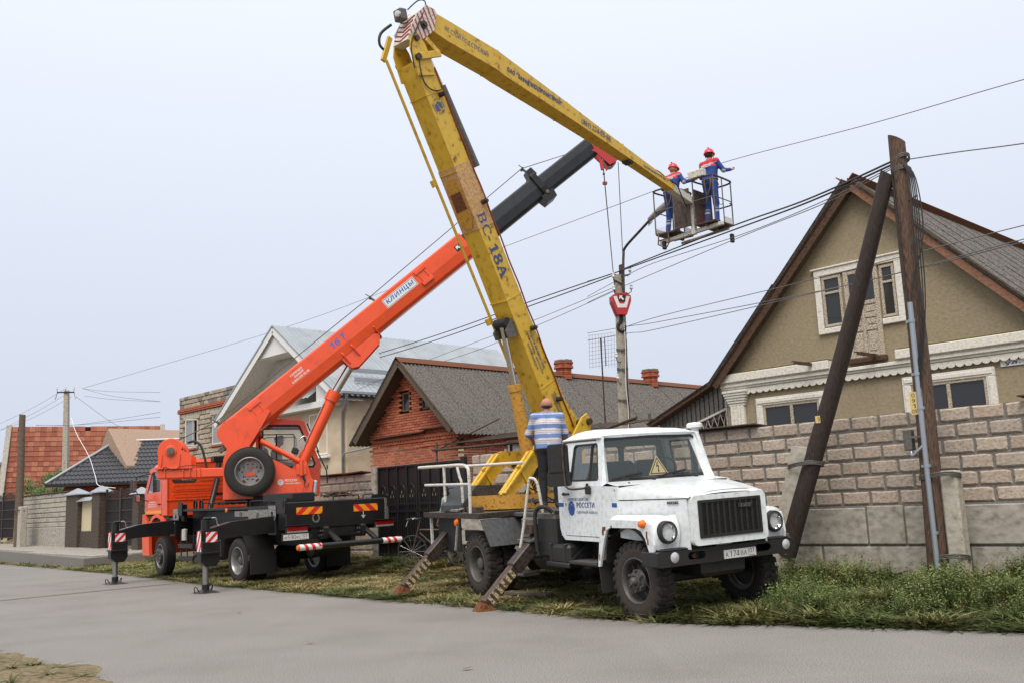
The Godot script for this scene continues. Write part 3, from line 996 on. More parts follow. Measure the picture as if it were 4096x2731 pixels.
func brick_house() -> void:
	var o:=thing("brick_house","red brick house with slate roof behind the black gate","house",street(23.6,0.3,18.16))
	var off:=Transform3D(Basis(),V(-23.6,-0.3,0))
	gable_body(o,25.4,21.3,0.0,3.72,Vector2(23.6,5.62),0.012,15.6,M.brick_joint)
	var sizes:=[]
	for k in 5:
		var q:=MB.new()
		q.box(V(0.242,0.063,0.06),I3,0.005)
		sizes.append(q.mesh(M["brick_%d" % k]))
	var rest:=[]
	for k in 5: rest.append(MB.new())
	var r:=RandomNumberGenerator.new()
	r.seed = 77
	var spots:=[]
	var row:=0
	var y:=1.5
	while y < 5.6:
		var half:=1.9*(5.66 - y)/(5.66 - 3.72)+0.12 if y > 3.72 else 99.0
		var s:=21.3+(0.128 if row % 2 else 0.0)
		while s < 25.4:
			var c:=s+0.125
			var hole:=(c > 23.52 and c < 24.0 and y > 4.38 and y < 5.08) or (c > 22.62 and c < 23.04 and y > 4.36 and y < 5.02)
			if not hole and c > 23.6 - half and c < 23.6+half:
				spots.append(Transform3D(Basis(),V(c,y,-0.018+r.randf_range(-0.004,0.004) - (0.03 if y > 3.3 and y < 3.62 and row % 2==0 else 0.0))))
			s+=0.256
		var v:=0.12+(0.128 if row % 2 else 0.0)
		while v < 5.0 and y < 3.72:
			if not (v > 1.75 and v < 2.6 and y > 2.4 and y < 3.42): spots.append(Transform3D(Basis(UP,PI/2),V(21.282+r.randf_range(-0.003,0.003),y,v)))
			v+=0.256
		y+=0.077
		row+=1
	spots.sort_custom(func(a,b): return a.origin.x - absf(a.origin.y - 3.6)*0.4 < b.origin.x - absf(b.origin.y - 3.6)*0.4)
	var n:=0
	for t in spots:
		var k:=r.randi() % 5
		var patch_: bool = t.origin.x > 22.72 and t.origin.x < 23.98 and t.origin.y < 3.32 and t.origin.z < 0
		if n < 300 and not patch_: put(o,"brick",sizes[k],off*t)
		else:
			rest[2 if patch_ and k > 1 else k].box(V(0.242,0.063,0.06),off*t)
		n+=1
	for k in 5:
		var q:=part(o,"bricks",rest[k],M["brick_%d" % k])
		q.set_meta("kind","stuff")
	var before:=o.get_child_count()
	var m:=MB.new()
	for i in 28: m.span(V(21.45+i*0.143,3.48,-0.085),V(21.51+i*0.143,3.56,-0.02))
	m.span(V(21.28,3.57,-0.1),V(25.42,3.64,-0.02))
	part(o,"dentil_course",m,M.brick_4)
	for q in [[21.5,22.9,3.80,3.82],[22.8,25.4,3.74,3.70]]:
		m = MB.new()
		m.bar(V(q[0],q[2],-0.12),V(q[1],q[3],-0.12),0.25,0.04,UP,0.005)
		part(o,"ledge_board",m,M.board_brown)
	window_at(o,23.58,23.94,4.44,5.02,0.0,0.0,M.board_grey,M.board_grey,[])
	window_at(o,22.68,22.98,4.42,4.96,0.0,0.0,M.board_grey,M.board_grey,[])
	for q in [[23.5,5.88,25.85,3.62],[23.5,5.88,21.1,3.62]]:
		var a:=V(q[0],q[1],-0.5)
		var b:=V(q[2],q[3],-0.5)
		m = MB.new()
		m.bar(a,b,0.04,0.2,UP,0.006)
		part(o,"bargeboard",m,M.board_grey)
		m = MB.new()
		m.quad(a+V(0,0.02,0.0),b+V(0,0.02,0.0),b+V(0,0.02,16.2),a+V(0,0.02,16.2),-UP)
		part(o,"eave_boards",m,M.board_grey)
	var rr:=V(23.55,5.92,-0.55)
	var d:=V(21.0,3.58,-0.55) - rr
	slate_roof(o,rr,V(0,0,1),16.4,d.normalized(),d.length(),V(-d.y,d.x,0).normalized()*-1.0 if V(-d.y,d.x,0).y < 0 else V(-d.y,d.x,0).normalized(),8)
	d = V(25.95,3.6,-0.55) - rr
	slate_roof(o,rr,V(0,0,1),16.4,d.normalized(),d.length(),V(-d.y,d.x,0).normalized()*-1.0 if V(-d.y,d.x,0).y < 0 else V(-d.y,d.x,0).normalized(),9)
	m = MB.new()
	m.bar(rr+V(0.1,0.04,0),rr+V(0.1,0.04,16.4),0.26,0.02,V(0.68,0.73,0))
	m.bar(rr+V(-0.1,0.04,0),rr+V(-0.1,0.04,16.4),0.26,0.02,V(-0.68,0.73,0))
	part(o,"ridge_cap",m,M.rust)
	for cv in [6.75,11.6]:
		var c:=Node3D.new()
		c.name = "chimney"
		o.add_child(c,true)
		for j in 9:
			m = MB.new()
			var w:=0.27 if j < 5 else 0.31+0.03*(j % 2)
			for e in [[-1,0],[1,0],[0,-1],[0,1]]:
				m.box(V(w if e[0]==0 else w*0.9,0.066,w*0.9 if e[0]==0 else w),Transform3D(Basis(),V(23.5+e[0]*w*0.5,5.82+j*0.078,cv+e[1]*w*0.5)),0.006)
			part(c,"brick_course",m,M["brick_%d" % (j % 5)] if j < 8 else M.mortar)
	m = MB.new()
	var wv:=Node3D.new()
	wv.name = "side_window"
	o.add_child(wv,true)
	for q in [[1.78,2.58,3.33,3.4],[1.78,2.58,2.42,2.48],[1.78,1.85,2.48,3.33],[2.51,2.58,2.48,3.33],[2.15,2.21,2.48,3.33]]:
		m.span(V(21.22,q[2],q[0]),V(21.3,q[3],q[1]),0.006)
	part(wv,"frame",m,M.white_siding)
	m = MB.new()
	m.span(V(21.26,2.45,1.82),V(21.27,3.36,2.54))
	part(wv,"pane",m,M.pane_dark)
	for c in o.get_children().slice(before): c.transform = off*c.transform
func beige_house() -> void:
	var o:=thing("beige_house","two storey beige house with grey ribbed metal roof","house",street(33.0,0.4,19.18))
	var off:=Transform3D(Basis(),V(-33.0,-0.4,0))
	var m:=MB.new()
	m.span(V(28.54,0.2,0.02),V(37.0,5.45,11.0))
	part(o,"wall",m,M.beige_wall)
	gable_body(o,37.2,28.7,5.4,5.5,Vector2(33.0,8.3),0.35,11.0,M.white_render,"gable")
	var ap:=V(32.6,8.5,-0.55)
	for q in [[37.25,5.3],[28.25,5.45]]:
		var e:=V(q[0],q[1],-0.55)
		m = MB.new()
		var k:=12
		for i in k:
			var z0:=-0.5+i*0.09
			m.bar(lerp3(ap,e,0.02)+V(0,-0.14,z0+0.55),lerp3(ap,e,1.0)+V(0,-0.14,z0+0.55),0.08,0.02,UP)
		part(o,"soffit",m,M.white_siding)
		m = MB.new()
		m.bar(ap+V(0,-0.1,0),e+V(0,-0.1,0),0.03,0.3,UP,0.005)
		part(o,"bargeboard",m,M.white_siding)
		m = MB.new()
		m.bar(ap+V(0,0.06,-0.01),e+V(0,0.06,-0.01),0.06,0.07,UP,0.005)
		part(o,"roof_edge",m,M.zinc)
		var down:=(e - ap)
		var l:=down.length()
		down = down.normalized()
		var up:=V(-down.y,down.x,0)
		if up.y < 0: up = -up
		var sheet:=corrugated(1.15,l+0.12,0.23,0.014,0.004,1.0).mesh(M.zinc_roof)
		for j in 10:
			var bs:=Basis(V(0,0,1),up,V(0,0,1).cross(up))
			var at:=ap+V(0,0.06,1.15*j)+up*0.02
			if bs.z.dot(down) < 0:
				bs = Basis(V(0,0,-1),up,V(0,0,-1).cross(up)); at+=V(0,0,1.15)
			put(o,"roof_sheet",sheet,Transform3D(bs,at))
	m = MB.new()
	m.ext(pv([34.2,7.45,32.6,8.42,31.1,7.45]),-0.45,0.3)
	part(o,"apex_panel",m,M.white_siding)
	m = MB.new()
	m.span(V(28.5,5.2,-0.35),V(33.2,5.42,0.1),0.01)
	for i in 36: m.span(V(28.5+i*0.13,5.2,-0.36),V(28.6+i*0.13,5.42,-0.34))
	part(o,"ledge",m,M.white_siding)
	m = MB.new()
	m.span(V(29.3,5.4,-0.3),V(30.0,6.6,0.36),0.01)
	part(o,"pier",m,M.white_siding)
	var pr:=corrugated(2.3,1.1,0.23,0.014,0.004,1.0)
	part(o,"porch_roof",pr,M.zinc_roof,Transform3D(Basis(V(-1,0,0),V(0,0.8,-0.6),V(0,-0.6,-0.8)),V(32.4,6.25,0.35)))
	window_at(o,29.75,30.95,3.55,5.05,0.02,0.0,M.white_siding,M.white_siding,[30.35])
	m = MB.new()
	m.span(V(29.6,3.42,-0.12),V(31.05,3.5,0.05),0.01)
	part(o,"sill",m,M.white_siding)
	m = MB.new()
	m.span(V(28.05,5.5,-0.5),V(28.2,5.62,11.0),0.02)
	part(o,"gutter",m,M.zinc)
	ptube(o,"downpipe",[V(28.14,5.55,-0.3),V(28.14,5.35,-0.25),V(28.7,4.95,-0.06),V(28.7,0.6,-0.06)],0.055,M.zinc,10)
	ptube(o,"handrail",[V(28.65,1.2,-0.1),V(28.65,3.35,-0.12),V(28.5,3.5,-0.12),V(26.9,3.6,-0.12)],0.03,M.zinc,8)
	var sg:=MB.new()
	for i in 3: sg.span(V(30.5,6.3+i*0.0,1.5),V(30.5,6.3,1.5))
	for c in [[28.9,29.0,6.0,3.2],[29.3,29.4,6.4,4.6]]:
		m = MB.new()
		m.bar(V(c[0],c[2]+0.15,0.6),V(c[0],c[2]+0.15,c[3]),0.04,0.16,UP)
		part(o,"snow_guard",m,M.zinc)
	for c in o.get_children(): c.transform = off*c.transform
func block_building() -> void:
	var o:=thing("block_building","unfinished two storey sand block building with open windows","building",street(40.3,0.4,19.73))
	var off:=Transform3D(Basis(),V(-40.3,-0.4,0))
	var m:=MB.new()
	for q in [[37.65,42.9,0.0,4.6],[37.65,42.9,5.9,6.98],[37.65,38.3,4.6,5.9],[39.7,41.0,4.6,5.9],[42.28,42.9,4.6,5.9]]:
		m.span(V(q[0],q[2],0.03),V(q[1],q[3],0.3))
	m.span(V(37.66,0.0,0.3),V(42.89,6.3,8.0))
	part(o,"mortar",m,M.mortar)
	block_wall(o,37.65,42.9,3.2,14,0.215,0.4,0.2,["sand_block_0","sand_block_1","sand_block_2"],"block",0.01,func(x,y): return (y > 4.56 and y < 5.92 and ((x > 38.25 and x < 39.75) or (x > 40.95 and x < 42.33))) )
	block_wall(o,37.65,42.9,6.42,3,0.19,0.4,0.2,["sand_block_0","sand_block_2","mortar"],"block",0.012)
	m = MB.new()
	for j in 3: m.span(V(37.6,6.22+j*0.075,-0.06 - 0.02*(j % 2)),V(42.95,6.28+j*0.075,0.05),0.01)
	part(o,"brick_band",m,M.brick_0)
	for q in [[38.32,39.68],[41.0,42.28]]:
		var w:=Node3D.new()
		w.name = "window"
		o.add_child(w,true)
		m = MB.new()
		m.span(V(q[0] - 0.15,5.88,-0.03),V(q[1]+0.15,6.06,0.1),0.01)
		part(w,"lintel",m,M.pale_concrete)
		m = MB.new()
		for e in [[q[0],q[0]+0.06,4.6,5.88],[q[1] - 0.06,q[1],4.6,5.88],[q[0]+0.5,q[0]+0.56,4.6,5.88],[q[0],q[1],5.82,5.88],[q[0],q[1],4.6,4.66]]:
			m.span(V(e[0],e[2],0.02),V(e[1],e[3],0.1),0.008)
		part(w,"frame",m,M.worn_white)
		m = MB.new()
		m.span(V(q[0]+0.56,4.64,0.06),V(q[1] - 0.04,5.84,0.07))
		part(w,"pane",m,M.zinc)
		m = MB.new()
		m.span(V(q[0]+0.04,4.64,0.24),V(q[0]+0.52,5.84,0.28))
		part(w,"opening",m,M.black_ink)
		m = MB.new()
		for e in [[0.0,0.05],[0.5,0.55]]: m.span(V(-0.02,4.66,-e[1]),V(0.02,5.84,-e[0]),0.005)
		for e in [4.66,5.8]: m.span(V(-0.02,e,-0.55),V(0.02,e+0.05,0.0),0.005)
		part(w,"open_sash",m,M.worn_white,Transform3D(Basis(UP,0.5 if q[0] < 40 else -0.6),V(q[0]+0.02,0,0.02)))
		m = MB.new()
		m.span(V(q[0],4.5,-0.05),V(q[1],4.58,0.1),0.01)
		part(w,"sill",m,M.brick_2)
	for c in o.get_children(): c.transform = off*c.transform
	m = MB.new()
func tile_house() -> void:
	var o:=thing("tile_house","house with red clay tile roof and arched gable window","house",Transform3D(Basis(UP,deg_to_rad(22)),V(-29.4,0.6,-57.0)))
	var m:=MB.new()
	var w:=3.1
	var hgt:=6.6
	m.ext(pv([-w+0.15,0.0,w - 0.15,0.0,w - 0.15,1.8,0.0,hgt - 0.4,-w+0.15,1.8]),0.0,0.3,Transform3D(Basis(V(0,0,1),UP,V(-1,0,0)).rotated(UP,0),V(0,0,0))*Transform3D(Basis(UP,PI),V(0,0,0)))
	part(o,"wall",m,M.cream_panel)
	for x in [-0.12,8.3]:
		for sg in [-1.0,1.0]:
			m = MB.new()
			m.bar(V(x,hgt+0.08,0.0),V(x,2.1,sg*(w+0.25)),0.28,0.22,V(0,0.3,sg),0.02)
			part(o,"gable_slab",m,M.concrete)
	for i in 14:
		var y:=2.0+i*0.42
		var half:=w*(hgt - 0.1 - y)/(hgt - 2.0)
		if half < 0.15: continue
		for sg in [-1.0,1.0]:
			var inner:=0.0
			if y < 5.3: inner = sqrt(maxf(0.0,1.0 - pow(maxf(0.0,y - 4.0)/1.3,2.0)))*1.0
			if half - inner < 0.1: continue
			m = MB.new()
			m.span(V(-0.06,y,sg*inner),V(0.02,y+0.38,sg*half),0.02)
			part(o,"gable_board",m,M.cream_panel)
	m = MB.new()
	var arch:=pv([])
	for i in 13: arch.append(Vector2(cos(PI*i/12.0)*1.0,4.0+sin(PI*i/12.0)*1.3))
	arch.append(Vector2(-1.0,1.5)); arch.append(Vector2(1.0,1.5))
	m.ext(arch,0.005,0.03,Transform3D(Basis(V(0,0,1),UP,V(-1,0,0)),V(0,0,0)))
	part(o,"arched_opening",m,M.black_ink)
	var tile:=MB.new()
	var rr:=[]
	for q in [[0.0,0.0],[0.4,0.0],[0.4,-0.03]]:
		var row:=PackedVector3Array()
		for i in 7:
			var x:=0.3*i/6.0
			row.append(V(x,0.018*cos(TAU*x/0.15)+0.035*(q[0]/0.4)+q[1],q[0]))
		rr.append(row)
	tile.grid([rr[0],rr[1]],UP)
	tile.grid([rr[1],rr[2]],V(0,0,1))
	var kinds:=[]
	for k in 3: kinds.append(tile.mesh(M["roof_tile_%d" % k]))
	var rest:=[MB.new(),MB.new(),MB.new()]
	var down:=V(0,2.0 - hgt,w).normalized()
	var l:=V(0,2.0 - hgt,w).length()
	var up:=V(1,0,0).cross(down)*-1.0
	if up.y < 0: up = -up
	var r:=RandomNumberGenerator.new()
	r.seed = 5
	var n:=0
	var rows:=int(l/0.36)
	for j in rows:
		for i in 27:
			var at:=V(0.05+i*0.3,hgt,0.0)+down*(j*0.36)+up*0.05
			if j==0 and (i==1 or i==13): continue
			var t:=Transform3D(Basis(V(1,0,0),up,V(1,0,0).cross(up)),at)
			if t.basis.z.dot(down) < 0: t.basis = Basis(V(1,0,0),up,down)
			var k:=r.randi() % 3
			if n < 300: put(o,"roof_tile",kinds[k],t)
			else:
				for q in tile.v.size()/3: rest[k].smooth(t*tile.v[q*3],t*tile.v[q*3+1],t*tile.v[q*3+2],t.basis*tile.n[q*3],t.basis*tile.n[q*3+1],t.basis*tile.n[q*3+2])
			n+=1
	for k in 3:
		var q:=part(o,"roof_tiles",rest[k],M["roof_tile_%d" % k])
		q.set_meta("kind","stuff")
	m = MB.new()
	m.quad(V(0,hgt,0),V(8.25,hgt,0),V(8.25,2.0,-w),V(0,2.0,-w),V(0,1,-1))
	part(o,"far_slope",m,M.roof_tile_1)
	m = MB.new()
	m.span(V(0.2,1.75,w),V(7.5,1.95,w+0.25),0.01)
	part(o,"eave_flashing",m,M.zinc)
	m = MB.new()
	m.bar(V(4.0,1.7,w+0.2),V(4.0,0.9,w+1.6),7.4,0.05,V(0,1,0.5))
	part(o,"lean_to",m,M.slate)
func dark_roof_house() -> void:
	var o:=thing("metal_roof_house","low brick outbuilding with dark metal tile hip roof","house",Transform3D(Basis(UP,deg_to_rad(4)),V(-18.6,0.7,-44.5)))
	var m:=MB.new()
	m.span(V(-1.9,0.0,-4.6),V(8.4,2.5,-0.3))
	part(o,"wall",m,M.brick_2)
	m = MB.new()
	for i in 41:
		for j in 3: m.box(V(0.24,0.065,0.05),Transform3D(Basis(),V(-1.75+i*0.25,2.2+j*0.08,-0.29)),0.004)
	var bq:=part(o,"bricks",m,M.brick_1)
	bq.set_meta("kind","stuff")
	var eave:=2.55
	var ridge:=4.55
	var z0:=0.35
	var z1:=-2.45
	var sl:=Vector2(z1 - z0,ridge - eave).length()
	var kx:=0.183
	for p in 11:
		m = MB.new()
		var x0:=-2.5+p*1.1
		var cols:=int(1.1/kx)*6
		var steps:=10
		for j in steps:
			for face in 2:
				var rows:=[]
				for q in 2:
					var row:=PackedVector3Array()
					for i in cols+1:
						var x:=x0+1.1*i/cols
						var t: float
						var lift: float
						if face==0:
							t = (j+(1.0 if q else 0.0))/steps
							lift = 0.0 if q else 0.035
						else:
							t = float(j)/steps
							lift = 0.035 if q else 0.0
						var hip:=clampf((x+2.5)/2.1,0.0,1.0)
						t = minf(t,hip)
						var wave:=0.022*cos(TAU*x/kx)
						row.append(V(x,lerpf(eave,ridge,t)+wave*0.82+lift,lerpf(z0,z1,t)+wave*0.57+lift*0.3))
					rows.append(row)
				m.grid(rows,V(0,1,0.7))
		part(o,"metal_tile_sheet",m,M.dark_tile)
	m = MB.new()
	for j in 14:
		var a:=j/14.0
		var b:=(j+1)/14.0
		var za:=lerpf(z0,-5.2,a)
		var zb:=lerpf(z0,-5.2,b)
		var ta:=clampf(1.0 - absf(a - 0.5)*2.0,0,1)
		var tb:=clampf(1.0 - absf(b - 0.5)*2.0,0,1)
		m.quad(V(-2.5,eave,za),V(-2.5,eave,zb),V(-2.5+2.1*tb,lerpf(eave,ridge,tb),zb),V(-2.5+2.1*ta,lerpf(eave,ridge,ta),za),V(-1,1,0))
		m.bar(V(-2.52,eave+0.02,za),V(-2.5+2.1*ta,lerpf(eave,ridge,ta)+0.02,za),0.05,0.035,UP)
	part(o,"hip_sheet",m,M.dark_tile)
	m = MB.new()
	m.tube([V(-2.5,eave+0.05,z0),V(-0.4,ridge+0.06,z1)],0.07,8)
	part(o,"hip_cap",m,M.zinc)
	m = MB.new()
	m.tube([V(-0.4,ridge+0.06,z1),V(9.6,ridge+0.06,z1)],0.07,8)
	part(o,"ridge_cap",m,M.zinc)
	m = MB.new()
	m.span(V(-2.5,eave - 0.12,z0 - 0.02),V(9.6,eave,z0+0.02),0.005)
	part(o,"fascia",m,M.black_gate)
func left_yards() -> void:
	var o:=thing("block_wall","grey block wall with rendered base behind the wooden pole","wall",street(42.3,0.6,14.91))
	block_wall(o,0.0,7.1,0.78,7,0.205,0.41,0.2,["pale_concrete","concrete","pale_concrete"],"block",0.006)
	var m:=MB.new()
	m.span(V(0,0.7,0.018),V(7.1,2.2,0.2))
	part(o,"mortar",m,M.mortar)
	m = MB.new()
	m.span(V(-0.05,-0.5,-0.06),V(7.2,0.78,0.25),0.02)
	part(o,"base",m,M.concrete)
	m = MB.new()
	m.span(V(-0.05,2.21,-0.05),V(7.2,2.25,0.25),0.005)
	part(o,"capping",m,M.brown_steel)
	o = thing("gate_pier","brown stone gate pier with cream panel and pyramid caps","pier",street(40.5,0.55,14.8))
	for q in [[0.55,1.85],[-1.7,-0.95]]:
		m = MB.new()
		m.span(V(q[0],-0.4,-0.12),V(q[1],2.08,0.35),0.02)
		part(o,"pier",m,M.brown_pier)
		m = MB.new()
		var cx: float = (q[0]+q[1])/2
		var hw: float = (q[1] - q[0])/2+0.09
		m.loft([[V(cx - hw,2.08,-0.2),V(cx+hw,2.08,-0.2),V(cx+hw,2.08,0.43),V(cx - hw,2.08,0.43)],[V(cx - hw,2.12,-0.2),V(cx+hw,2.12,-0.2),V(cx+hw,2.12,0.43),V(cx - hw,2.12,0.43)],[V(cx - 0.03,2.36,0.08),V(cx+0.03,2.36,0.08),V(cx+0.03,2.36,0.14),V(cx - 0.03,2.36,0.14)]])
		part(o,"pier_cap",m,M.zinc)
	m = MB.new()
	m.span(V(-0.95,-0.4,0.0),V(0.55,0.62,0.25),0.01)
	part(o,"lower_panel",m,M.brown_pier)
	m = MB.new()
	m.span(V(-0.95,0.62,0.06),V(0.55,1.8,0.2),0.01)
	part(o,"cream_panel",m,M.cream_panel)
	m = MB.new()
	m.bar(V(-0.95,1.88,-0.05),V(0.55,1.88,-0.05),0.3,0.03,V(0,1,-0.6))
	part(o,"panel_cover",m,M.zinc)
	for g in [[35.95,38.75,0.5,"brown wrought iron gate with scrolled top beside the paved drive"],[49.6,53.4,0.85,"dark wrought iron gate at the frame's left edge"]]:
		o = thing("iron_gate",g[3],"gate",street(g[0],g[2],14.95))
		var w: float = g[1] - g[0]
		for leaf in 2:
			var x0:=leaf*w/2+0.02
			var x1:=(leaf+1)*w/2 - 0.02
			m = MB.new()
			for x in [x0,x1]: m.span(V(x - 0.04,0.02,-0.04),V(x+0.04,2.25,0.04),0.008)
			for y in [0.12,0.55,0.98,1.4,1.85]: m.span(V(x0,y - 0.02,-0.02),V(x1,y+0.02,0.02),0.004)
			part(o,"leaf_frame",m,M.brown_gate)
			m = MB.new()
			var k:=int((x1 - x0)/0.11)
			for i in k+1: m.cyl(V(lerpf(x0,x1,float(i)/k),0.1,0),V(lerpf(x0,x1,float(i)/k),1.88+0.22*sin(PI*i/k),0),0.012,6)
			for i in k:
				var cx:=lerpf(x0,x1,(i+0.5)/k)
				var pts:=[]
				for q in 11: pts.append(V(cx+0.07*(1.0 - q*0.06)*cos(q*0.75),1.98+0.14*sin(PI*i/k)+0.07*sin(q*0.75),0))
				m.tube(pts,0.009,5)
			part(o,"bars",m,M.brown_gate)
			m = MB.new()
			m.span(V(x0+0.04,0.1,0.03),V(x1 - 0.04,1.86,0.04))
			part(o,"backing_sheet",m,M.brown_gate)
	m = MB.new()
	m.span(V(0,-0.4,-0.1),V(0.5,1.95,0.4),0.02)
	o = thing("gate_pier","brown stone pier next to the crane truck mirror","pier",street(35.2,0.5,14.8))
	part(o,"pier",m,M.brown_pier)
	m = MB.new()
	m.loft([[V(-0.09,1.95,-0.2),V(0.59,1.95,-0.2),V(0.59,1.95,0.5),V(-0.09,1.95,0.5)],[V(0.22,2.2,0.1),V(0.28,2.2,0.1),V(0.28,2.2,0.16),V(0.22,2.2,0.16)]])
	part(o,"pier_cap",m,M.zinc)
	o = thing("block_wall","block wall behind the crane truck cab","wall",street(26.4,0.5,14.95))
	block_wall(o,0.0,8.8,0.0,9,0.21,0.41,0.2,["pale_concrete","concrete","block_2"],"block",0.006)
	m = MB.new()
	m.span(V(0,-0.4,0.018),V(8.8,1.9,0.2))
	part(o,"mortar",m,M.mortar)
	m = MB.new()
	m.span(V(0,0,0),V(4.0,5.0,3.0),0.02)
	o = thing("shed","pale grey shed beyond the red tile house","shed",Transform3D(Basis(),V(-38.0,0.5,-66.0)))
	part(o,"wall",m,M.white_render)
	m = MB.new()
	m.span(V(-0.2,5.0,-0.2),V(4.2,5.2,3.2),0.02)
	part(o,"roof",m,M.zinc)
func carport() -> void:
	var o:=thing("carport","lean-to with corrugated fascia and white lattice beside the tan house","carport",street(13.0,0.3,19.4))
	var m:=corrugated(1.9,0.75,0.1,0.012,0.004)
	var a:=V(-0.1,4.02,0.0)
	var b:=V(2.35,2.98,0.0)
	for i in 18:
		var t:=i/17.0
		var q:=MB.new()
		q.span(V(-0.05,-0.75,-0.012),V(0.055,0.0,0.012*(i % 2)),0.003)
		part(o,"fascia_strip",q,M.grey_steel,Transform3D(Basis(),lerp3(a,b,t*0.93)+V(0,-0.06+0.0,0.05)))
	m = MB.new()
	m.bar(a+V(0,0,-0.05),b+V(0,0,-0.05),0.22,0.07,UP,0.01)
	part(o,"verge_board",m,M.board_brown)
	var sh:=corrugated(3.4,2.75,0.17,0.025,0.008)
	var dn:=(b - a).normalized()
	part(o,"roof_sheet",sh,M.slate,Transform3D(Basis(V(0,0,-1),V(-dn.y,dn.x,0)*(1.0 if dn.x > 0 else -1.0),dn),a+V(-0.05,0.08,3.2)))
	m = MB.new()
	m.cyl(V(0.12,0.2,0),V(0.12,3.4,0),0.03,8)
	m.cyl(V(2.15,0.2,0),V(2.15,3.0,0),0.03,8)
	m.bar(V(0.1,3.22,0),V(2.2,2.58,0),0.05,0.05,UP)
	part(o,"frame",m,M.worn_white)
	m = MB.new()
	for i in 12:
		var t:=i/11.0
		m.cyl(lerp3(V(0.15,3.2,0.02),V(2.15,2.6,0.02),t),lerp3(V(0.5,1.9,0.02),V(2.6,1.7,0.02),t),0.008,5)
		m.cyl(lerp3(V(0.15,3.2,0.0),V(2.15,2.6,0.0),t),lerp3(V(-0.3,1.9,0.0),V(1.7,1.7,0.0),t),0.008,5)
	part(o,"lattice",m,M.worn_white)
	o = thing("pipe_trellis","rusty pipe trellis standing before the brick house wall","trellis",street(17.5,0.4,17.6))
	m = MB.new()
	for i in 7: m.cyl(V(-2.6,2.82+0.04*i,i*0.28),V(4.2,2.86+0.05*i,i*0.28),0.014,6)
	part(o,"rods",m,M.brown_steel)
	m = MB.new()
	for q in [[-2.0,0.0],[0.6,0.0],[4.2,0.0],[4.2,1.9],[0.6,1.9],[-2.0,1.9]]: m.cyl(V(q[0],-0.2,q[1]),V(q[0],2.95+q[1]*0.15,q[1]),0.035,8)
	part(o,"posts",m,M.grey_steel)
	m = MB.new()
	m.cyl(V(4.3,2.72,-0.05),V(-0.4,2.66,-0.05),0.035,8)
	m.cyl(V(-0.8,2.5,-0.08),V(-3.2,2.95,-0.08),0.04,8)
	m.cyl(V(4.2,2.7,-0.03),V(2.6,3.5,1.0),0.02,6)
	part(o,"cross_pipes",m,M.brown_steel)
	o = thing("brick_flue","short pale masonry flue with dark lid behind the cab roof","flue",street(15.6,0.3,15.6))
	pbox(o,"shaft",V(-0.55,-0.3,-0.3),V(0.55,2.55,0.3),M.pale_concrete,0.01)
	pbox(o,"lid",V(-0.66,2.55,-0.4),V(0.66,2.62,0.4),M.brown_steel,0.01)
func key_in(outer: PackedVector2Array, holes: Array) -> PackedVector2Array:
	var p:=outer.duplicate()
	if Geometry2D.is_polygon_clockwise(p): p.reverse()
	for hole in holes:
		var h: PackedVector2Array = hole.duplicate()
		if not Geometry2D.is_polygon_clockwise(h): h.reverse()
		var best:=1e9
		var bi:=0
		var bj:=0
		for i in p.size():
			for j in h.size():
				var d:=p[i].distance_squared_to(h[j])
				if d < best: best = d; bi = i; bj = j
		var q:=PackedVector2Array()
		for i in bi+1: q.append(p[i])
		for j in h.size()+1: q.append(h[(bj+j) % h.size()])
		for i in range(bi,p.size()): q.append(p[i])
		p = q
	return p
func pierced(m: MB, outer: PackedVector2Array, holes: Array, z0: float, z1: float, t := Transform3D.IDENTITY) -> void:
	var p:=key_in(outer,holes)
	var ids:=Geometry2D.triangulate_polygon(p)
	if ids.is_empty():
		var q:=PackedVector2Array()
		for i in p.size(): q.append(p[i]+Vector2(1e-5*sin(i*12.9),1e-5*cos(i*7.3)))
		ids = Geometry2D.triangulate_polygon(q)
	for i in range(0,ids.size(),3):
		for zz in [[z0,-1.0],[z1,1.0]]:
			m.tri(t*V(p[ids[i]].x,p[ids[i]].y,zz[0]),t*V(p[ids[i+1]].x,p[ids[i+1]].y,zz[0]),t*V(p[ids[i+2]].x,p[ids[i+2]].y,zz[0]),t.basis.z*float(zz[1]))
	var loops:=[outer]
	loops.append_array(holes)
	for k in loops.size():
		var l: PackedVector2Array = loops[k]
		var ccw:=not Geometry2D.is_polygon_clockwise(l)
		for i in l.size():
			var a:=l[i]
			var b:=l[(i+1) % l.size()]
			var d:=b - a
			var nn:=Vector2(d.y,-d.x)*(1.0 if ccw else -1.0)*(1.0 if k==0 else -1.0)
			m.quad(t*V(a.x,a.y,z0),t*V(b.x,b.y,z0),t*V(b.x,b.y,z1),t*V(a.x,a.y,z1),t.basis*V(nn.x,nn.y,0))
func moved(p: PackedVector2Array,x: float,y: float) -> PackedVector2Array:
	var q:=PackedVector2Array()
	for a in p: q.append(a+Vector2(x,y))
	return q
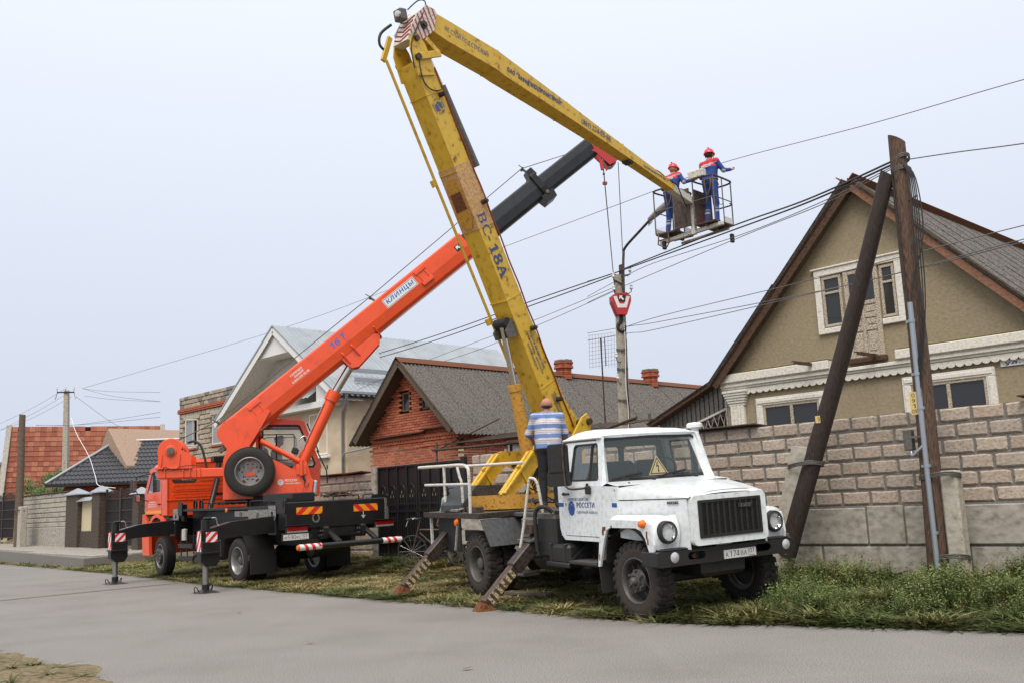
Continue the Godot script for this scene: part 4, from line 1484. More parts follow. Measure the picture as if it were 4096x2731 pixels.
func wheel(parent: Node,at: Transform3D,r: float,w: float,rim_r: float,face: String,tyre_mat: Material,rim_mat: Material,lugs: int) -> Node3D:
	var o:=Node3D.new()
	o.name = "wheel"
	o.transform = at
	parent.add_child(o,true)
	var m:=MB.new()
	var hw:=w/2.0
	m.lathe([[-hw*0.8,rim_r],[-hw,rim_r+0.05],[-hw*1.04,r*0.78],[-hw*0.92,r*0.93],[-hw*0.8,r - 0.02],[0,r - 0.012],[hw*0.8,r - 0.02],[hw*0.92,r*0.93],[hw*1.04,r*0.78],[hw,rim_r+0.05],[hw*0.94,rim_r+0.012],[hw*0.8,rim_r]],I3,48)
	var tyre:=part(o,"tyre",m,tyre_mat)
	m = MB.new()
	if lugs > 0:
		for i in lugs:
			var a:=TAU*i/lugs
			for sgn in [-1.0,1.0]:
				var ang: float = a+(PI/lugs if sgn > 0 else 0.0)
				var rad:=V(0,cos(ang),sin(ang))
				var tang:=V(0,-sin(ang),cos(ang))
				m.box(V(hw*0.95,0.026,TAU*r/lugs*0.62),Transform3D(Basis(V(1,0,0.0)+tang*0.25*sgn,rad,tang),V(hw*0.48*sgn,0,0)+rad*(r - 0.008)),0.006)
				m.box(V(0.03,0.06,TAU*r/lugs*0.45),Transform3D(Basis(V(1,0,0),rad,tang),V(hw*0.94*sgn,0,0)+rad*(r - 0.05)),0.006)
	else:
		for x in [-0.6,-0.2,0.2,0.6]: m.lathe([[hw*(x - 0.14),r - 0.015],[hw*(x - 0.13),r],[hw*(x+0.13),r],[hw*(x+0.14),r - 0.015]],I3,48)
	part(tyre,"tread",m,M.tyre)
	m = MB.new()
	var lip:=hw*0.86
	m.lathe([[lip - 0.02,rim_r+0.012],[lip+0.012,rim_r+0.014],[lip+0.016,rim_r+0.002],[lip,rim_r - 0.012],[lip - 0.03,rim_r - 0.022],[-hw*0.8,rim_r - 0.035],[-hw*0.85,rim_r+0.01]],I3,40)
	var rim:=part(o,"rim",m,rim_mat)
	m = MB.new()
	if face=="convex":
		var holes:=[]
		for i in 5:
			var hp:=PackedVector2Array()
			for k in 10: hp.append(Vector2(rim_r*0.72+cos(TAU*k/10.0)*0.052,sin(TAU*k/10.0)*0.075).rotated(TAU*i/5.0))
			holes.append(hp)
		pierced(m,disc(rim_r - 0.03,40),holes,lip - 0.05,lip - 0.035,Transform3D(Basis(V(0,0,-1),V(0,1,0),V(1,0,0)),V(0,0,0)))
		m.lathe([[lip - 0.04,rim_r*0.52],[lip - 0.005,rim_r*0.47],[lip+0.004,rim_r*0.3],[lip+0.004,0.06]],I3,32)
		part(rim,"disc",m,rim_mat)
		m = MB.new()
		m.lathe([[lip,0.095],[lip+0.03,0.09],[lip+0.035,0.075],[lip+0.02,0.06],[lip+0.065,0.05],[lip+0.09,0.035],[lip+0.09,0.0]],I3,20)
		for i in 6:
			var a:=TAU*i/6.0
			m.cyl(V(lip - 0.01,cos(a)*0.125,sin(a)*0.125),V(lip+0.035,cos(a)*0.125,sin(a)*0.125),0.02,8,0.016)
		part(rim,"hub",m,M.rim_grey)
		m = MB.new()
		m.lathe([[lip - 0.13,rim_r - 0.04],[lip - 0.13,0.0]],I3,24)
		part(rim,"back_disc",m,M.frame_black)
	elif face=="cover":
		m.lathe([[lip - 0.03,rim_r - 0.03],[lip - 0.05,rim_r*0.75],[lip+0.03,rim_r*0.68],[lip+0.05,rim_r*0.6],[lip+0.055,0.0]],I3,32)
		part(rim,"hub_cover",m,M.plastic_black)
		m = MB.new()
		for i in 10:
			var a:=TAU*i/10.0
			m.cyl(V(lip+0.03,cos(a)*rim_r*0.56,sin(a)*rim_r*0.56),V(lip+0.075,cos(a)*rim_r*0.56,sin(a)*rim_r*0.56),0.017,8)
		part(rim,"nuts",m,M.rim_silver)
	else:
		var deep:=hw*1.0
		var holes:=[]
		for i in 10: holes.append(moved(disc(0.02,8),cos(TAU*i/10.0)*rim_r*0.58,sin(TAU*i/10.0)*rim_r*0.58))
		for i in 5:
			var hp:=PackedVector2Array()
			for k in 10: hp.append(Vector2(rim_r*0.8+cos(TAU*k/10.0)*0.024,sin(TAU*k/10.0)*0.05).rotated(TAU*(i+0.3)/5.0))
			holes.append(hp)
		var dd:=0.3 if face=="deep" else 0.75
		pierced(m,disc(rim_r - 0.03,40),holes,-hw*dd - 0.012,-hw*dd,Transform3D(Basis(V(0,0,-1),V(0,1,0),V(1,0,0)),V(0,0,0)))
		part(rim,"disc",m,rim_mat)
		if face=="deep":
			m = MB.new()
			m.lathe([[-hw*dd,0.1],[-hw*dd+0.1,0.095],[-hw*dd+0.12,0.06],[-hw*dd+0.12,0.0]],I3,20)
			for i in 8: m.cyl(V(-hw*dd,cos(TAU*i/8.0)*0.13,sin(TAU*i/8.0)*0.13),V(-hw*dd+0.04,cos(TAU*i/8.0)*0.13,sin(TAU*i/8.0)*0.13),0.018,8)
			part(rim,"hub",m,M.rim_grey)
	return o
func emblem(parent: Node,at: Transform3D,rx: float,ry: float,material: Material,cut: Material) -> void:
	var hub:=Vector2(0.05*rx,0.52*ry)
	var rays:=[]
	for a in [200.0,232.0,257.0,281.0,306.0,338.0,20.0,90.0,160.0]:
		var d:=Vector2(cos(deg_to_rad(a)),sin(deg_to_rad(a)))
		var nn:=Vector2(-d.y,d.x)*0.028*(rx+ry)
		rays.append(PackedVector2Array([hub - d*0.01 - nn*0.35,hub - d*0.01+nn*0.35,hub+d*3.0*ry+nn,hub+d*3.0*ry - nn]))
	var fields:=[disc(rx,40,ry)]
	for r in rays:
		var next:=[]
		for f in fields:
			for c in Geometry2D.clip_polygons(f,r):
				if not Geometry2D.is_polygon_clockwise(c): next.append(c)
		fields = next
	var m:=MB.new()
	for f in fields: m.ext(f,0.0,0.003,at)
	part(parent,"emblem",m,material)
func number_plate(parent: Node,at: Transform3D,digits: Array) -> void:
	var o:=Node3D.new()
	o.name = "number_plate"
	o.transform = at
	parent.add_child(o,true)
	var m:=MB.new()
	m.ext(rrect(-0.26,-0.056,0.26,0.056,0.008),-0.004,0.0)
	part(o,"plate",m,M.plate_white)
	m = MB.new()
	pierced(m,rrect(-0.26,-0.056,0.26,0.056,0.008),[rrect(-0.256,-0.052,0.256,0.052,0.006)],0.0005,0.0015)
	m.span(V(0.132,-0.052,0.0005),V(0.136,0.052,0.0015))
	for x in [-0.242,0.243]: m.ext(moved(disc(0.004,8),x,0.0),0.0005,0.002)
	part(o,"border",m,M.black_ink)
	for d in digits: lettering(o,d[0],M.black_ink,Transform3D(Basis(),V(d[1],d[2],0.0)),d[3],d[4],false,false,"lettering",0.0,0.002)
	for k in 3: pbox(o,"flag",V(0.205,-0.037 - k*0.006,0.0),V(0.228,-0.031 - k*0.006,0.0015),[M.white_mark,M.blue_stripe,M.red_mark][k],0.0)
func striped(parent: Node,called: String,w: float,h: float,at: Transform3D,base: Material,band: Material,lean: float,pitch: float,duty:=0.5,off:=0.0) -> void:
	var o:=Node3D.new()
	o.name = called
	o.transform = at
	parent.add_child(o,true)
	var m:=MB.new()
	m.span(V(-w/2,-h/2,-0.003),V(w/2,h/2,0.0))
	part(o,"plate",m,base)
	m = MB.new()
	for p in stripes(w,h,lean,pitch,duty,off): m.ext(p,0.0004,0.0016)
	part(o,"stripes",m,band)
const LIFT_AT:=Transform3D(Vector3(0.47101,-0.02346,0.88182),Vector3(-0.02273,0.99899,0.03872),Vector3(-0.88184,-0.03828,0.47),Vector3(2.26,0.027,-12.955))
const SLEW_AT:=Transform3D(Vector3(0.68873,0,-0.72501),Vector3(0,1,0),Vector3(0.72501,0,0.68873),Vector3(-0.03,0,-17.139))
func lift_truck() -> void:
	var o:=thing("aerial_lift_truck","white cab truck carrying a yellow folded arm lift with two baskets","truck",LIFT_AT)
	lift_cab(o)
	lift_chassis(o)
	lift_arm(o)
func lift_cab(o: Node3D) -> void:
	var W: Material = M.white_paint
	var side_z:=0.93
	var m:=MB.new()
	var tilt:=0.13/0.66
	for sg in [1.0,-1.0]:
		var up_t:=Transform3D(Basis(V(1,0,0),V(0,1,-tilt*sg).normalized(),V(0,tilt,sg).normalized() if sg > 0 else V(0,tilt,-1).normalized()),V(0,1.66,side_z*sg))
		if sg < 0: up_t.basis = Basis(V(1,0,0),V(0,1,tilt).normalized(),V(0,tilt,-1).normalized())
		var win:=pv([-1.45,0.085,-1.43,0.545,-1.39,0.58,-0.86,0.58,-0.82,0.555,-0.725,0.10,-0.745,0.07,-1.42,0.07])
		m = MB.new()
		m.ext(pv([-1.78,1.1,-1.74,0.99,-1.66,0.93,-0.66,0.93,-0.66,0.985,-1.635,0.985,-1.645,1.66,-1.78,1.66]),side_z*sg - 0.03*sg,side_z*sg)
		m.ext(pv([-1.78,0.0,-1.645,0.0,-1.63,0.66,-1.69,0.66,-1.76,0.3]),-0.03,0.0,up_t)
		part(o,"cab_side",m,W)
		var d:=Node3D.new()
		d.name = "door"
		o.add_child(d,true)
		m = MB.new()
		m.ext(pv([-1.637,1.06,-1.60,0.995,-0.675,0.995,-0.662,1.2,-0.645,1.66,-1.637,1.66]),(side_z - 0.03)*sg,(side_z+0.004)*sg)
		pierced(m,pv([-1.637,0.0,-0.645,0.0,-0.74,0.66,-1.622,0.66]),[win],-0.03,0.004,up_t)
		part(d,"door_panel",m,W)
		m = MB.new()
		pierced(m,win,[Geometry2D.offset_polygon(win,-0.022)[0]],-0.02,0.008,up_t)
		m.ext(pv([-0.96,0.075,-0.925,0.075,-0.945,0.575,-0.98,0.575]),-0.02,0.008,up_t)
		part(d,"window_seal",m,M.rubber)
		m = MB.new()
		m.ext(Geometry2D.offset_polygon(win,-0.01)[0],-0.012,-0.008,up_t)
		part(d,"window_glass",m,M.glass)
		m = MB.new()
		m.box(V(0.17,0.028,0.03),Transform3D(Basis(),V(-1.545,1.56,(side_z+0.02)*sg)),0.008)
		m.cyl(V(-1.59,1.56,side_z*sg),V(-1.59,1.56,(side_z+0.035)*sg),0.022,10)
		part(d,"handle",m,M.plastic_black)
		pbox(d,"latch_plate",V(-1.585,1.4,(side_z+0.001)*sg),V(-1.565,1.435,(side_z+0.008)*sg),M.plastic_black,0.002)
		if sg > 0:
			var tz:=side_z+0.0045
			lettering(d,"X8948502150AW1084",M.navy_letter,Transform3D(Basis(),V(-1.25,1.487,tz)),0.53,0.04,false)
			emblem(d,Transform3D(Basis(),V(-1.43,1.365,tz)),0.085,0.1,M.blue_stripe,W)
			lettering(d,"РОССЕТИ",M.navy_letter,Transform3D(Basis(),V(-1.065,1.41,tz)),0.45,0.07,true)
			lettering(d,"СЕВЕРНЫЙ КАВКАЗ",M.navy_letter,Transform3D(Basis(),V(-1.04,1.317,tz)),0.52,0.042,false)
			pbox(d,"rivet_plate",V(-1.14,1.52,tz),V(-1.02,1.66,tz+0.005),W,0.003)
		pbox(o,"stripe",V(-1.781,1.385,side_z*sg),V(-1.64,1.44,(side_z+0.0025)*sg),M.blue_stripe,0.0)
		m = MB.new()
		m.ext(pv([-0.655,1.15,-0.30,1.15,-0.285,1.645,-0.638,1.655]),0.0,0.03,Transform3D(Basis(V(1,0,0.02*-sg).normalized(),UP,V(0,0,sg)),V(0,0,(side_z - 0.035)*sg)))
		var sc:=part(o,"scuttle_panel",m,W)
		for b in [[-0.62,1.6],[-0.34,1.6],[-0.6,1.32]]:
			m = MB.new()
			m.cyl(V(b[0],b[1],(side_z - 0.01)*sg),V(b[0],b[1],(side_z+0.004)*sg),0.013,8)
			part(sc,"screw",m,M.grey_steel)
		pbox(o,"stripe",V(-0.65,1.382,(side_z - 0.001)*sg),V(-0.31,1.437,(side_z+0.0035)*sg),M.blue_stripe,0.0)
		m = MB.new()
		m.loft([[V(-0.64,1.655,(side_z - 0.005)*sg),V(-0.56,1.69,0.90*sg),V(-0.66,1.7,0.80*sg),V(-0.70,1.655,0.88*sg)],[V(-0.73,2.32,0.805*sg),V(-0.79,2.33,0.765*sg),V(-0.86,2.33,0.70*sg),V(-0.80,2.32,0.79*sg)]])
		part(o,"windscreen_pillar",m,W)
	m = MB.new()
	m.patch(func(a,b):
		var z:=lerpf(-0.83,0.83,b)
		var x:=lerpf(-1.72,-0.76,a)
		var e:=1.0 - pow(absf(b*2.0 - 1.0),7.0)
		var f:=1.0 - pow(absf(a*2.0 - 1.0),6.0)
		return V(x,2.305+0.095*e*(0.25+0.75*f)+0.03*e*smoothstep(0.75,0.35,a),z),24,20,UP)
	m.patch(func(a,b):
		var z:=lerpf(-0.83,0.83,a)
		var e:=1.0 - pow(absf(a*2.0 - 1.0),7.0)
		return V(lerpf(-0.76,-0.80,b)+0.03*e - 0.05*pow(absf(a*2.0 - 1.0),4.0),lerpf(2.329*e+2.305*(1.0 - e),2.27,b),z),20,4,V(1,0,0))
	m.span(V(-1.72,2.285,0.79),V(-0.74,2.31,0.84),0.008)
	m.span(V(-1.72,2.285,-0.84),V(-0.74,2.31,-0.79),0.008)
	m.patch(func(a,b):
		var z:=lerpf(-0.83,0.83,a)
		var e:=1.0 - pow(absf(a*2.0 - 1.0),7.0)
		return V(lerpf(-1.72,-1.74,b),lerpf(2.305+0.024*e,2.25,b),z),16,2,V(-1,0,0))
	part(o,"roof",m,W)
	m = MB.new()
	var bt:=Transform3D(Basis(V(0,0,1),V(0.06,1,0).normalized(),V(-1,0.06,0).normalized()),V(-1.77,0,0))
	pierced(m,pv([-0.92,0.95,0.92,0.95,0.92,1.66,0.80,2.3,-0.80,2.3,-0.92,1.66]),[rrect(-0.04,1.92,0.62,2.19,0.05),rrect(-0.72,1.92,-0.10,2.19,0.05)],-0.02,0.0,bt)
	part(o,"back_wall",m,W)
	m = MB.new()
	for q in [rrect(-0.04,1.92,0.62,2.19,0.05),rrect(-0.72,1.92,-0.10,2.19,0.05)]: m.ext(q,-0.012,-0.008,bt)
	part(o,"back_window",m,M.glass)
	m = MB.new()
	pierced(m,pv([-0.9,1.2,0.9,1.2,0.9,1.66,0.78,2.28,-0.78,2.28,-0.9,1.66]),[rrect(-0.03,1.93,0.61,2.18,0.05),rrect(-0.71,1.93,-0.11,2.18,0.05)],-0.06,-0.03,bt)
	m.span(V(-1.7,1.0,-0.88),V(-0.6,1.02,0.88))
	m.span(V(-1.6,2.26,-0.76),V(-0.85,2.28,0.76))
	part(o,"cab_lining",m,M.cab_inside)
	m = MB.new()
	m.box(V(0.5,0.16,1.0),Transform3D(Basis(),V(-1.4,1.35,0.2)),0.05)
	m.box(V(0.14,0.62,1.0),Transform3D(Basis(V(0,0,1),0.12),V(-1.62,1.66,0.2)),0.05)
	m.box(V(0.5,0.16,0.46),Transform3D(Basis(),V(-1.38,1.35,-0.55)),0.05)
	m.box(V(0.14,0.62,0.46),Transform3D(Basis(V(0,0,1),0.12),V(-1.6,1.66,-0.55)),0.05)
	part(o,"seat",m,M.seat_cloth)
	m = MB.new()
	m.loft([[V(-0.66,1.70,0.8),V(-0.66,1.70,-0.8),V(-0.62,1.3,-0.85),V(-0.62,1.3,0.85)],[V(-0.95,1.74,0.8),V(-0.95,1.74,-0.8),V(-0.95,1.3,-0.85),V(-0.95,1.3,0.85)]])
	part(o,"dashboard",m,M.cab_inside)
	m = MB.new()
	var ring:=[]
	for i in 25:
		var a:=TAU*i/24.0
		ring.append(V(-1.12,1.80,-0.45)+V(0.06,0.13,0)*cos(a)*1.3+V(0,0,0.21)*sin(a))
	m.tube(ring,0.017,8)
	m.cyl(V(-1.12,1.80,-0.45),V(-0.9,1.5,-0.45),0.02,8)
	m.bar(V(-1.12,1.80,-0.65),V(-1.12,1.80,-0.25),0.02,0.03,UP)
	part(o,"steering_wheel",m,M.rubber)
	var ws:=PackedVector2Array()
	for q in [[0.83,1.735],[0.835,1.78],[0.795,2.215],[0.765,2.262],[0.70,2.28],[0.0,2.295],[-0.70,2.28],[-0.765,2.262],[-0.795,2.215],[-0.835,1.78],[-0.83,1.735],[-0.79,1.712],[0.0,1.70],[0.79,1.712]]: ws.append(Vector2(q[0],q[1]))
	var bow:=func(p: Vector2,out: float) -> Vector3: return V(-0.685 - (p.y - 1.70)*0.22+out+0.05*(1.0 - p.x*p.x/0.7),p.y,p.x)
	m = MB.new()
	var inner: PackedVector2Array = Geometry2D.offset_polygon(ws,-0.03)[0]
	var outer: PackedVector2Array = Geometry2D.offset_polygon(ws,0.012)[0]
	for pair in [[outer,ws,0.005,0.02],[ws,inner,0.02,0.008]]:
		var A: PackedVector2Array = pair[0]
		var B: PackedVector2Array = pair[1]
		var nb:=64
		for i in nb:
			var pa:=along_loop(A,float(i)/nb)
			var pb:=along_loop(A,float(i+1)/nb)
			var qa:=nearest_on(B,pa)
			var qb:=nearest_on(B,pb)
			m.quad(bow.call(pa,pair[2]),bow.call(pb,pair[2]),bow.call(qb,pair[3]),bow.call(qa,pair[3]),V(1,0,0))
	part(o,"windscreen_seal",m,M.rubber)
	m = MB.new()
	m.patch(func(a,b):
		var z:=lerpf(-0.81,0.81,a)
		var y:=lerpf(1.70,2.275,b)
		z*=lerpf(1.01,0.945,b)
		return bow.call(Vector2(z,y),0.004),20,6,V(1,0,0))
	part(o,"windscreen",m,M.glass)
	m = MB.new()
	for i in 24:
		var z0:=lerpf(-0.93,0.93,i/24.0)
		var z1:=lerpf(-0.93,0.93,(i+1)/24.0)
		var c0: Vector3 = bow.call(Vector2(z0*0.9,1.70),-0.01)
		var c1: Vector3 = bow.call(Vector2(z1*0.9,1.70),-0.01)
		m.quad(V(c0.x,1.705,z0*0.93),V(c1.x,1.705,z1*0.93),V(-0.30,1.652,z1),V(-0.30,1.652,z0),UP)
	part(o,"cowl",m,W)
	for z in [0.12,-0.62]:
		m = MB.new()
		var piv: Vector3 = bow.call(Vector2(z,1.70),0.05)
		var tip: Vector3 = bow.call(Vector2(z+0.4,1.775),0.03)
		m.cyl(piv - V(0,0.03,0),piv+V(0.02,0.015,0),0.022,10)
		m.bar(piv,tip,0.018,0.012,UP)
		m.bar(bow.call(Vector2(z+0.62,1.735),0.02),bow.call(Vector2(z+0.14,1.80),0.02),0.012,0.025,UP)
		part(o,"wiper",m,M.rubber)
	var tri:=thing("warning_triangle","yellow high voltage triangle behind the truck windscreen","sign",LIFT_AT*Transform3D(Basis(V(0.1,0,-1).normalized(),V(-0.15,1,0).normalized(),V(1,0.15,0.1).normalized()).orthonormalized(),V(-0.80,1.86,-0.12)))
	m = MB.new()
	var tp:=pv([-0.16,-0.11,0.16,-0.11,0.0,0.16])
	m.ext(tp,-0.004,0.0)
	part(tri,"board",m,M.orange_mark if false else M.label_yellow)
	m = MB.new()
	pierced(m,Geometry2D.offset_polygon(tp,-0.012)[0],[Geometry2D.offset_polygon(tp,-0.026)[0]],0.0,0.002)
	m.ext(pv([-0.005,0.075,-0.03,0.0,0.0,0.005,-0.006,-0.05,-0.016,-0.046,0.005,-0.085,0.018,-0.04,0.008,-0.046,0.02,0.028,-0.006,0.022,0.012,0.072]),0.0,0.002)
	part(tri,"bolt_mark",m,M.black_ink)
	m = MB.new()
	var hood_y:=func(x: float,z: float) -> float:
		var t:=(x+0.30)/1.05
		var crown:=1.0 - pow(absf(z)/lerpf(0.9,0.6,t),2.6)
		return lerpf(1.628,1.485,t*t*0.4+t*0.6)+crown*lerpf(0.03,0.05,t)+0.012*smoothstep(0.62,0.5,absf(z)/lerpf(0.9,0.6,t))
	m.patch(func(a,b):
		var x:=lerpf(-0.30,0.75,a)
		var hw:=lerpf(0.905,0.585,a)
		var z:=lerpf(-hw,hw,b)
		return V(x,hood_y.call(x,z),z),20,28,UP)
	for sg in [1.0,-1.0]:
		m.patch(func(a,b):
			var x:=lerpf(-0.30,0.75,a)
			var hw:=lerpf(0.905,0.585,a)
			return V(x,lerpf(1.475,hood_y.call(x,hw),b),sg*(hw+0.018*(1.0 - b*b*b))),14,6,V(0,0,sg))
	part(o,"bonnet",m,W)
	for sg in [1.0,-1.0]:
		m = MB.new()
		m.ext(pv([-0.30,1.0,0.76,0.86,0.755,1.462,-0.295,1.462]),-0.02,0.0,Transform3D(Basis(V(1.05,0,-0.32*sg).normalized(),UP,V(0.32,0,1.05*sg).normalized() if sg > 0 else V(0.32,0,-1.05).normalized()),V(-0.30+0.30*1.05/1.1,0,(0.915+-0.09*0.0)*sg - 0.30*0.32/1.1*sg)))
		part(o,"bonnet_side",m,W)
		if sg > 0:
			lettering(o,"DIESEL",M.plastic_black,Transform3D(Basis(V(1.05,0,-0.32).normalized(),UP,V(0.32,0,1.05).normalized()),V(0.53,1.424,0.675)),0.17,0.032,true,false,"badge",0.2,0.008)
	m = MB.new()
	var ft:=Transform3D(Basis(V(0,0,-1),UP,V(1,0,0)),V(0.75,0,0))
	pierced(m,rrect(-0.585,0.9,0.585,1.50,0.07),[rrect(-0.49,0.99,0.49,1.435,0.015)],-0.05,0.02,ft)
	m.patch(func(a,b):
		var z:=lerpf(-0.56,0.56,a)
		return V(lerpf(0.74,0.765,b),lerpf(1.50,1.47,b)+0.045*(1.0 - pow(absf(z)/0.57,2.6)),z),20,3,V(0.5,1,0))
	part(o,"front_mask",m,W)
	var gr:=Node3D.new()
	gr.name = "grille"
	o.add_child(gr,true)
	m = MB.new()
	pierced(m,rrect(-0.492,0.985,0.492,1.438,0.015),[rrect(-0.455,1.025,0.455,1.405,0.01)],0.0,0.035,ft)
	for i in 11: m.span(V(0.75,1.02,-0.45+i*0.0885 - 0.015+0.009),V(0.778,1.41,-0.45+i*0.0885+0.017+0.009),0.004)
	part(gr,"frame",m,M.plastic_black)
	m = MB.new()
	for j in 25: m.span(V(0.745,1.03+j*0.0152,-0.45),V(0.768,1.0375+j*0.0152,0.45))
	part(gr,"slats",m,M.plastic_black)
	pbox(gr,"mesh_back",V(0.70,1.0,-0.47),V(0.71,1.43,0.47),M.black_ink,0.0)
	m = MB.new()
	m.box(V(0.014,0.055,0.23),Transform3D(Basis(),V(0.785,1.335,-0.24)),0.006)
	part(gr,"badge",m,M.plastic_black)
	lettering(gr,"ГАЗ",M.grey_steel,Transform3D(Basis(V(0,0,-1),UP,V(1,0,0)),V(0.7925,1.335,-0.24)),0.15,0.04)
	for sg in [1.0,-1.0]:
		var wing:=Node3D.new()
		wing.name = "wing"
		o.add_child(wing,true)
		var arch:=pv([-0.67,0.63,-0.60,0.98,-0.52,1.17,-0.44,1.235,0.42,1.235,0.54,1.19,0.585,0.95,0.565,0.83,0.50,0.82,0.42,1.02,0.34,1.11,0.24,1.14,-0.33,1.135,-0.42,1.10,-0.49,0.97,-0.625,0.63])
		m = MB.new()
		m.ext(arch,1.02,1.05,Transform3D(Basis(V(1,0,0),UP,V(0,0,1)) if sg > 0 else Basis(V(1,0,0),UP,V(0,0,-1)),V(0,0,0)))
		part(wing,"arch_skin",m,W)
		m = MB.new()
		m.patch(func(a,b):
			var x:=lerpf(-0.5,0.52,a)
			var zi:=lerpf(0.93,0.66,clampf((x+0.3)/1.05,0.0,1.0))
			var ang = b*PI/2.0
			var z:=lerpf(1.05,zi,pow(b,0.8))
			var y:=1.225+0.06*sin(ang) - 0.02*smoothstep(0.3,0.52,x) - 0.10*smoothstep(-0.35,-0.5,x)
			return V(x,y,z*sg),16,8,UP)
		m.patch(func(a,b):
			var z:=lerpf(1.05,0.93,a)
			var t = b*b*0.5+b*0.5
			return V(lerpf(-0.5,-0.675,b),lerpf(1.125+0.06*sin(a*PI/2),0.63,t),z*sg),4,8,V(-1,0.4,0))
		part(wing,"wing_top",m,W)
		m = MB.new()
		m.patch(func(a,b):
			var z:=lerpf(1.052,0.66,a)
			var y:=lerpf(1.283 - 0.06*pow(1.0 - a,3.0),0.82+0.05*a,b)
			var bulge:=0.05*sin(PI*clampf(b*1.1,0.0,1.0)) - 0.05*pow(1.0 - a,4.0)
			return V(0.54+bulge+0.03*b,y,z*sg),12,12,V(1,0,0))
		m.quad(V(0.565,0.82,1.05*sg),V(0.60,0.87,0.66*sg),V(0.3,0.87,0.66*sg),V(0.50,0.82,1.05*sg),-UP)
		part(wing,"wing_front",m,W)
		m = MB.new()
		m.patch(func(a,b):
			var ang = PI*(1.0 - a)
			return V(-0.05+cos(ang)*0.5,0.68+sin(ang)*0.45,lerpf(1.0,0.55,b)*sg),16,2,-UP)
		part(wing,"inner_arch",m,M.frame_black)
		for q in [[-0.47,1.12,0.05,0.035],[-0.50,1.07,0.03,0.05],[0.46,1.06,0.022,0.07],[0.475,0.98,0.018,0.05],[0.44,1.2,0.03,0.02],[-0.3,1.15,0.02,0.02],[-0.62,0.75,0.012,0.06]]:
			var rp:=PackedVector2Array()
			for i in 11: rp.append(Vector2(q[0]+cos(TAU*i/11.0)*q[2]*(0.6+0.5*absf(sin(i*5.1))),q[1]+sin(TAU*i/11.0)*q[3]*(0.6+0.5*absf(cos(i*3.7)))))
			m = MB.new()
			m.ext(rp,1.05,1.0515,Transform3D(Basis(V(1,0,0),UP,V(0,0,sg)) if sg > 0 else Basis(V(1,0,0),UP,V(0,0,-1)),V(0,0,0)))
			part(wing,"rust_spot",m,M.rust)
		m = MB.new()
		m.lathe([[0,0.055],[0.02,0.05],[0.06,0.035],[0.075,0.0]],Transform3D(Basis(V(0,0,sg),UP,V(-sg,0,0)),V(0.40,1.195,1.045*sg)),16)
		part(wing,"side_lamp",m,M.amber)
		var hl:=Node3D.new()
		hl.name = "headlamp"
		hl.transform = Transform3D(Basis(),V(0.575,1.085,0.845*sg))
		o.add_child(hl,true)
		m = MB.new()
		m.lathe([[-0.02,0.138],[0.05,0.135],[0.062,0.125],[0.055,0.108]],I3,28)
		part(hl,"bezel",m,M.rubber)
		m = MB.new()
		m.lathe([[0.055,0.112],[0.068,0.108],[0.07,0.10],[0.062,0.096]],I3,28)
		part(hl,"ring",m,M.rim_grey)
		m = MB.new()
		m.lathe([[-0.04,0.0],[-0.025,0.05],[0.05,0.1]],I3,24)
		part(hl,"reflector",m,M.reflector)
		m = MB.new()
		m.lathe([[0.062,0.1],[0.078,0.06],[0.084,0.0]],I3,24)
		var ribs:=part(hl,"lens",m,M.glass)
		m = MB.new()
		for i in 9: m.cyl(V(0.07,-0.07+i*0.006,-0.08+i*0.02),V(0.07,-0.02 - absf(i - 4.0)*0.006,-0.08+i*0.02),0.004,5)
		part(hl,"lens_ribs",m,M.glass)
		m = MB.new()
		m.box(V(0.012,0.42,0.3),Transform3D(Basis(V(0,0,1),0.12),V(-0.64,0.5,0.9*sg)),0.004)
		part(wing,"mud_flap",m,M.rubber)
		var mi:=Node3D.new()
		mi.name = "mirror"
		o.add_child(mi,true)
		m = MB.new()
		m.tube(bend([V(-0.82,2.27,0.85*sg),V(-1.1,2.265,1.05*sg),V(-1.2,2.24,1.13*sg),V(-1.23,2.1,1.14*sg),V(-1.22,1.75,1.14*sg),V(-1.19,1.66,1.13*sg),V(-1.12,1.63,1.08*sg),V(-0.95,1.64,0.96*sg)],4),0.014,8)
		part(mi,"bracket",m,M.brown_steel)
		for q in [[2.05,0.40,0.28],[1.775,0.2,0.33]]:
			m = MB.new()
			m.ext(rrect(-q[2]/2,-q[1]/2,q[2]/2,q[1]/2,0.04),-0.05,0.03,Transform3D(Basis(V(0.75,0,-0.66*sg).normalized(),UP,V(0.66*sg,0,0.75).normalized()),V(-1.33,q[0],1.16*sg)))
			part(mi,"housing",m,M.plastic_black)
		m = MB.new()
		m.box(V(0.09,0.11,0.05),Transform3D(Basis(),V(-0.93,1.61,0.965*sg)),0.01)
		m.cyl(V(-0.95,1.64,0.96*sg),V(-0.95,1.7,0.96*sg),0.018,8)
		part(mi,"foot",m,M.plastic_black)
	var bp:=Node3D.new()
	bp.name = "bumper"
	o.add_child(bp,true)
	m = MB.new()
	var bf:=Transform3D(Basis(V(0,0,-1),UP,V(1,0,0)),V(0.69,0,0))
	pierced(m,rrect(-1.085,0.685,1.085,0.865,0.03),[moved(rrect(-0.13,-0.045,0.13,0.045,0.044),0.55,0.785),moved(rrect(-0.13,-0.045,0.13,0.045,0.044),-0.50,0.785)],-0.03,0.0,bf)
	m.span(V(0.45,0.845,-1.05),V(0.665,0.868,1.05),0.006)
	m.span(V(0.45,0.685,-1.05),V(0.665,0.70,1.05),0.006)
	for sg in [1.0,-1.0]: m.span(V(0.36,0.69,1.055*sg),V(0.68,0.865,1.085*sg),0.01)
	part(bp,"beam",m,M.plastic_black)
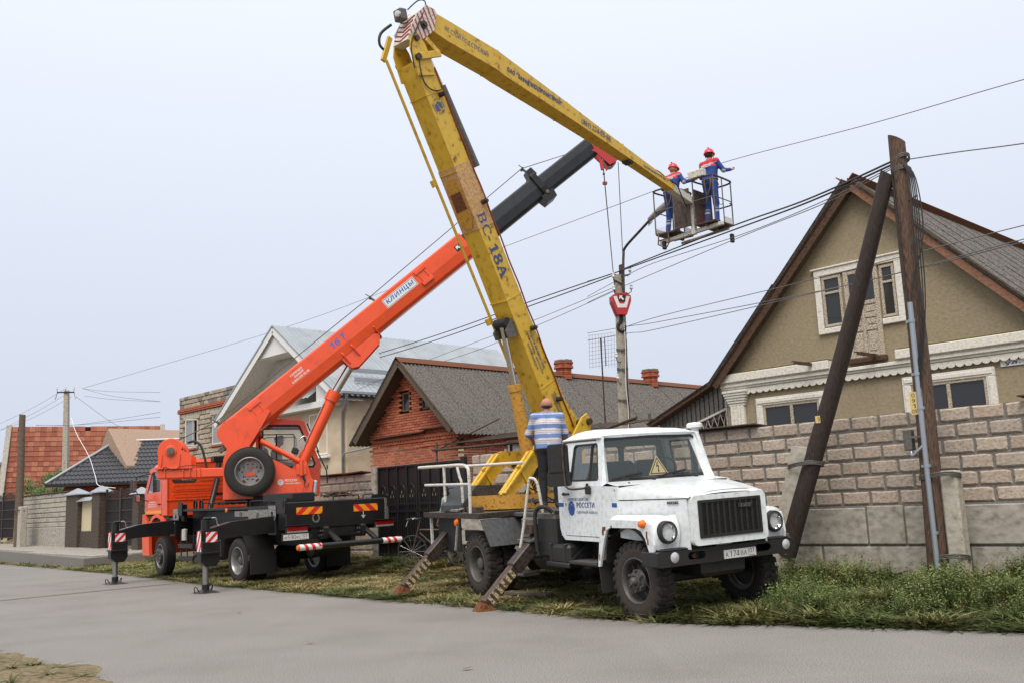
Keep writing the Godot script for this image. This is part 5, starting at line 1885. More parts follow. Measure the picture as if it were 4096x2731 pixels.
	for q in [[0.35,1.0],[-1.0,-0.35]]:
		m = MB.new()
		m.span(V(0.44,0.87,q[0]),V(0.68,0.885,q[1]),0.004)
		for i in 6: m.span(V(0.46+i*0.035,0.885,q[0]+0.05),V(0.478+i*0.035,0.892,q[1] - 0.05),0.002)
		part(bp,"step_plate",m,M.frame_black)
	for z in [0.83,-0.93]:
		m = MB.new()
		m.lathe([[-0.02,0.075],[0.004,0.075],[0.004,0.066]],Transform3D(Basis(),V(0.69,0.79,z)),20)
		part(bp,"fog_lamp_rim",m,M.rubber)
		m = MB.new()
		m.lathe([[0.0,0.066],[0.016,0.04],[0.02,0.0]],Transform3D(Basis(),V(0.69,0.79,z)),20)
		part(bp,"fog_lamp",m,M.clear_lens)
	m = MB.new()
	m.tube([V(0.58,0.78,0.5),V(0.64,0.78,0.5)],0.03,8)
	m.tube(bend([V(0.6,0.89,0.4),V(0.64,0.93,0.42),V(0.62,0.94,0.5),V(0.58,0.9,0.52)],4),0.008,6)
	part(bp,"tow_hook",m,M.rust)
	number_plate(o,Transform3D(Basis(V(0,0,-1),UP,V(1,0,0)),V(0.697,0.755,-0.165)),[["А",-0.21,-0.006,0.045,0.055],["174",-0.085,0.0,0.15,0.072],["ВА",0.06,-0.006,0.1,0.055],["07",0.19,0.014,0.075,0.055],["RUS",0.175,-0.038,0.05,0.018]])
	m = MB.new()
	m.span(V(0.5,0.82,-0.12),V(0.62,0.92,0.12),0.01)
	part(o,"crank_bracket",m,W)
	m = MB.new()
	m.tube([V(-0.62,1.55,-0.86),V(-0.68,1.72,-0.90),V(-0.93,2.22,-0.94),V(-0.96,2.28,-0.945),V(-0.97,2.36,-0.945)],0.055,14)
	part(o,"snorkel",m,W)
	m = MB.new()
	m.lathe([[0.0,0.05],[0.02,0.075],[0.035,0.115],[0.075,0.115],[0.10,0.09],[0.11,0.0]],Transform3D(Basis(UP,V(-1,0,0),V(0,0,1)),V(-0.97,2.35,-0.945)),24)
	part(o,"snorkel_cap",m,W)
	m = MB.new()
	m.lathe([[0.0,0.0],[0.006,0.02],[0.02,0.018],[0.03,0.0]],Transform3D(Basis(UP,V(-1,0,0),V(0,0,1)),V(-0.45,1.66,0.62)),10)
	part(o,"washer_nozzle",m,M.rubber)
func along_loop(p: PackedVector2Array,t: float) -> Vector2:
	var total:=0.0
	for i in p.size(): total+=p[i].distance_to(p[(i+1) % p.size()])
	var want:=fposmod(t,1.0)*total
	for i in p.size():
		var d:=p[i].distance_to(p[(i+1) % p.size()])
		if want<=d: return p[i].lerp(p[(i+1) % p.size()],want/maxf(d,1e-9))
		want-=d
	return p[0]
func nearest_on(p: PackedVector2Array,q: Vector2) -> Vector2:
	var best:=p[0]
	var bd:=1e9
	for i in p.size():
		var c:=Geometry2D.get_closest_point_to_segment(q,p[i],p[(i+1) % p.size()])
		if c.distance_squared_to(q) < bd: bd = c.distance_squared_to(q); best = c
	return best
func lift_chassis(o: Node3D) -> void:
	var m:=MB.new()
	for z in [-0.42,0.42]:
		m = MB.new()
		m.span(V(-6.0,0.72,z - 0.04),V(0.6,0.92,z+0.04),0.01)
		part(o,"frame_rail",m,M.frame_black)
	m = MB.new()
	m.span(V(-0.1,0.42,-0.75),V(0.1,0.54,0.75),0.02)
	m.lathe([[-0.8,0.07],[-0.2,0.08],[-0.14,0.2],[0.14,0.2],[0.2,0.08],[0.8,0.07]],Transform3D(Basis(V(0,0,1),UP,V(-1,0,0)),V(-4.14,0.48,0)),20)
	m.span(V(-0.4,0.5,-0.35),V(0.6,0.9,0.35),0.05)
	part(o,"axle",m,M.frame_black)
	var out_r:=Basis(V(0,0,1),UP,V(-1,0,0))
	var out_l:=Basis(V(0,0,-1),UP,V(1,0,0))
	wheel(o,Transform3D(out_r*Basis(V(0,1,0),0.05),V(0,0.481,0.83)),0.481,0.24,0.275,"convex",M.tyre_brown,M.rim_grey,26)
	wheel(o,Transform3D(out_l,V(0,0.481,-0.83)),0.481,0.24,0.275,"convex",M.tyre,M.rim_grey,26)
	wheel(o,Transform3D(out_r,V(-4.14,0.481,1.02)),0.481,0.24,0.275,"deep",M.tyre_brown,M.rim_grey,26)
	wheel(o,Transform3D(out_r,V(-4.14,0.481,0.75)),0.481,0.24,0.275,"deep",M.tyre,M.rim_grey,26)
	wheel(o,Transform3D(out_l,V(-4.14,0.481,-1.02)),0.481,0.24,0.275,"deep",M.tyre,M.rim_grey,26)
	m = MB.new()
	m.span(V(-2.02,0.6,0.62),V(-1.45,0.87,1.02),0.04)
	for x in [-1.93,-1.55]: m.span(V(x - 0.02,0.62,0.62),V(x+0.02,0.885,1.035),0.012)
	part(o,"battery_box",m,M.plastic_black)
	m = MB.new()
	m.span(V(-2.05,0.56,0.6),V(-1.42,0.63,1.05),0.015)
	part(o,"box_tray",m,M.plastic_black)
	m = MB.new()
	m.span(V(-1.42,0.62,0.66),V(-0.72,0.66,1.05),0.01)
	m.span(V(-1.40,0.66,0.6),V(-0.72,0.93,0.64),0.008)
	m.span(V(-1.40,0.76,0.64),V(-0.72,0.78,0.67),0.004)
	m.tri(V(-1.41,0.66,0.66),V(-1.41,0.66,1.02),V(-1.38,0.93,0.66),V(-1,0,0))
	m.bar(V(-1.405,0.65,1.03),V(-1.38,0.93,0.66),0.012,0.02,UP)
	part(o,"cab_step",m,M.frame_black)
	m = MB.new()
	m.span(V(-1.38,0.661,0.7),V(-0.76,0.668,1.03),0.001)
	part(o,"step_tread",m,M.grey_steel)
	m = MB.new()
	m.span(V(-2.35,0.66,0.5),V(-1.84,1.27,1.0),0.05)
	part(o,"fuel_tank",m,M.frame_black)
	m = MB.new()
	m.cyl(V(-2.0,1.26,0.78),V(-2.0,1.32,0.78),0.09,16)
	part(o,"filler_cap",m,M.rubber)
	m = MB.new()
	m.tube(bend([V(-2.25,0.75,1.06),V(-2.25,1.2,1.07),V(-2.2,1.36,1.05),V(-2.08,1.38,0.98),V(-2.03,1.3,0.9)],5),0.03,8)
	part(o,"hose",m,M.rubber)
	m = MB.new()
	m.span(V(-3.1,0.9,0.35),V(-2.35,1.2,0.85),0.02)
	part(o,"tool_case",m,M.grey_steel)
	pbox(o,"step_box",V(-2.62,1.0,0.85),V(-2.38,1.14,1.08),M.brown_steel)
	for y in [0.9,0.64,0.4]:
		pbox(o,"ladder_step",V(-2.75 - (0.9 - y)*0.5,y - 0.02,0.85),V(-2.35 - (0.9 - y)*0.5,y+0.02,1.12),M.grey_steel)
	m = MB.new()
	m.tube(bend([V(-2.62,0.58,1.2),V(-2.50,1.1,1.13),V(-2.36,1.72,1.08),V(-2.30,1.8,1.06),V(-2.24,1.72,1.0),V(-2.22,1.3,0.95)],5),0.022,10)
	part(o,"grab_rail",m,M.worn_white)
	m = MB.new()
	m.span(V(-6.06,1.245,-1.2),V(-3.82,1.285,1.2),0.008)
	part(o,"deck",m,M.board_grey)
	m = MB.new()
	for z in [1.2,-1.22]: m.span(V(-6.06,1.2,z),V(-3.8,1.29,z+0.02),0.004)
	m.span(V(-3.82,1.2,-1.2),V(-3.80,1.29,1.2),0.004)
	part(o,"deck_edge",m,M.dirty_steel)
	m = MB.new()
	m.span(V(-3.8,1.2,-0.9),V(-1.95,1.26,0.6),0.008)
	m.span(V(-3.7,1.26,-0.6),V(-2.0,1.30,0.45),0.008)
	part(o,"fore_deck",m,M.grey_steel)
	for q in [[-6.02,-5.98]]:
		m = MB.new()
		m.span(V(-5.90,0.62,1.12),V(-5.87,1.2,1.17),0.004)
		m.bar(V(-4.72,1.2,1.16),V(-5.02,0.66,1.1),0.03,0.03,UP)
		part(o,"flap_strut",m,M.worn_white)
	m = MB.new()
	m.span(V(-5.88,0.62,1.0),V(-4.95,1.2,1.02),0.004)
	part(o,"side_sheet",m,M.frame_black)
	m = MB.new()
	m.lathe([[0.0,0.05],[0.03,0.05],[0.04,0.0]],Transform3D(Basis(V(0,0,1),UP,V(-1,0,0)),V(-4.66,1.13,1.215)),16)
	m.span(V(-4.70,1.12,1.19),V(-4.62,1.2,1.215),0.004)
	part(o,"side_marker",m,M.amber)
	for sg in [1.0,-1.0]:
		m = MB.new()
		m.loft([[V(-3.83,1.19,1.19*sg),V(-3.81,1.19,1.19*sg),V(-3.81,1.19,0.42*sg),V(-3.83,1.19,0.42*sg)],[V(-3.52,0.785,1.19*sg),V(-3.50,0.785,1.19*sg),V(-3.50,0.785,0.42*sg),V(-3.52,0.785,0.42*sg)]])
		part(o,"mudguard",m,M.grey_panel)
	m = MB.new()
	m.tube(bend([V(-6.4,2.08,1.12),V(-5.3,2.075,1.12),V(-4.6,2.07,1.12),V(-4.36,2.03,1.12),V(-4.29,1.9,1.12),V(-4.31,1.28,1.12)],5),0.028,10)
	part(o,"handrail",m,M.worn_white)
	for q in [[V(-5.29,1.29,1.12),V(-5.28,2.06,1.12)],[V(-6.14,1.76,1.12),V(-4.31,1.75,1.12)],[V(-5.0,2.05,0.95),V(-2.9,2.04,0.85)]]:
		m = MB.new()
		m.cyl(q[0],q[1],0.024,10)
		part(o,"handrail_bar",m,M.worn_white)
	m = MB.new()
	m.tube(bend([V(-5.0,2.06,1.0),V(-4.92,1.88,1.0),V(-4.85,1.75,1.0),V(-4.83,1.28,1.0)],4),0.024,10)
	part(o,"handrail_bar",m,M.worn_white)
	m = MB.new()
	m.bar(V(-5.45,1.32,1.1),V(-4.8,1.32,1.1),0.08,0.05,UP,0.01)
	m.bar(V(-5.35,1.36,1.0),V(-4.75,1.34,1.05),0.06,0.04,UP,0.01)
	part(o,"rail_foot",m,M.aluminium)
	pbox(o,"deck_chock",V(-4.5,1.285,0.95),V(-4.15,1.38,1.1),M.brown_steel)
	for lx in [-2.49,-5.61]:
		for sg in [1.0,-1.0]:
			var leg:=Node3D.new()
			leg.name = "stabiliser_leg"
			o.add_child(leg,true)
			var a:=V(lx,1.04,0.78*sg)
			var b:=V(lx,0.05,1.86*sg)
			var dir:=(b - a).normalized()
			m = MB.new()
			m.bar(a,lerp3(a,b,0.52),0.2,0.2,V(0,0.7,0.7*sg),0.015)
			part(leg,"outer_tube",m,M.dirty_steel)
			m = MB.new()
			m.bar(lerp3(a,b,0.4),lerp3(a,b,0.97),0.15,0.15,V(0,0.7,0.7*sg),0.012)
			part(leg,"inner_tube",m,M.brown_steel)
			m = MB.new()
			for i in 6:
				var p:=lerp3(a,b,0.58+i*0.066)
				m.box(V(0.002,0.13,0.05),Transform3D(Basis(V(1,0,0),dir.cross(V(1,0,0)),dir),p+V(-0.0765,0,0)))
				m.box(V(0.002,0.13,0.05),Transform3D(Basis(V(1,0,0),dir.cross(V(1,0,0)),dir),p+V(0.0765,0,0)))
			part(leg,"worn_marks",m,M.worn_yellow_mark)
			m = MB.new()
			m.cyl(b - V(0.09,0,0),b+V(0.09,0,0),0.035,10)
			m.loft([[b+V(-0.1,-0.06,-0.14),b+V(0.1,-0.06,-0.14),b+V(0.1,-0.06,0.14),b+V(-0.1,-0.06,0.14)],[b+V(-0.06,0.06,-0.06),b+V(0.06,0.06,-0.06),b+V(0.06,0.06,0.06),b+V(-0.06,0.06,0.06)]])
			part(leg,"foot",m,M.rust)
			m = MB.new()
			var pp = lerp3(a,b,0.36)+dir.cross(V(1,0,0))*0.1*-sg
			m.cyl(pp,pp+V(0,0.12,0.06*sg),0.03,10)
			part(leg,"lock_pin",m,M.dirty_steel)
	m = MB.new()
	m.cyl(V(-1.2,0.6,-0.3),V(-3.4,0.6,-0.3),0.06,10)
	m.lathe([[-0.4,0.22],[0.4,0.22]],Transform3D(Basis(V(1,0,0),UP,V(0,0,1)),V(-2.6,0.62,0.5)),20)
	part(o,"underframe",m,M.frame_black)
func lift_arm(o: Node3D) -> void:
	var T:=LIFT_AT.affine_inverse()*SLEW_AT
	var Y: Material = M.yellow_paint
	var m:=MB.new()
	var top:=1.41
	m.ext(rrect(-0.85,-0.66,0.95,0.66,0.45,8),0.0,0.235,Transform3D(Basis(V(1,0,0),V(0,0,-1),V(0,1,0)),V(0,top,0)))
	part(o,"slewing_platform",m,M.yellow_worn,T)
	m = MB.new()
	m.ext(rrect(-0.83,-0.64,0.93,0.64,0.45,8),-0.06,0.0,Transform3D(Basis(V(1,0,0),V(0,0,-1),V(0,1,0)),V(0,top,0)))
	m.lathe([[-0.12,0.62],[-0.0,0.62]],Transform3D(Basis(UP,V(-1,0,0),V(0,0,1)),V(0,top - 0.02,0)),32)
	part(o,"slewing_ring",m,M.frame_black,T)
	lettering(o,"Работать на опорах",M.navy_letter,T*Transform3D(Basis(),V(0.05,top+0.12,0.662)),1.0,0.11)
	for z in [0.42,-0.42]:
		m = MB.new()
		m.ext(pv([-0.82,top+0.235,-0.5,top+0.235,0.2,2.18,0.6,2.05,1.0,top+0.235,1.3,top+0.235,1.62,2.95,1.5,3.08,1.36,3.0,0.9,2.45,0.1,2.42,-0.12,2.36]),z - 0.02,z+0.02)
		part(o,"pivot_frame",m,Y,T)
		m = MB.new()
		m.bar(V(-0.78,top+0.25,z),V(-0.05,2.36,z),0.16,0.03,V(-0.6,0.8,0))
		m.bar(V(-0.4,2.12,z+0.02),V(-0.05,top+0.26,z+0.02),0.05,0.05,V(1,0,0))
		part(o,"frame_flange",m,Y,T)
	m = MB.new()
	m.cyl(V(1.52,2.93,-0.48),V(1.52,2.93,0.5),0.06,14)
	m.cyl(V(0.36,2.2,-0.46),V(0.36,2.2,0.46),0.05,12)
	part(o,"pivot_pin",m,M.dirty_steel,T)
	m = MB.new()
	m.box(V(0.3,0.16,0.2),Transform3D(Basis(),V(0.15,2.42,0.55)),0.02)
	for i in 4: m.cyl(V(0.04+i*0.08,2.42,0.62),V(0.04+i*0.08,2.42,0.72),0.035,10)
	part(o,"valve_block",m,M.rubber,T)
	for i in 4:
		m = MB.new()
		m.tube(bend([V(0.1+i*0.06,2.36,0.5),V(0.12+i*0.05,2.1,0.42 - 0.04*i),V(0.05+i*0.08,1.85,0.3),V(0.1,1.66,0.1+i*0.05)],4),0.018,7)
		part(o,"hydraulic_hose",m,M.rubber,T)
	for q in [[V(-0.62,1.75,0.86),V(0.15,1.45,0.9)],[V(-0.5,1.5,0.9),V(0.3,1.48,0.95)]]:
		m = MB.new()
		m.cyl(q[0],q[1],0.012,6)
		m.lathe([[-0.035,0.0],[-0.025,0.025],[0.0,0.035],[0.025,0.025],[0.035,0.0]],Transform3D(Basis(),q[0]),10)
		part(o,"lever",m,M.rubber,T)
	m = MB.new()
	m.loft([[V(-1.0,top,-0.85),V(-1.0,top,-0.3),V(-1.0,top+0.1,-0.3),V(-1.0,top+0.1,-0.85)],[V(-0.6,top,-0.85),V(-0.6,top,-0.3),V(-0.66,top+0.42,-0.3),V(-0.66,top+0.42,-0.85)],[V(0.0,top,-0.85),V(0.0,top,-0.3),V(0.0,top+0.42,-0.3),V(0.0,top+0.42,-0.85)]])
	part(o,"pump_cover",m,M.grey_panel,T)
	var p0:=V(1.519,2.928,0)
	var e0:=V(-1.964,9.493,0)
	var a:=(e0 - p0).normalized()
	var b:=V(-a.y,a.x,0)
	var L:=(e0 - p0).length()
	var at:=func(t: float,q: float,z: float) -> Vector3: return p0+a*t+b*q+V(0,0,z)
	var low:=Transform3D(Basis(a,b,V(0,0,1)),p0)
	m = MB.new()
	var sec:=func(t: float,q0: float,q1: float,w: float) -> Array: return [at.call(t,q0,w),at.call(t,q1,w),at.call(t,q1,-w),at.call(t,q0,-w)]
	m.loft([sec.call(-0.12,-0.08,0.2,0.2),sec.call(0.15,0.0,0.5,0.2),sec.call(0.5,0.1,0.63,0.2),sec.call(0.95,0.14,0.62,0.2),sec.call(2.2,0.19,0.6,0.2),sec.call(3.4,0.2,0.59,0.2),sec.call(6.75,0.19,0.6,0.2),sec.call(7.0,0.2,0.58,0.2)])
	var la:=part(o,"lower_arm",m,Y,T)
	m = MB.new()
	m.loft([sec.call(4.0,0.175,0.607,0.206),sec.call(5.15,0.175,0.607,0.206)])
	part(la,"primed_sleeve",m,M.primer_paint)
	m = MB.new()
	m.ext(pv([4.05,-0.08,4.2,-0.16,4.75,-0.16,4.95,-0.1,4.95,0.1,4.75,0.16,4.2,0.16,4.05,0.08]),0.61,0.62,Transform3D(Basis(a,V(0,0,1),-b),p0)*Transform3D(Basis(V(1,0,0),V(0,1,0),V(0,0,-1)),V(0,0,0)))
	part(la,"bolted_plate",m,M.yellow_worn)
	m = MB.new()
	m.ext(pv([4.38,-0.13,4.7,-0.12,4.72,0.13,4.4,0.14]),0.62,0.626,Transform3D(Basis(a,V(0,0,1),-b),p0)*Transform3D(Basis(V(1,0,0),V(0,1,0),V(0,0,-1)),V(0,0,0)))
	part(la,"scorched_patch",m,M.rust)
	for t in [0.95,2.65,5.05,6.4]:
		m = MB.new()
		m.loft([sec.call(t,0.17,0.615,0.207),sec.call(t+0.02,0.17,0.615,0.207)])
		part(la,"weld_band",m,Y)
	for q in [[6.35,0.28],[4.4,0.26],[2.0,0.26],[0.62,0.3]]:
		m = MB.new()
		m.cyl(at.call(q[0],q[1],0.2),at.call(q[0],q[1],0.3),0.045,12)
		m.cyl(at.call(q[0],q[1],0.28),at.call(q[0],q[1],0.33),0.03,10)
		part(la,"roller",m,M.dirty_steel)
	m = MB.new()
	var hp:=[]
	for i in 30: hp.append(at.call(0.0+i*0.235,0.17 - 0.01*sin(i*1.7),0.215))
	m.tube(hp,0.014,6)
	part(la,"red_hose",m,M.red_hose)
	m = MB.new()
	m.tube(bend([at.call(7.2,0.35,0.21),at.call(6.9,0.52,0.23),at.call(6.6,0.56,0.23),at.call(6.45,0.42,0.23),at.call(6.42,0.25,0.24)],5),0.012,6)
	part(la,"cable",m,M.cable_black)
	m = MB.new()
	m.tube([at.call(1.2,0.68,-0.24),at.call(4.4,0.72,-0.24),at.call(7.2,0.74,-0.24)],0.026,8)
	for t in [2.4,5.0]: m.cyl(at.call(t - 0.06,0.755,-0.26),at.call(t+0.06,0.76,-0.26),0.05,10)
	part(o,"tie_rod",m,Y,T)
	m = MB.new()
	m.bar(at.call(7.2,0.80,-0.26),at.call(7.55,0.45,-0.24),0.05,0.1,b,0.01)
	part(o,"tie_bracket",m,Y,T)
	var face:=func(t: float,q: float) -> Transform3D: return Transform3D(Basis(-a,-b,V(0,0,1)),at.call(t,q,0.209))
	lettering(la,"ВС-",M.navy_letter,face.call(4.0,0.42),0.52,0.2,false,true)
	lettering(la,"18А",M.navy_letter,face.call(3.35,0.42),0.62,0.22,true,true)
	for k in 3: lettering(la,["РАБОТА ВБЛИЗИ ЛЭП","БЕЗ НАРЯДА - ДОПУСКА","ЗАПРЕЩАЕТСЯ"][k],M.navy_letter,face.call(1.62 - 0.03*k,0.33+k*0.085),[0.72,0.82,0.5][k],0.048,false)
	lettering(la,"АВАРИЙНОЕ",M.navy_letter,face.call(0.58,0.3),0.42,0.055,false)
	lettering(la,"ОПУСКАНИЕ",M.navy_letter,face.call(0.56,0.38),0.42,0.055,false)
	m = MB.new()
	var mk: Transform3D = face.call(6.18,0.42)
	for i in 26:
		if i % 7==3: continue
		var an:=TAU*i/26.0
		m.ext(rect2(0.012,0.024),0.0,0.002,mk*Transform3D(Basis(V(0,0,1),an),V(sin(-an)*0.125,cos(an)*0.125,0)))
	m.ext(pv([-0.09,0.0,-0.04,0.085,0.04,0.085,0.055,0.045,-0.06,0.02]),0.0,0.002,mk)
	m.ext(pv([-0.06,-0.03,0.09,-0.02,0.045,-0.085,-0.03,-0.085]),0.0,0.002,mk)
	part(la,"makers_mark",m,M.blue_stripe)
	lettering(la,"ЗАВОД",M.navy_letter,mk*Transform3D(Basis(),V(0,-0.005,0.001)),0.17,0.035)
	var c0:=V(0.36,2.2,0)
	var c1:=V(0.056,3.544,0)
	var c2:=V(-0.2,4.63,0)
	m = MB.new()
	m.cyl(c0,c1,0.11,18)
	m.cyl(lerp3(c0,c1,0.93),c1+(c1 - c0).normalized()*0.02,0.125,18)
	part(o,"lift_cylinder",m,M.yellow_worn,T)
	m = MB.new()
	m.cyl(c1,c2,0.055,16)
	part(o,"lift_rod",m,M.chrome,T)
	m = MB.new()
	m.cyl(c2+V(0,0,-0.14),c2+V(0,0,0.14),0.09,14)
	part(o,"rod_eye",m,M.rubber,T)
	for z in [-0.15,0.15]:
		m = MB.new()
		m.ext(pv([2.0,0.58,2.35,0.58,2.2,0.86,2.06,0.86]),z - 0.015,z+0.015,low)
		part(o,"rod_lug",m,M.grey_steel,T)
	for z in [-0.215,0.215]:
		m = MB.new()
		m.ext(pv([-2.34,9.3,-2.18,9.36,-2.03,9.2,-1.86,8.86,-1.84,8.72,-2.2,8.6,-2.37,9.04]),z - 0.015,z+0.015)
		part(o,"head_plate",m,Y,T)
		m = MB.new()
		var oct:=pv([-2.0,9.95,-1.79,9.93,-1.76,9.87,-1.82,9.54,-2.09,9.28,-2.29,9.31,-2.34,9.44,-2.2,9.72])
		m.ext(oct,z - 0.012,z+0.012)
		var pl:=part(o,"elbow_plate",m,M.worn_white,T)
		m = MB.new()
		var mid:=Vector2(-2.05,9.6)
		for i in 9:
			var band:=PackedVector2Array()
			var off:=-0.4+i*0.1
			for w in [[-0.5,off],[0.5,off],[0.5,off+0.035],[-0.5,off+0.035]]: band.append(mid+Vector2(w[0],w[1]).rotated(deg_to_rad(-62)))
			for c in Geometry2D.intersect_polygons(oct,band): m.ext(c,z+(0.0125 if z > 0 else -0.0125),z+(0.014 if z > 0 else -0.014))
		part(pl,"red_stripes",m,M.worn_red)
		m = MB.new()
		m.cyl(V(-2.07,9.55,z),V(-2.07,9.55,z+0.05*signf(z)),0.07,16)
		m.cyl(V(-2.07,9.55,z),V(-2.07,9.55,z+0.08*signf(z)),0.04,12)
		m.cyl(V(-2.24,9.25,z),V(-2.24,9.25,z+0.06*signf(z)),0.05,12)
		m.cyl(V(-2.22,8.92,z),V(-2.22,8.92,z+0.07*signf(z)),0.06,12)
		part(o,"elbow_pin",m,M.dirty_steel,T)
	m = MB.new()
	m.loft([[V(-2.2,9.73,0.19),V(-2.0,9.93,0.19),V(-2.0,9.93,-0.19),V(-2.2,9.73,-0.19)],[V(-2.4,9.2,0.19),V(-2.2,9.2,0.19),V(-2.2,9.2,-0.19),V(-2.4,9.2,-0.19)]])
	var cover:=part(o,"elbow_cover",m,M.worn_white,T)
	m = MB.new()
	for i in 5:
		var t0:=0.08+i*0.18
		for s in [[0.19,0.0],[0.0,-0.19]]:
			var k:=0.0 if s[0] > 0.1 else 0.0
			m.bar(lerp3(V(-2.205,9.73,s[0]),V(-2.405,9.2,s[0]),clampf(t0+(0.0 if s[0] > 0.1 else 0.16),0,1)),lerp3(V(-2.205,9.73,s[1]),V(-2.405,9.2,s[1]),clampf(t0+(0.16 if s[0] > 0.1 else 0.0),0,1)),0.006,0.035,V(-0.35,0.93,0))
	part(cover,"red_stripes",m,M.worn_red)
	m = MB.new()
	m.box(V(0.16,0.2,0.2),Transform3D(Basis(V(0,0,1),0.2),V(-2.36,9.72,-0.02)),0.02)
	part(o,"work_lamp",m,M.grey_steel,T)
	m = MB.new()
	m.lathe([[0.0,0.06],[0.03,0.05],[0.04,0.0]],Transform3D(Basis(V(-1,0,0.3).normalized(),UP,V(-0.3,0,-1).normalized()),V(-2.45,9.7,0.02)),14)
	part(o,"lamp_lens",m,M.clear_lens,T)
	m = MB.new()
	m.tube(bend([V(-2.42,9.6,-0.2),V(-2.6,9.4,-0.26),V(-2.62,9.2,-0.27),V(-2.5,9.1,-0.25)],5),0.025,6)
	m.tube(bend([V(-2.3,9.8,0.1),V(-2.1,10.02,0.16),V(-1.98,9.98,0.2),V(-2.2,9.5,0.24),V(-2.36,9.1,0.24),V(-2.3,8.7,0.24)],6),0.012,6)
	part(o,"cable",m,M.cable_black,T)
	m = MB.new()
	m.cyl(at.call(5.0,-0.08,0.05),at.call(6.5,0.0,0.05),0.075,14)
	part(o,"elbow_cylinder",m,M.grey_steel,T)
	m = MB.new()
	m.cyl(at.call(6.5,0.0,0.05),at.call(7.1,0.06,0.05),0.04,12)
	part(o,"elbow_rod",m,M.chrome,T)
	m = MB.new()
	m.bar(V(-2.25,8.91,0.25),V(-1.72,9.14,0.25),0.05,0.12,UP,0.01)
	m.bar(V(-2.02,9.32,0.1),V(-1.72,9.14,0.1),0.3,0.1,UP,0.01)
	part(o,"elbow_link",m,Y,T)
	var tip:=V(6.145,8.211,0)
	var a2:=(tip - e0).normalized()
	var b2:=V(-a2.y,a2.x,0)
	var at2:=func(t: float,q: float,z: float) -> Vector3: return e0+a2*t+b2*q+V(0,0,z)
	var sec2:=func(t: float,q0: float,q1: float,w: float) -> Array: return [at2.call(t,q0,w),at2.call(t,q1,w),at2.call(t,q1,-w),at2.call(t,q0,-w)]
	m = MB.new()
	m.loft([sec2.call(-0.05,0.07,0.42,0.2),sec2.call(0.5,0.05,0.44,0.2),sec2.call(1.68,0.09,0.47,0.2),sec2.call(1.9,0.07,0.46,0.19),sec2.call(3.68,0.05,0.34,0.165),sec2.call(5.0,0.02,0.24,0.14),sec2.call(6.1,-0.01,0.17,0.115),sec2.call(7.46,-0.08,0.08,0.09)])
	var ua:=part(o,"upper_arm",m,Y,T)
	for q in [[1.66,0.08,0.48,0.206],[3.66,0.04,0.35,0.171],[5.5,0.0,0.21,0.134]]:
		m = MB.new()
		m.loft([sec2.call(q[0],q[1],q[2],q[3]),sec2.call(q[0]+0.025,q[1],q[2],q[3])])
		m.cyl(at2.call(q[0],q[2],0.1),at2.call(q[0]+0.06,q[2]+0.03,0.1),0.02,8)
		part(ua,"weld_band",m,Y)
	for q in [[5.8,5.95]]:
		var r0: float = q[0]
		m = MB.new()
		var wq:=0.16 if r0 < 3 else 0.1
		var qq:=0.06 if r0 < 3 else -0.015
		m.loft([sec2.call(r0,qq - 0.03,qq+0.02,wq),sec2.call(q[1],qq - 0.03,qq+0.02,wq)])
		part(ua,"burnt_patch",m,M.dirty_steel)
	var face2:=func(t: float,q: float,w: float) -> Transform3D: return Transform3D(Basis(a2,b2,V(0,0,1)),at2.call(t,q,w))
	lettering(ua,"НЕ СТОЙ ПОД СТРЕЛОЙ!",M.navy_letter,face2.call(0.92,0.26,0.202),1.08,0.13,false)
	lettering(ua,"ОАО \"Завод МЕХПРОМСТРОЙ\"",M.navy_letter,face2.call(2.74,0.235,0.182)*Transform3D(Basis(UP,0.014),V(0,0,0.004)),1.58,0.14)
	lettering(ua,"(861) 224-03-66",M.navy_letter,face2.call(4.62,0.14,0.153)*Transform3D(Basis(UP,0.018),V(0,0,0.003)),0.95,0.13,false)
	lettering(ua,"Грузоподъёмность 250 кг",M.navy_letter,face2.call(6.75,0.04,0.108)*Transform3D(Basis(UP,0.018),V(0,0,0.003)),0.95,0.07,false)
	m = MB.new()
	m.tube(bend([at2.call(4.4,0.3,0.0),at2.call(4.7,0.36,0.02),at2.call(5.1,0.25,0.02),at2.call(6.5,0.15,0.03),at2.call(6.9,0.17,0.05),at2.call(7.2,0.1,0.08),at2.call(7.5,0.06,0.12),at2.call(7.65,-0.12,0.14),at2.call(7.9,-0.3,0.12),at2.call(8.15,-0.16,0.08)],5),0.014,6)
	part(ua,"cable",m,M.cable_black)
	m = MB.new()
	m.loft([sec2.call(7.44,-0.09,0.07,0.085),sec2.call(8.25,-0.13,0.03,0.085)])
	part(o,"arm_end",m,M.worn_white,T)
	m = MB.new()
	m.bar(V(6.2,8.25,0.02),V(6.2,7.38,0.02),0.1,0.1,V(1,0,0),0.01)
	m.bar(V(6.25,7.4,-0.95),V(6.25,7.5,0.75),0.09,0.09,UP,0.01)
	m.bar(V(6.75,7.42,-0.7),V(6.75,7.5,0.6),0.06,0.06,UP,0.01)
	part(o,"basket_carrier",m,M.worn_white,T)
	m = MB.new()
	m.box(V(0.03,0.9,0.42),Transform3D(Basis(),V(6.1,8.02,-0.2)),0.005)
	m.box(V(0.7,0.85,0.03),Transform3D(Basis(),V(6.5,8.0,0.1)),0.005)
	part(o,"screen_panel",m,M.brown_steel,T)
	m = MB.new()
	for q in [[6.1,-0.75],[6.85,0.6]]: m.box(V(0.1,0.2,0.07),Transform3D(Basis(),V(q[0],7.28,q[1])),0.01)
	part(o,"bumper_block",m,M.rubber,T)
	m = MB.new()
	m.tube([V(6.1,7.6,-0.88),V(6.0,7.3,-0.85),V(5.95,7.15,-0.6),V(6.05,7.3,-0.58),V(6.1,7.58,-0.62)],0.018,7)
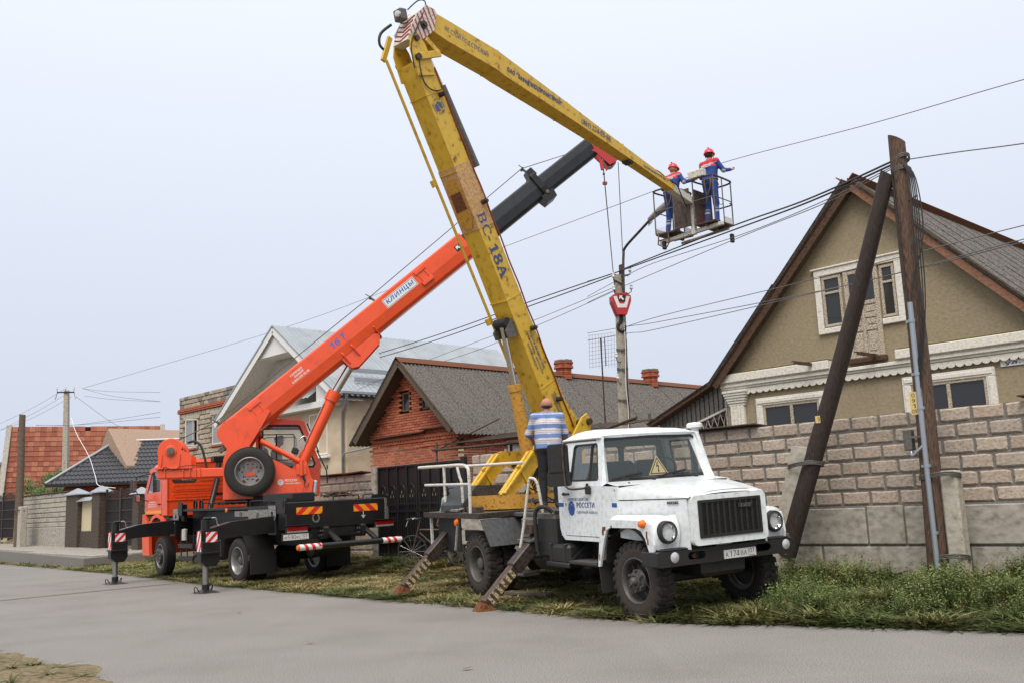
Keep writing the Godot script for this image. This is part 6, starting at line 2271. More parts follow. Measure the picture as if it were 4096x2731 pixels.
	m.cyl(V(6.05,7.4,-0.86),V(6.08,7.42,-0.6),0.014,6)
	part(o,"foot_step",m,M.brown_steel,T)
	for zc in [-0.695,0.385]:
		var bk:=Node3D.new()
		bk.name = "basket"
		bk.transform = T*Transform3D(Basis(),V(6.48,7.575,zc))
		o.add_child(bk,true)
		m = MB.new()
		m.span(V(-0.38,-0.03,-0.275),V(0.38,0.015,0.275),0.008)
		m.bar(V(-0.35,-0.05,0),V(0.35,-0.05,0),0.06,0.05,UP)
		part(bk,"floor",m,M.brown_steel)
		m = MB.new()
		for x in [-0.375,0.375]:
			for z in [-0.27,0.27]: m.cyl(V(x,0,z),V(x,1.05,z),0.016,8)
		m.cyl(V(0.0,0,0.27),V(0.0,1.05,0.27),0.014,8)
		for z in [-0.27,0.27]: m.cyl(V(-0.375,0.55,z),V(0.375,0.55,z),0.013,8)
		m.cyl(V(-0.375,0.55,-0.27),V(-0.375,0.55,0.27),0.013,8)
		part(bk,"posts",m,M.grey_steel)
		m = MB.new()
		m.tube(bend([V(-0.375,1.05,0.27),V(0.2,1.05,0.27),V(0.42,1.03,0.25),V(0.47,1.02,0.0),V(0.42,1.03,-0.25),V(0.2,1.05,-0.27),V(-0.375,1.05,-0.27),V(-0.375,1.05,0.25)],4),0.022,8)
		m.tube(bend([V(0.3,0.5,0.27),V(0.44,0.5,0.22),V(0.46,0.5,-0.1)],4),0.018,8)
		part(bk,"top_rail",m,M.brown_steel)
		for q in [[Transform3D(Basis(V(0,0,1),UP,V(-1,0,0)),V(-0.38,0.075,0)),0.54],[Transform3D(Basis(),V(0.19,0.075,0.275)),0.37],[Transform3D(Basis(),V(-0.19,0.075,-0.275)),0.37]]:
			m = MB.new()
			var holes:=[]
			var nx:=int(q[1]/0.045)
			for i in nx:
				for j in 3: holes.append(moved(disc(0.0145,6),-q[1]/2+0.027+i*0.045+(0.01 if j % 2 else 0.0),-0.04+j*0.04))
			pierced(m,rect2(q[1],0.135),holes,-0.003,0.003,q[0])
			part(bk,"kick_plate",m,M.worn_red if q[1] > 0.5 else M.worn_white)
		m = MB.new()
		m.tube(sag(V(-0.36,0.6,0.27),V(0.0,0.45,0.27),0.12,8),0.008,5)
		part(bk,"chain",m,M.dirty_steel)
		if zc > 0:
			m = MB.new()
			m.box(V(0.16,0.17,0.4),Transform3D(Basis(V(0,0,1),0.1),V(-0.42,1.14,-0.1)),0.015)
			part(bk,"control_box",m,M.worn_white)
const CRANE_AT:=Transform3D(Vector3(-0.65689,0.01037,-0.75392),Vector3(-0.00891,0.99973,0.02151),Vector3(0.75394,0.02085,-0.65662),Vector3(-5.339,0.045,-22.927))
const TOP_AT:=Transform3D(Vector3(0.98481,0,-0.17365),Vector3(0,1,0),Vector3(0.17365,0,0.98481),Vector3(-5.73,0,-23.38))
func crane_truck() -> void:
	var o:=thing("crane_truck","orange truck crane with raised telescopic boom and black outriggers","truck",CRANE_AT)
	crane_carrier(o)
	crane_cab(o)
	crane_top(o)
func crane_carrier(o: Node3D) -> void:
	var B: Material = M.black_paint
	var m:=MB.new()
	var out_l:=Basis(V(0,0,-1),UP,V(1,0,0))
	var out_r:=Basis(V(0,0,1),UP,V(-1,0,0))
	wheel(o,Transform3D(out_l,V(0,0.49,-1.1)),0.49,0.27,0.29,"deep",M.tyre,M.rim_silver,0)
	wheel(o,Transform3D(out_l,V(0,0.49,-0.79)),0.49,0.27,0.29,"deep",M.tyre,M.rim_silver,0)
	wheel(o,Transform3D(out_r,V(0,0.49,1.1)),0.49,0.27,0.29,"deep",M.tyre,M.rim_silver,0)
	wheel(o,Transform3D(out_r,V(0,0.49,0.79)),0.49,0.27,0.29,"deep",M.tyre,M.rim_silver,0)
	wheel(o,Transform3D(out_l*Basis(UP,-0.06),V(4.59,0.49,-1.04)),0.49,0.28,0.29,"cover",M.tyre,M.rim_silver,0)
	wheel(o,Transform3D(out_r,V(4.59,0.49,1.04)),0.49,0.28,0.29,"cover",M.tyre,M.rim_silver,0)
	for z in [-0.42,0.42]:
		m = MB.new()
		m.span(V(-2.2,0.78,z - 0.05),V(5.2,1.05,z+0.05),0.01)
		part(o,"frame_rail",m,M.frame_black)
	m = MB.new()
	m.lathe([[-0.9,0.09],[-0.3,0.1],[-0.2,0.26],[0.2,0.26],[0.3,0.1],[0.9,0.09]],Transform3D(Basis(V(0,0,1),UP,V(-1,0,0)),V(0,0.5,0)),20)
	part(o,"axle",m,M.frame_black)
	m = MB.new()
	m.span(V(-1.9,1.6,-1.25),V(3.45,1.66,1.25),0.01)
	m.span(V(-1.55,1.1,-0.9),V(3.2,1.6,0.9),0.02)
	part(o,"deck",m,B)
	m = MB.new()
	m.span(V(-2.27,1.16,-1.22),V(-1.92,1.72,1.28),0.015)
	m.span(V(-2.25,0.95,-0.62),V(-1.95,1.17,0.7),0.02)
	part(o,"rear_beam",m,B)
	for z in [-1.1,1.06]:
		m = MB.new()
		m.ext(rrect(-0.16,1.6,0.16,1.8,0.04),-0.015,0.015,Transform3D(Basis(V(0,0,-1),UP,V(1,0,0)),V(-2.2,0,z)))
		m.ext(rrect(-0.2,1.5,0.2,1.79,0.04),-0.02,0.02,Transform3D(Basis(),V(-2.08,0,-1.23 if z < 0 else 1.27)))
		part(o,"beam_guard",m,B)
	var rear:=Transform3D(Basis(V(0,0,1),UP,V(-1,0,0)),V(-2.273,0,0))
	for q in [[-0.68,0.075],[0.695,-0.075]]:
		striped(o,"chevron_plate",0.61,0.15,rear*Transform3D(Basis(),V(q[0],1.53,0.003)),M.red_mark,M.orange_mark,signf(q[1])*0.17,0.29,0.5,0.08)
	m = MB.new()
	var shoe:=PackedVector2Array()
	for i in 17:
		var a:=deg_to_rad(125.0+290.0*i/16.0)
		shoe.append(Vector2(cos(a)*0.09,sin(a)*0.1))
	for i in 17:
		var a:=deg_to_rad(125.0+290.0*(16 - i)/16.0)
		shoe.append(Vector2(cos(a)*0.058,sin(a)*0.066))
	m.ext(shoe,0.0,0.012,rear*Transform3D(Basis(),V(-0.535,1.37,0)))
	part(o,"horseshoe",m,M.aluminium)
	m = MB.new()
	m.ext(rect2(0.012,0.12),0.0,0.002,rear*Transform3D(Basis(),V(0.63,1.42,0)))
	for i in 4: m.ext(rect2(0.1 - i*0.025,0.01),0.0,0.002,rear*Transform3D(Basis(),V(0.63,1.36 - i*0.017,0)))
	part(o,"earth_mark",m,M.white_mark)
	m = MB.new()
	m.span(V(-2.274,1.25,1.19),V(-2.0,1.7,1.285),0.004)
	part(o,"tread_plate",m,M.aluminium)
	for z in [-0.98,1.16]:
		var tl:=Node3D.new()
		tl.name = "tail_lamp"
		tl.transform = rear*Transform3D(Basis(),V(z,1.155,0.02))
		o.add_child(tl,true)
		pbox(tl,"housing",V(-0.25,-0.075,-0.06),V(0.25,0.075,0.0),M.plastic_black,0.01)
		pbox(tl,"red_lens",V(-0.235,-0.02,0.0),V(0.235,0.065,0.018),M.red_lens,0.006)
		m = MB.new()
		for i in 16: m.span(V(-0.23+i*0.029,-0.06,0.0),V(-0.207+i*0.029,-0.022,0.014),0.004)
		part(tl,"white_lens",m,M.clear_lens)
		pbox(tl,"hood",V(-0.28,0.085,-0.06),V(0.3,0.095,0.08),B,0.002)
	number_plate(o,rear*Transform3D(Basis(V(1.13,0,0),V(0,1.13,0),V(0,0,1)),V(-1.025,1.013,0.05)),[["М",-0.205,-0.006,0.05,0.055],["590",-0.085,0.0,0.16,0.072],["КС",0.06,-0.006,0.1,0.055],["07",0.19,0.014,0.075,0.055],["RUS",0.175,-0.038,0.05,0.018]])
	pbox(o,"plate_holder",V(-2.31,0.93,-1.33),V(-2.275,1.1,-0.72),M.plastic_black,0.005)
	m = MB.new()
	m.cyl(V(-2.8,0.815,-1.23),V(-2.8,0.815,1.23),0.06,18)
	var bar:=part(o,"underrun_bar",m,B)
	for q in [[-1.225,0.5],[0.75,0.48]]:
		m = MB.new()
		m.cyl(V(-2.8,0.815,q[0]),V(-2.8,0.815,q[0]+q[1]),0.0625,18)
		part(bar,"white_sleeve",m,M.white_mark)
		m = MB.new()
		for i in 3:
			for k in 18:
				var a0:=TAU*k/18.0
				var a1:=TAU*(k+1)/18.0
				var z0: float = q[0]+0.03+i*0.16+0.16*k/18.0
				var z1: float = z0+0.16/18.0
				if z1+0.07 > q[0]+q[1]: continue
				var c:=func(a: float,z: float) -> Vector3: return V(-2.8+cos(a)*0.0638,0.815+sin(a)*0.0638,z)
				m.quad(c.call(a0,z0),c.call(a1,z1),c.call(a1,z1+0.075),c.call(a0,z0+0.075),c.call(a0,z0) - V(-2.8,0.815,z0))
		part(bar,"red_bands",m,M.red_mark)
	m = MB.new()
	m.lathe([[0,0.058],[0.03,0.05],[0.04,0.0]],Transform3D(Basis(V(0,0,-1),UP,V(1,0,0)),V(-2.8,0.815,-1.23)),16)
	part(bar,"end_lamp",m,M.amber)
	for z in [-0.28,0.62]:
		m = MB.new()
		m.bar(V(-2.3,1.1,z),V(-2.76,0.86,z+0.02),0.12,0.07,UP,0.01)
		m.ext(rrect(-0.16,-0.13,0.14,0.13,0.05),-0.06,0.06,Transform3D(Basis(),V(-2.28,1.06,z - 0.1)))
		part(o,"underrun_arm",m,B)
		m = MB.new()
		for dy in [0.04,-0.05]: m.cyl(V(-2.3 - dy*0.3,1.05+dy,z - 0.17),V(-2.3 - dy*0.3,1.05+dy,z - 0.19),0.03,10)
		part(o,"lock_bolt",m,M.chrome)
	for sg in [-1.0,1.0]:
		m = MB.new()
		m.patch(func(a,b):
			var ang:=deg_to_rad(lerpf(5.0,150.0,a))
			return V(-cos(ang)*0.62,0.52+sin(ang)*0.62,lerpf(1.27,0.62,b)*sg),16,2,UP)
		m.span(V(-0.68,0.5,0.62*sg),V(-0.6,0.62,1.27*sg),0.01)
		part(o,"mudguard",m,M.plastic_black)
		m = MB.new()
		m.box(V(0.02,0.5,0.62),Transform3D(Basis(V(0,0,1),-0.05),V(-0.68,0.46,0.94*sg)),0.005)
		part(o,"mud_flap",m,M.rubber)
	m = MB.new()
	m.lathe([[-0.35,0.0],[-0.3,0.2],[0.3,0.2],[0.35,0.0]],Transform3D(Basis(V(0,0,1),UP,V(-1,0,0)),V(-1.4,0.72,0.1)),20)
	part(o,"air_tank",m,M.frame_black)
	m = MB.new()
	m.span(V(0.9,0.55,-1.2),V(1.0,1.1,-1.1),0.01)
	part(o,"bracket",m,M.frame_black)
	for q in [[2.35,3.2],[1.55,2.2]]:
		m = MB.new()
		for y in [0.42,0.72]: m.span(V(q[0],y,-1.26),V(q[1],y+0.11,-1.21),0.008)
		for x in [q[0]+0.03,q[1] - 0.06,(q[0]+q[1])/2]: m.span(V(x,0.38,-1.215),V(x+0.03,1.1,-1.19),0.005)
		part(o,"side_guard",m,M.plastic_black)
	m = MB.new()
	m.lathe([[-0.3,0.0],[-0.26,0.25],[0.26,0.25],[0.3,0.0]],Transform3D(Basis(),V(1.9,0.68,-0.8)),24)
	part(o,"silencer",m,M.dirty_steel)
	m = MB.new()
	m.tube(bend([V(2.15,0.62,-0.9),V(2.3,0.6,-1.1),V(2.36,0.55,-1.2)],4),0.06,12)
	part(o,"exhaust_pipe",m,M.dirty_steel)
	m = MB.new()
	m.lathe([[-0.14,0.0],[-0.14,0.07],[0.12,0.07],[0.14,0.0]],Transform3D(Basis(UP,V(-1,0,0),V(0,0,1)),V(2.95,1.05,-1.2)),14)
	part(o,"oil_filter",m,M.worn_white)
	for q in [[0.09,-0.58,1.45,1.575],[-0.585,-1.52,1.36,1.60]]:
		m = MB.new()
		m.span(V(q[1],q[2],-1.24),V(q[0],q[3],-0.95),0.006)
		var tb:=part(o,"tool_box",m,M.aluminium)
		m = MB.new()
		m.box(V(0.07,0.09,0.02),Transform3D(Basis(),V((q[0]+q[1])/2+0.02,(q[2]+q[3])/2,-1.25)),0.006)
		part(tb,"latch",m,M.grey_steel)
	for q in [[-1.58,-1.9],[3.18,3.52]]:
		m = MB.new()
		pierced(m,pv([q[1],1.4,q[0],1.4,q[0],1.67,q[1],1.67]),[moved(rrect(-0.04,-0.06,0.04,0.06,0.035),(q[0]+q[1])/2,1.49)],-1.262,-1.256)
		part(o,"tread_plate",m,M.aluminium)
	m = MB.new()
	m.span(V(3.0,1.35,-1.22),V(3.14,1.8,-1.1),0.03)
	m.ext(rrect(2.95,1.5,3.2,1.84,0.05),-1.27,-1.24)
	part(o,"beam_guard",m,B)
	for q in [[1.9,1.45],[1.35,-0.45],[-0.6,-1.5]]:
		m = MB.new()
		m.tube(bend([V(q[0],1.66,-1.2),V(q[0] - 0.02,1.76,-1.2),V(q[0] - 0.08,1.78,-1.2),V(q[1]+0.08,1.78,-1.2),V(q[1]+0.02,1.76,-1.2),V(q[1],1.66,-1.2)],3),0.014,6)
		part(o,"deck_rail",m,M.rubber)
	for q in [[0.05,0.7],[0.8,1.1]]:
		m = MB.new()
		m.tube(bend([V(-2.0,1.72,q[0]),V(-2.0,1.8,q[0]+0.02),V(-2.0,1.81,q[0]+0.1),V(-2.0,1.81,q[1] - 0.1),V(-2.0,1.8,q[1] - 0.02),V(-2.0,1.72,q[1])],3),0.014,6)
		part(o,"deck_rail",m,M.rubber)
	for z in [-1.15,-1.0]:
		m = MB.new()
		m.tube(bend([V(2.5,1.66,z),V(2.5,1.8,z),V(2.43,1.86,z),V(2.36,1.8,z),V(2.36,1.66,z)],4),0.025,8)
		part(o,"lifting_eye",m,M.rubber)
	m = MB.new()
	m.lathe([[0.0,0.05],[0.02,0.05],[0.03,0.0]],Transform3D(Basis(V(0,0,-1),UP,V(1,0,0)),V(0.45,1.6,-1.255)),14)
	part(o,"side_marker",m,M.amber)
	m = MB.new()
	m.cyl(V(0.6,1.62,0),V(0.6,1.9,0),0.62,32)
	part(o,"slew_bearing",m,M.rubber)
	m = MB.new()
	m.span(V(-1.85,1.72,-0.85),V(-0.5,1.92,-0.3),0.02)
	part(o,"hydraulic_tank",m,M.plastic_black)
	m = MB.new()
	m.tube([V(3.3,1.62,-0.4),V(3.55,2.3,-0.1),V(3.6,2.95,0.0)],0.07,12)
	m.bar(V(3.6,2.9,-0.2),V(3.6,2.9,0.5),0.2,0.14,UP,0.01)
	m.bar(V(3.45,2.0,-0.25),V(3.45,2.0,0.8),0.08,0.08,UP)
	part(o,"boom_rest",m,B)
	for q in [[-1.69,-2.69,-0.02],[3.59,-2.64,0.0]]:
		var x: float = q[0]
		var z: float = q[1]
		var leg:=Node3D.new()
		leg.name = "outrigger"
		leg.transform = Transform3D(Basis(),V(x,q[2]+(0.0 if x < 0 else -0.07),0))
		o.add_child(leg,true)
		m = MB.new()
		m.loft([[V(-0.13,1.14,-1.0),V(0.13,1.14,-1.0),V(0.13,1.49,-1.0),V(-0.13,1.49,-1.0)],[V(-0.13,1.10,z+0.5),V(0.13,1.10,z+0.5),V(0.13,1.41,z+0.5),V(-0.13,1.41,z+0.5)],[V(-0.13,1.05,z - 0.1),V(0.13,1.05,z - 0.1),V(0.13,1.27,z - 0.1),V(-0.13,1.27,z - 0.1)]])
		m.span(V(-0.15,0.84,z - 0.13),V(0.15,1.06,z+0.24),0.01)
		part(leg,"beam",m,B)
		m = MB.new()
		m.span(V(-0.17,0.82,z - 0.15),V(0.17,0.85,z+0.26),0.004)
		m.ext(pv([z - 0.14,0.82,z - 0.14,0.66,z - 0.02,0.56,z+0.18,0.56,z+0.26,0.68,z+0.26,0.82]),-0.1,0.1,Transform3D(Basis(V(0,0,1),UP,V(-1,0,0)),V(0,0,0)))
		part(leg,"jack_box",m,B)
		m = MB.new()
		m.cyl(V(0,1.2,z),V(0,1.48,z),0.085,18)
		m.cyl(V(0,1.5,z - 0.04),V(0,1.5,z+0.12),0.03,10)
		part(leg,"jack_cylinder",m,B)
		m = MB.new()
		m.tube(bend([V(0,1.5,z+0.1),V(0,1.51,z+0.2),V(0,1.45,z+0.24),V(0,1.36,z+0.26),V(-0.05,1.33,z+0.34)],4),0.014,6)
		m.tube([V(-0.1,1.35,z+0.3),V(-0.1,1.48,-1.05)],0.012,6)
		part(leg,"oil_pipe",m,M.chrome)
		m = MB.new()
		m.cyl(V(0,0.15,z),V(0,0.85,z),0.058,18)
		part(leg,"jack_rod",m,M.steel_rod)
		m = MB.new()
		m.cyl(V(0,0.1,z),V(0,0.22,z),0.075,16)
		m.loft([[V(-0.24,0.02,z - 0.24),V(0.24,0.02,z - 0.24),V(0.24,0.02,z+0.24),V(-0.24,0.02,z+0.24)],[V(-0.24,0.045,z - 0.24),V(0.24,0.045,z - 0.24),V(0.24,0.045,z+0.24),V(-0.24,0.045,z+0.24)],[V(-0.07,0.12,z - 0.07),V(0.07,0.12,z - 0.07),V(0.07,0.12,z+0.07),V(-0.07,0.12,z+0.07)]])
		for w in [-1.0,1.0]: m.tube(bend([V(0.05,0.09,z+0.12*w),V(0.06,0.17,z+0.16*w),V(0.1,0.16,z+0.19*w),V(0.12,0.06,z+0.17*w)],3),0.01,6)
		part(leg,"pad",m,B)
		striped(leg,"warning_sticker",0.24,0.2,Transform3D(Basis(V(0,0,1),UP,V(-1,0,0)),V(-0.155,1.14,z+0.06)),M.red_mark,M.white_mark,0.2,0.17,0.5,0.05)
		striped(leg,"warning_sticker",0.2,0.4,Transform3D(Basis(V(-1,0,0),UP,V(0,0,-1)),V(0.0,1.06,z - 0.136)),M.red_mark,M.white_mark,0.2,0.14,0.5,0.03)
		m = MB.new()
		var ar:=Transform3D(Basis(V(0,0,1),UP,V(-1,0,0)),V(-0.131,1.40,-1.12))
		m.ext(pv([-0.14,-0.013,-0.05,-0.013,-0.05,-0.035,-0.005,0.0,-0.05,0.035,-0.05,0.013,-0.14,0.013]),0.0,0.002,ar)
		m.ext(pv([0.0,-0.05,0.018,-0.05,0.018,0.05,0.0,0.05]),0.0,0.002,ar)
		part(leg,"arrow_mark",m,M.white_mark)
		m = MB.new()
		m.span(V(-0.16,1.08,-1.25),V(0.16,1.52,1.2),0.01)
		part(leg,"outer_box",m,B)
func crane_cab(o: Node3D) -> void:
	var W: Material = M.orange_paint
	var m:=MB.new()
	var bt:=Transform3D(Basis(V(0,0,1),UP,V(-1,0,0)),V(3.95,0,0))
	var win:=rrect(-1.1,2.35,-0.5,2.66,0.06)
	pierced(m,rrect(-1.25,1.5,1.25,2.86,0.08),[win,rrect(0.5,2.35,1.1,2.66,0.06)],-0.04,0.0,bt)
	part(o,"cab_back",m,W)
	m = MB.new()
	m.ext(Geometry2D.offset_polygon(win,-0.0)[0],-0.02,-0.015,bt)
	part(o,"back_window",m,M.tinted_glass)
	m = MB.new()
	pierced(m,Geometry2D.offset_polygon(win,0.02)[0],[Geometry2D.offset_polygon(win,-0.015)[0]],0.0,0.012,bt)
	part(o,"window_seal",m,M.rubber)
	for q in [[2.10,2.28],[1.90,2.06]]:
		m = MB.new()
		pierced(m,rrect(-1.12,q[0],0.9,q[1],0.07,5),[rrect(-1.08,q[0]+0.03,0.86,q[1] - 0.03,0.045,5)],0.0,0.012,bt)
		m.ext(rrect(-1.05,q[0]+0.05,0.83,q[1] - 0.05,0.03,4),0.0,0.014,bt)
		part(o,"pressed_rib",m,W)
	m = MB.new()
	m.ext(rrect(-0.4,2.36,0.4,2.6,0.07,5),0.0,0.012,bt)
	part(o,"pressed_rib",m,W)
	m = MB.new()
	m.ext(rrect(-1.27,1.885,1.27,1.905,0.005,2),0.0,0.02,bt)
	for i in 8: m.cyl(bt*V(-0.98+i*0.11+(0.1 if i > 3 else 0.0),1.98,0.0),bt*V(-0.98+i*0.11+(0.1 if i > 3 else 0.0),1.98,0.022),0.014,8)
	part(o,"rivet_row",m,W)
	for sg in [-1.0,1.0]:
		var st:=Transform3D(Basis(V(1,0,0),UP,V(0,0,1)),V(0,0,1.22*sg))
		var z0: float = -0.03 if sg > 0 else 0.03
		m = MB.new()
		m.ext(pv([3.95,1.52,4.36,1.52,4.36,2.86,3.95,2.86]),z0,0.0,st)
		m.ext(pv([5.05,2.72,5.15,2.72,5.56,2.05,5.5,2.05]),z0,0.0,st)
		part(o,"cab_side",m,W)
		var d:=Node3D.new()
		d.name = "door"
		o.add_child(d,true)
		m = MB.new()
		pierced(m,pv([4.37,1.55,5.50,1.55,5.52,2.05,5.08,2.74,4.37,2.80]),[pv([4.44,2.13,5.36,2.10,5.02,2.63,4.44,2.68])],z0,0.004*sg,st)
		part(d,"door_panel",m,W)
		m = MB.new()
		m.ext(pv([4.44,2.13,5.36,2.10,5.02,2.63,4.44,2.68]),z0*0.5,z0*0.4,st)
		part(d,"door_window",m,M.tinted_glass)
		m = MB.new()
		m.ext(pv([4.9,2.11,4.95,2.11,4.95,2.64,4.9,2.65]),z0*0.6,0.008*sg,st)
		part(d,"window_bar",m,M.rubber)
		m = MB.new()
		m.ext(pv([4.39,1.58,5.48,1.57,5.485,1.64,4.39,1.65]),0.0,0.006*sg,st)
		part(d,"reflective_strip",m,M.orange_mark)
		m = MB.new()
		m.box(V(0.14,0.04,0.04),Transform3D(Basis(),V(4.5,1.81,1.24*sg)),0.012)
		part(d,"handle",m,M.plastic_black)
		if sg < 0:
			var tt:=Transform3D(Basis(V(-1,0,0),UP,V(0,0,-1)),V(4.98,1.8,-1.227))
			for k in 3: lettering(d,["ПРОДАЖА КРАНОВ","Москва (495) 232-05-24","Клинцы (48336) 4-24-25"][k],M.white_mark,tt*Transform3D(Basis(),V(0,0.06 - k*0.055,0)),[0.42,0.56,0.56][k],0.038,false)
		m = MB.new()
		m.patch(func(a,b):
			var ang = deg_to_rad(lerpf(20.0,150.0,a))
			return V(4.59 - cos(ang)*0.66,0.88+sin(ang)*0.66,lerpf(1.27,0.8,b)*sg),14,2,UP)
		m.ext(pv([3.95,1.12,4.1,1.36,4.33,1.51,4.59,1.56,4.85,1.51,5.15,1.3,5.3,1.1,5.2,1.1,5.05,1.28,4.8,1.44,4.59,1.48,4.38,1.44,4.15,1.28,4.05,1.1]),1.245*sg,1.27*sg)
		part(o,"wing",m,W)
		m = MB.new()
		m.ext(pv([5.15,0.5,5.62,0.5,5.66,0.95,5.64,1.56,5.46,1.56,5.3,1.3,5.18,1.0]),1.16*sg,1.24*sg)
		part(o,"corner_panel",m,W)
		m = MB.new()
		m.box(V(0.2,0.36,0.12),Transform3D(Basis(),V(5.55,2.32,1.52*sg)),0.03)
		m.box(V(0.18,0.2,0.12),Transform3D(Basis(),V(5.4,1.98,1.48*sg)),0.03)
		part(o,"mirror",m,M.plastic_black)
		m = MB.new()
		m.box(V(0.012,0.3,0.09),Transform3D(Basis(),V(5.443,2.32,1.52*sg)),0.003)
		m.box(V(0.012,0.15,0.09),Transform3D(Basis(),V(5.303,1.98,1.48*sg)),0.003)
		part(o,"mirror_glass",m,M.chrome)
		m = MB.new()
		m.tube([V(5.1,2.62,1.2*sg),V(5.45,2.55,1.45*sg),V(5.55,2.3,1.5*sg),V(5.35,1.98,1.42*sg),V(5.3,1.9,1.23*sg)],0.014,6)
		part(o,"mirror_arm",m,M.rubber)
	m = MB.new()
	m.loft([[V(3.93,2.84,-1.2),V(3.93,2.84,1.2),V(3.97,2.93,1.1),V(3.97,2.93,-1.1)],[V(4.95,2.76,-1.2),V(4.95,2.76,1.2),V(4.9,2.86,1.1),V(4.9,2.86,-1.1)],[V(5.15,2.70,-1.2),V(5.15,2.70,1.2),V(5.12,2.75,1.1),V(5.12,2.75,-1.1)]])
	part(o,"cab_roof",m,W)
	m = MB.new()
	m.loft([[V(5.6,0.5,-1.2),V(5.6,0.5,1.2),V(5.66,0.95,1.2),V(5.66,0.95,-1.2)],[V(5.5,0.5,-1.2),V(5.5,0.5,1.2),V(5.5,2.05,1.2),V(5.5,2.05,-1.2)]])
	part(o,"cab_front",m,W)
	m = MB.new()
	m.quad(V(5.52,2.07,-1.18),V(5.52,2.07,1.18),V(5.14,2.7,1.18),V(5.14,2.7,-1.18),V(1,0.5,0))
	part(o,"windscreen",m,M.tinted_glass)
	m = MB.new()
	m.span(V(4.0,1.4,-1.18),V(5.5,1.52,1.18),0.02)
	m.box(V(0.18,0.75,0.5),Transform3D(Basis(),V(4.25,1.95,-0.7)),0.06)
	m.box(V(0.18,0.75,0.5),Transform3D(Basis(),V(4.25,1.95,0.7)),0.06)
	m.span(V(5.1,1.5,-1.1),V(5.45,2.05,1.1),0.05)
	part(o,"cab_interior",m,M.cab_inside)
func crane_top(o: Node3D) -> void:
	var T:=CRANE_AT.affine_inverse()*TOP_AT
	var W: Material = M.orange_paint
	var m:=MB.new()
	for z in [0.44,-0.4]:
		m = MB.new()
		m.ext(pv([-1.15,1.88,0.84,1.9,0.90,2.27,0.66,2.39,0.02,2.74,-0.3,2.85,-0.6,3.08,-0.72,3.14,-1.0,3.14,-1.08,3.0,-1.15,2.78]),z - 0.025,z+0.025)
		part(o,"turning_frame",m,W,T)
	m = MB.new()
	m.span(V(-1.15,1.86,-0.42),V(0.85,1.92,0.46),0.01)
	m.span(V(-1.1,1.92,-0.4),V(-1.02,2.7,0.42),0.01)
	for x in [0.1,0.45,0.62]: m.ext(pv([x,1.92,x+0.03,1.92,x+0.03,2.1,x,2.1]),0.46,0.5)
	for i in 14: m.cyl(V(-0.3+i*0.085,1.93,0.46),V(-0.3+i*0.085,1.93,0.49),0.02,6)
	part(o,"turning_floor",m,W,T)
	m = MB.new()
	m.span(V(-2.63,2.40,-0.35),V(-1.12,2.61,0.35),0.02)
	for x in [-1.78,-1.68]: m.span(V(x - 0.015,2.40,0.35),V(x+0.02,2.62,0.38),0.004)
	m.span(V(-2.66,2.61,-0.4),V(-1.85,2.65,0.4),0.006)
	for x in [-2.45,-2.05,-1.9]: m.span(V(x - 0.01,2.42,0.35),V(x+0.01,2.61,0.39),0.002)
	part(o,"winch_beam",m,W,T)
	for z in [0.36,-0.36]:
		m = MB.new()
		var pl:=pv([-2.61,2.65,-1.87,2.65,-1.87,2.92,-2.1,3.05])
		for i in 13:
			var a:=deg_to_rad(20.0+175.0*i/12.0)
			pl.append(Vector2(-2.33+cos(a)*0.285,3.02+sin(a)*0.285))
		m.ext(pl,z - 0.015,z+0.015)
		for x in [-2.52,-2.12]: m.bar(V(x - 0.02*signf(z),2.66,z+0.03*signf(z)),V(x,2.95,z+0.015*signf(z)),0.06,0.012,V(1,0,0))
		part(o,"winch_plate",m,W,T)
	m = MB.new()
	m.lathe([[-0.36,0.27],[-0.33,0.3],[-0.31,0.22],[0.31,0.22],[0.33,0.3],[0.36,0.27]],Transform3D(Basis(V(0,0,1),UP,V(-1,0,0)),V(-2.33,3.02,0)),36)
	part(o,"winch_drum",m,W,T)
	m = MB.new()
	m.lathe([[-0.3,0.235],[0.3,0.235]],Transform3D(Basis(V(0,0,1),UP,V(-1,0,0)),V(-2.33,3.02,0)),36)
	part(o,"rope_layer",m,M.rope_steel,T)
	m = MB.new()
	m.lathe([[0.375,0.14],[0.39,0.13],[0.395,0.09]],Transform3D(Basis(V(0,0,1),UP,V(-1,0,0)),V(-2.33,3.02,0)),24)
	part(o,"drum_flange",m,W,T)
	m = MB.new()
	m.lathe([[0.39,0.09],[0.45,0.085],[0.455,0.0]],Transform3D(Basis(V(0,0,1),UP,V(-1,0,0)),V(-2.33,3.02,0)),24)
	part(o,"drum_motor",m,M.grey_steel,T)
	m = MB.new()
	m.tube(bend([V(-2.0,3.22,0.1),V(-1.85,3.25,0.12),V(-1.7,3.15,0.15),V(-1.6,2.85,0.18),V(-1.55,2.62,0.2)],5),0.028,8)
	m.tube(bend([V(-2.5,2.56,0.4),V(-2.45,2.66,0.42),V(-2.25,2.58,0.42),V(-2.1,2.66,0.42),V(-1.85,2.68,0.4),V(-1.6,2.66,0.3)],4),0.008,5)
	part(o,"winch_hose",m,M.rubber,T)
	wheel(o,T*Transform3D(Basis(V(0,0,1),UP,V(-1,0,0)),V(-0.53,2.48,0.68)),0.565,0.28,0.315,"spare",M.tyre,M.rim_silver,0)
	m = MB.new()
	m.lathe([[0.0,0.16],[0.06,0.16],[0.065,0.0]],Transform3D(Basis(V(0,0,1),UP,V(-1,0,0)),V(-0.53,2.48,0.50)),24)
	m.ext(pv([-0.65,2.38,-0.41,2.40,-0.41,2.47,-0.65,2.45]),0.56,0.6)
	m.bar(V(-0.60,2.6,0.58),V(-0.53,2.51,0.58),0.03,0.02,V(0,0,1))
	m.bar(V(-0.46,2.6,0.58),V(-0.53,2.51,0.58),0.03,0.02,V(0,0,1))
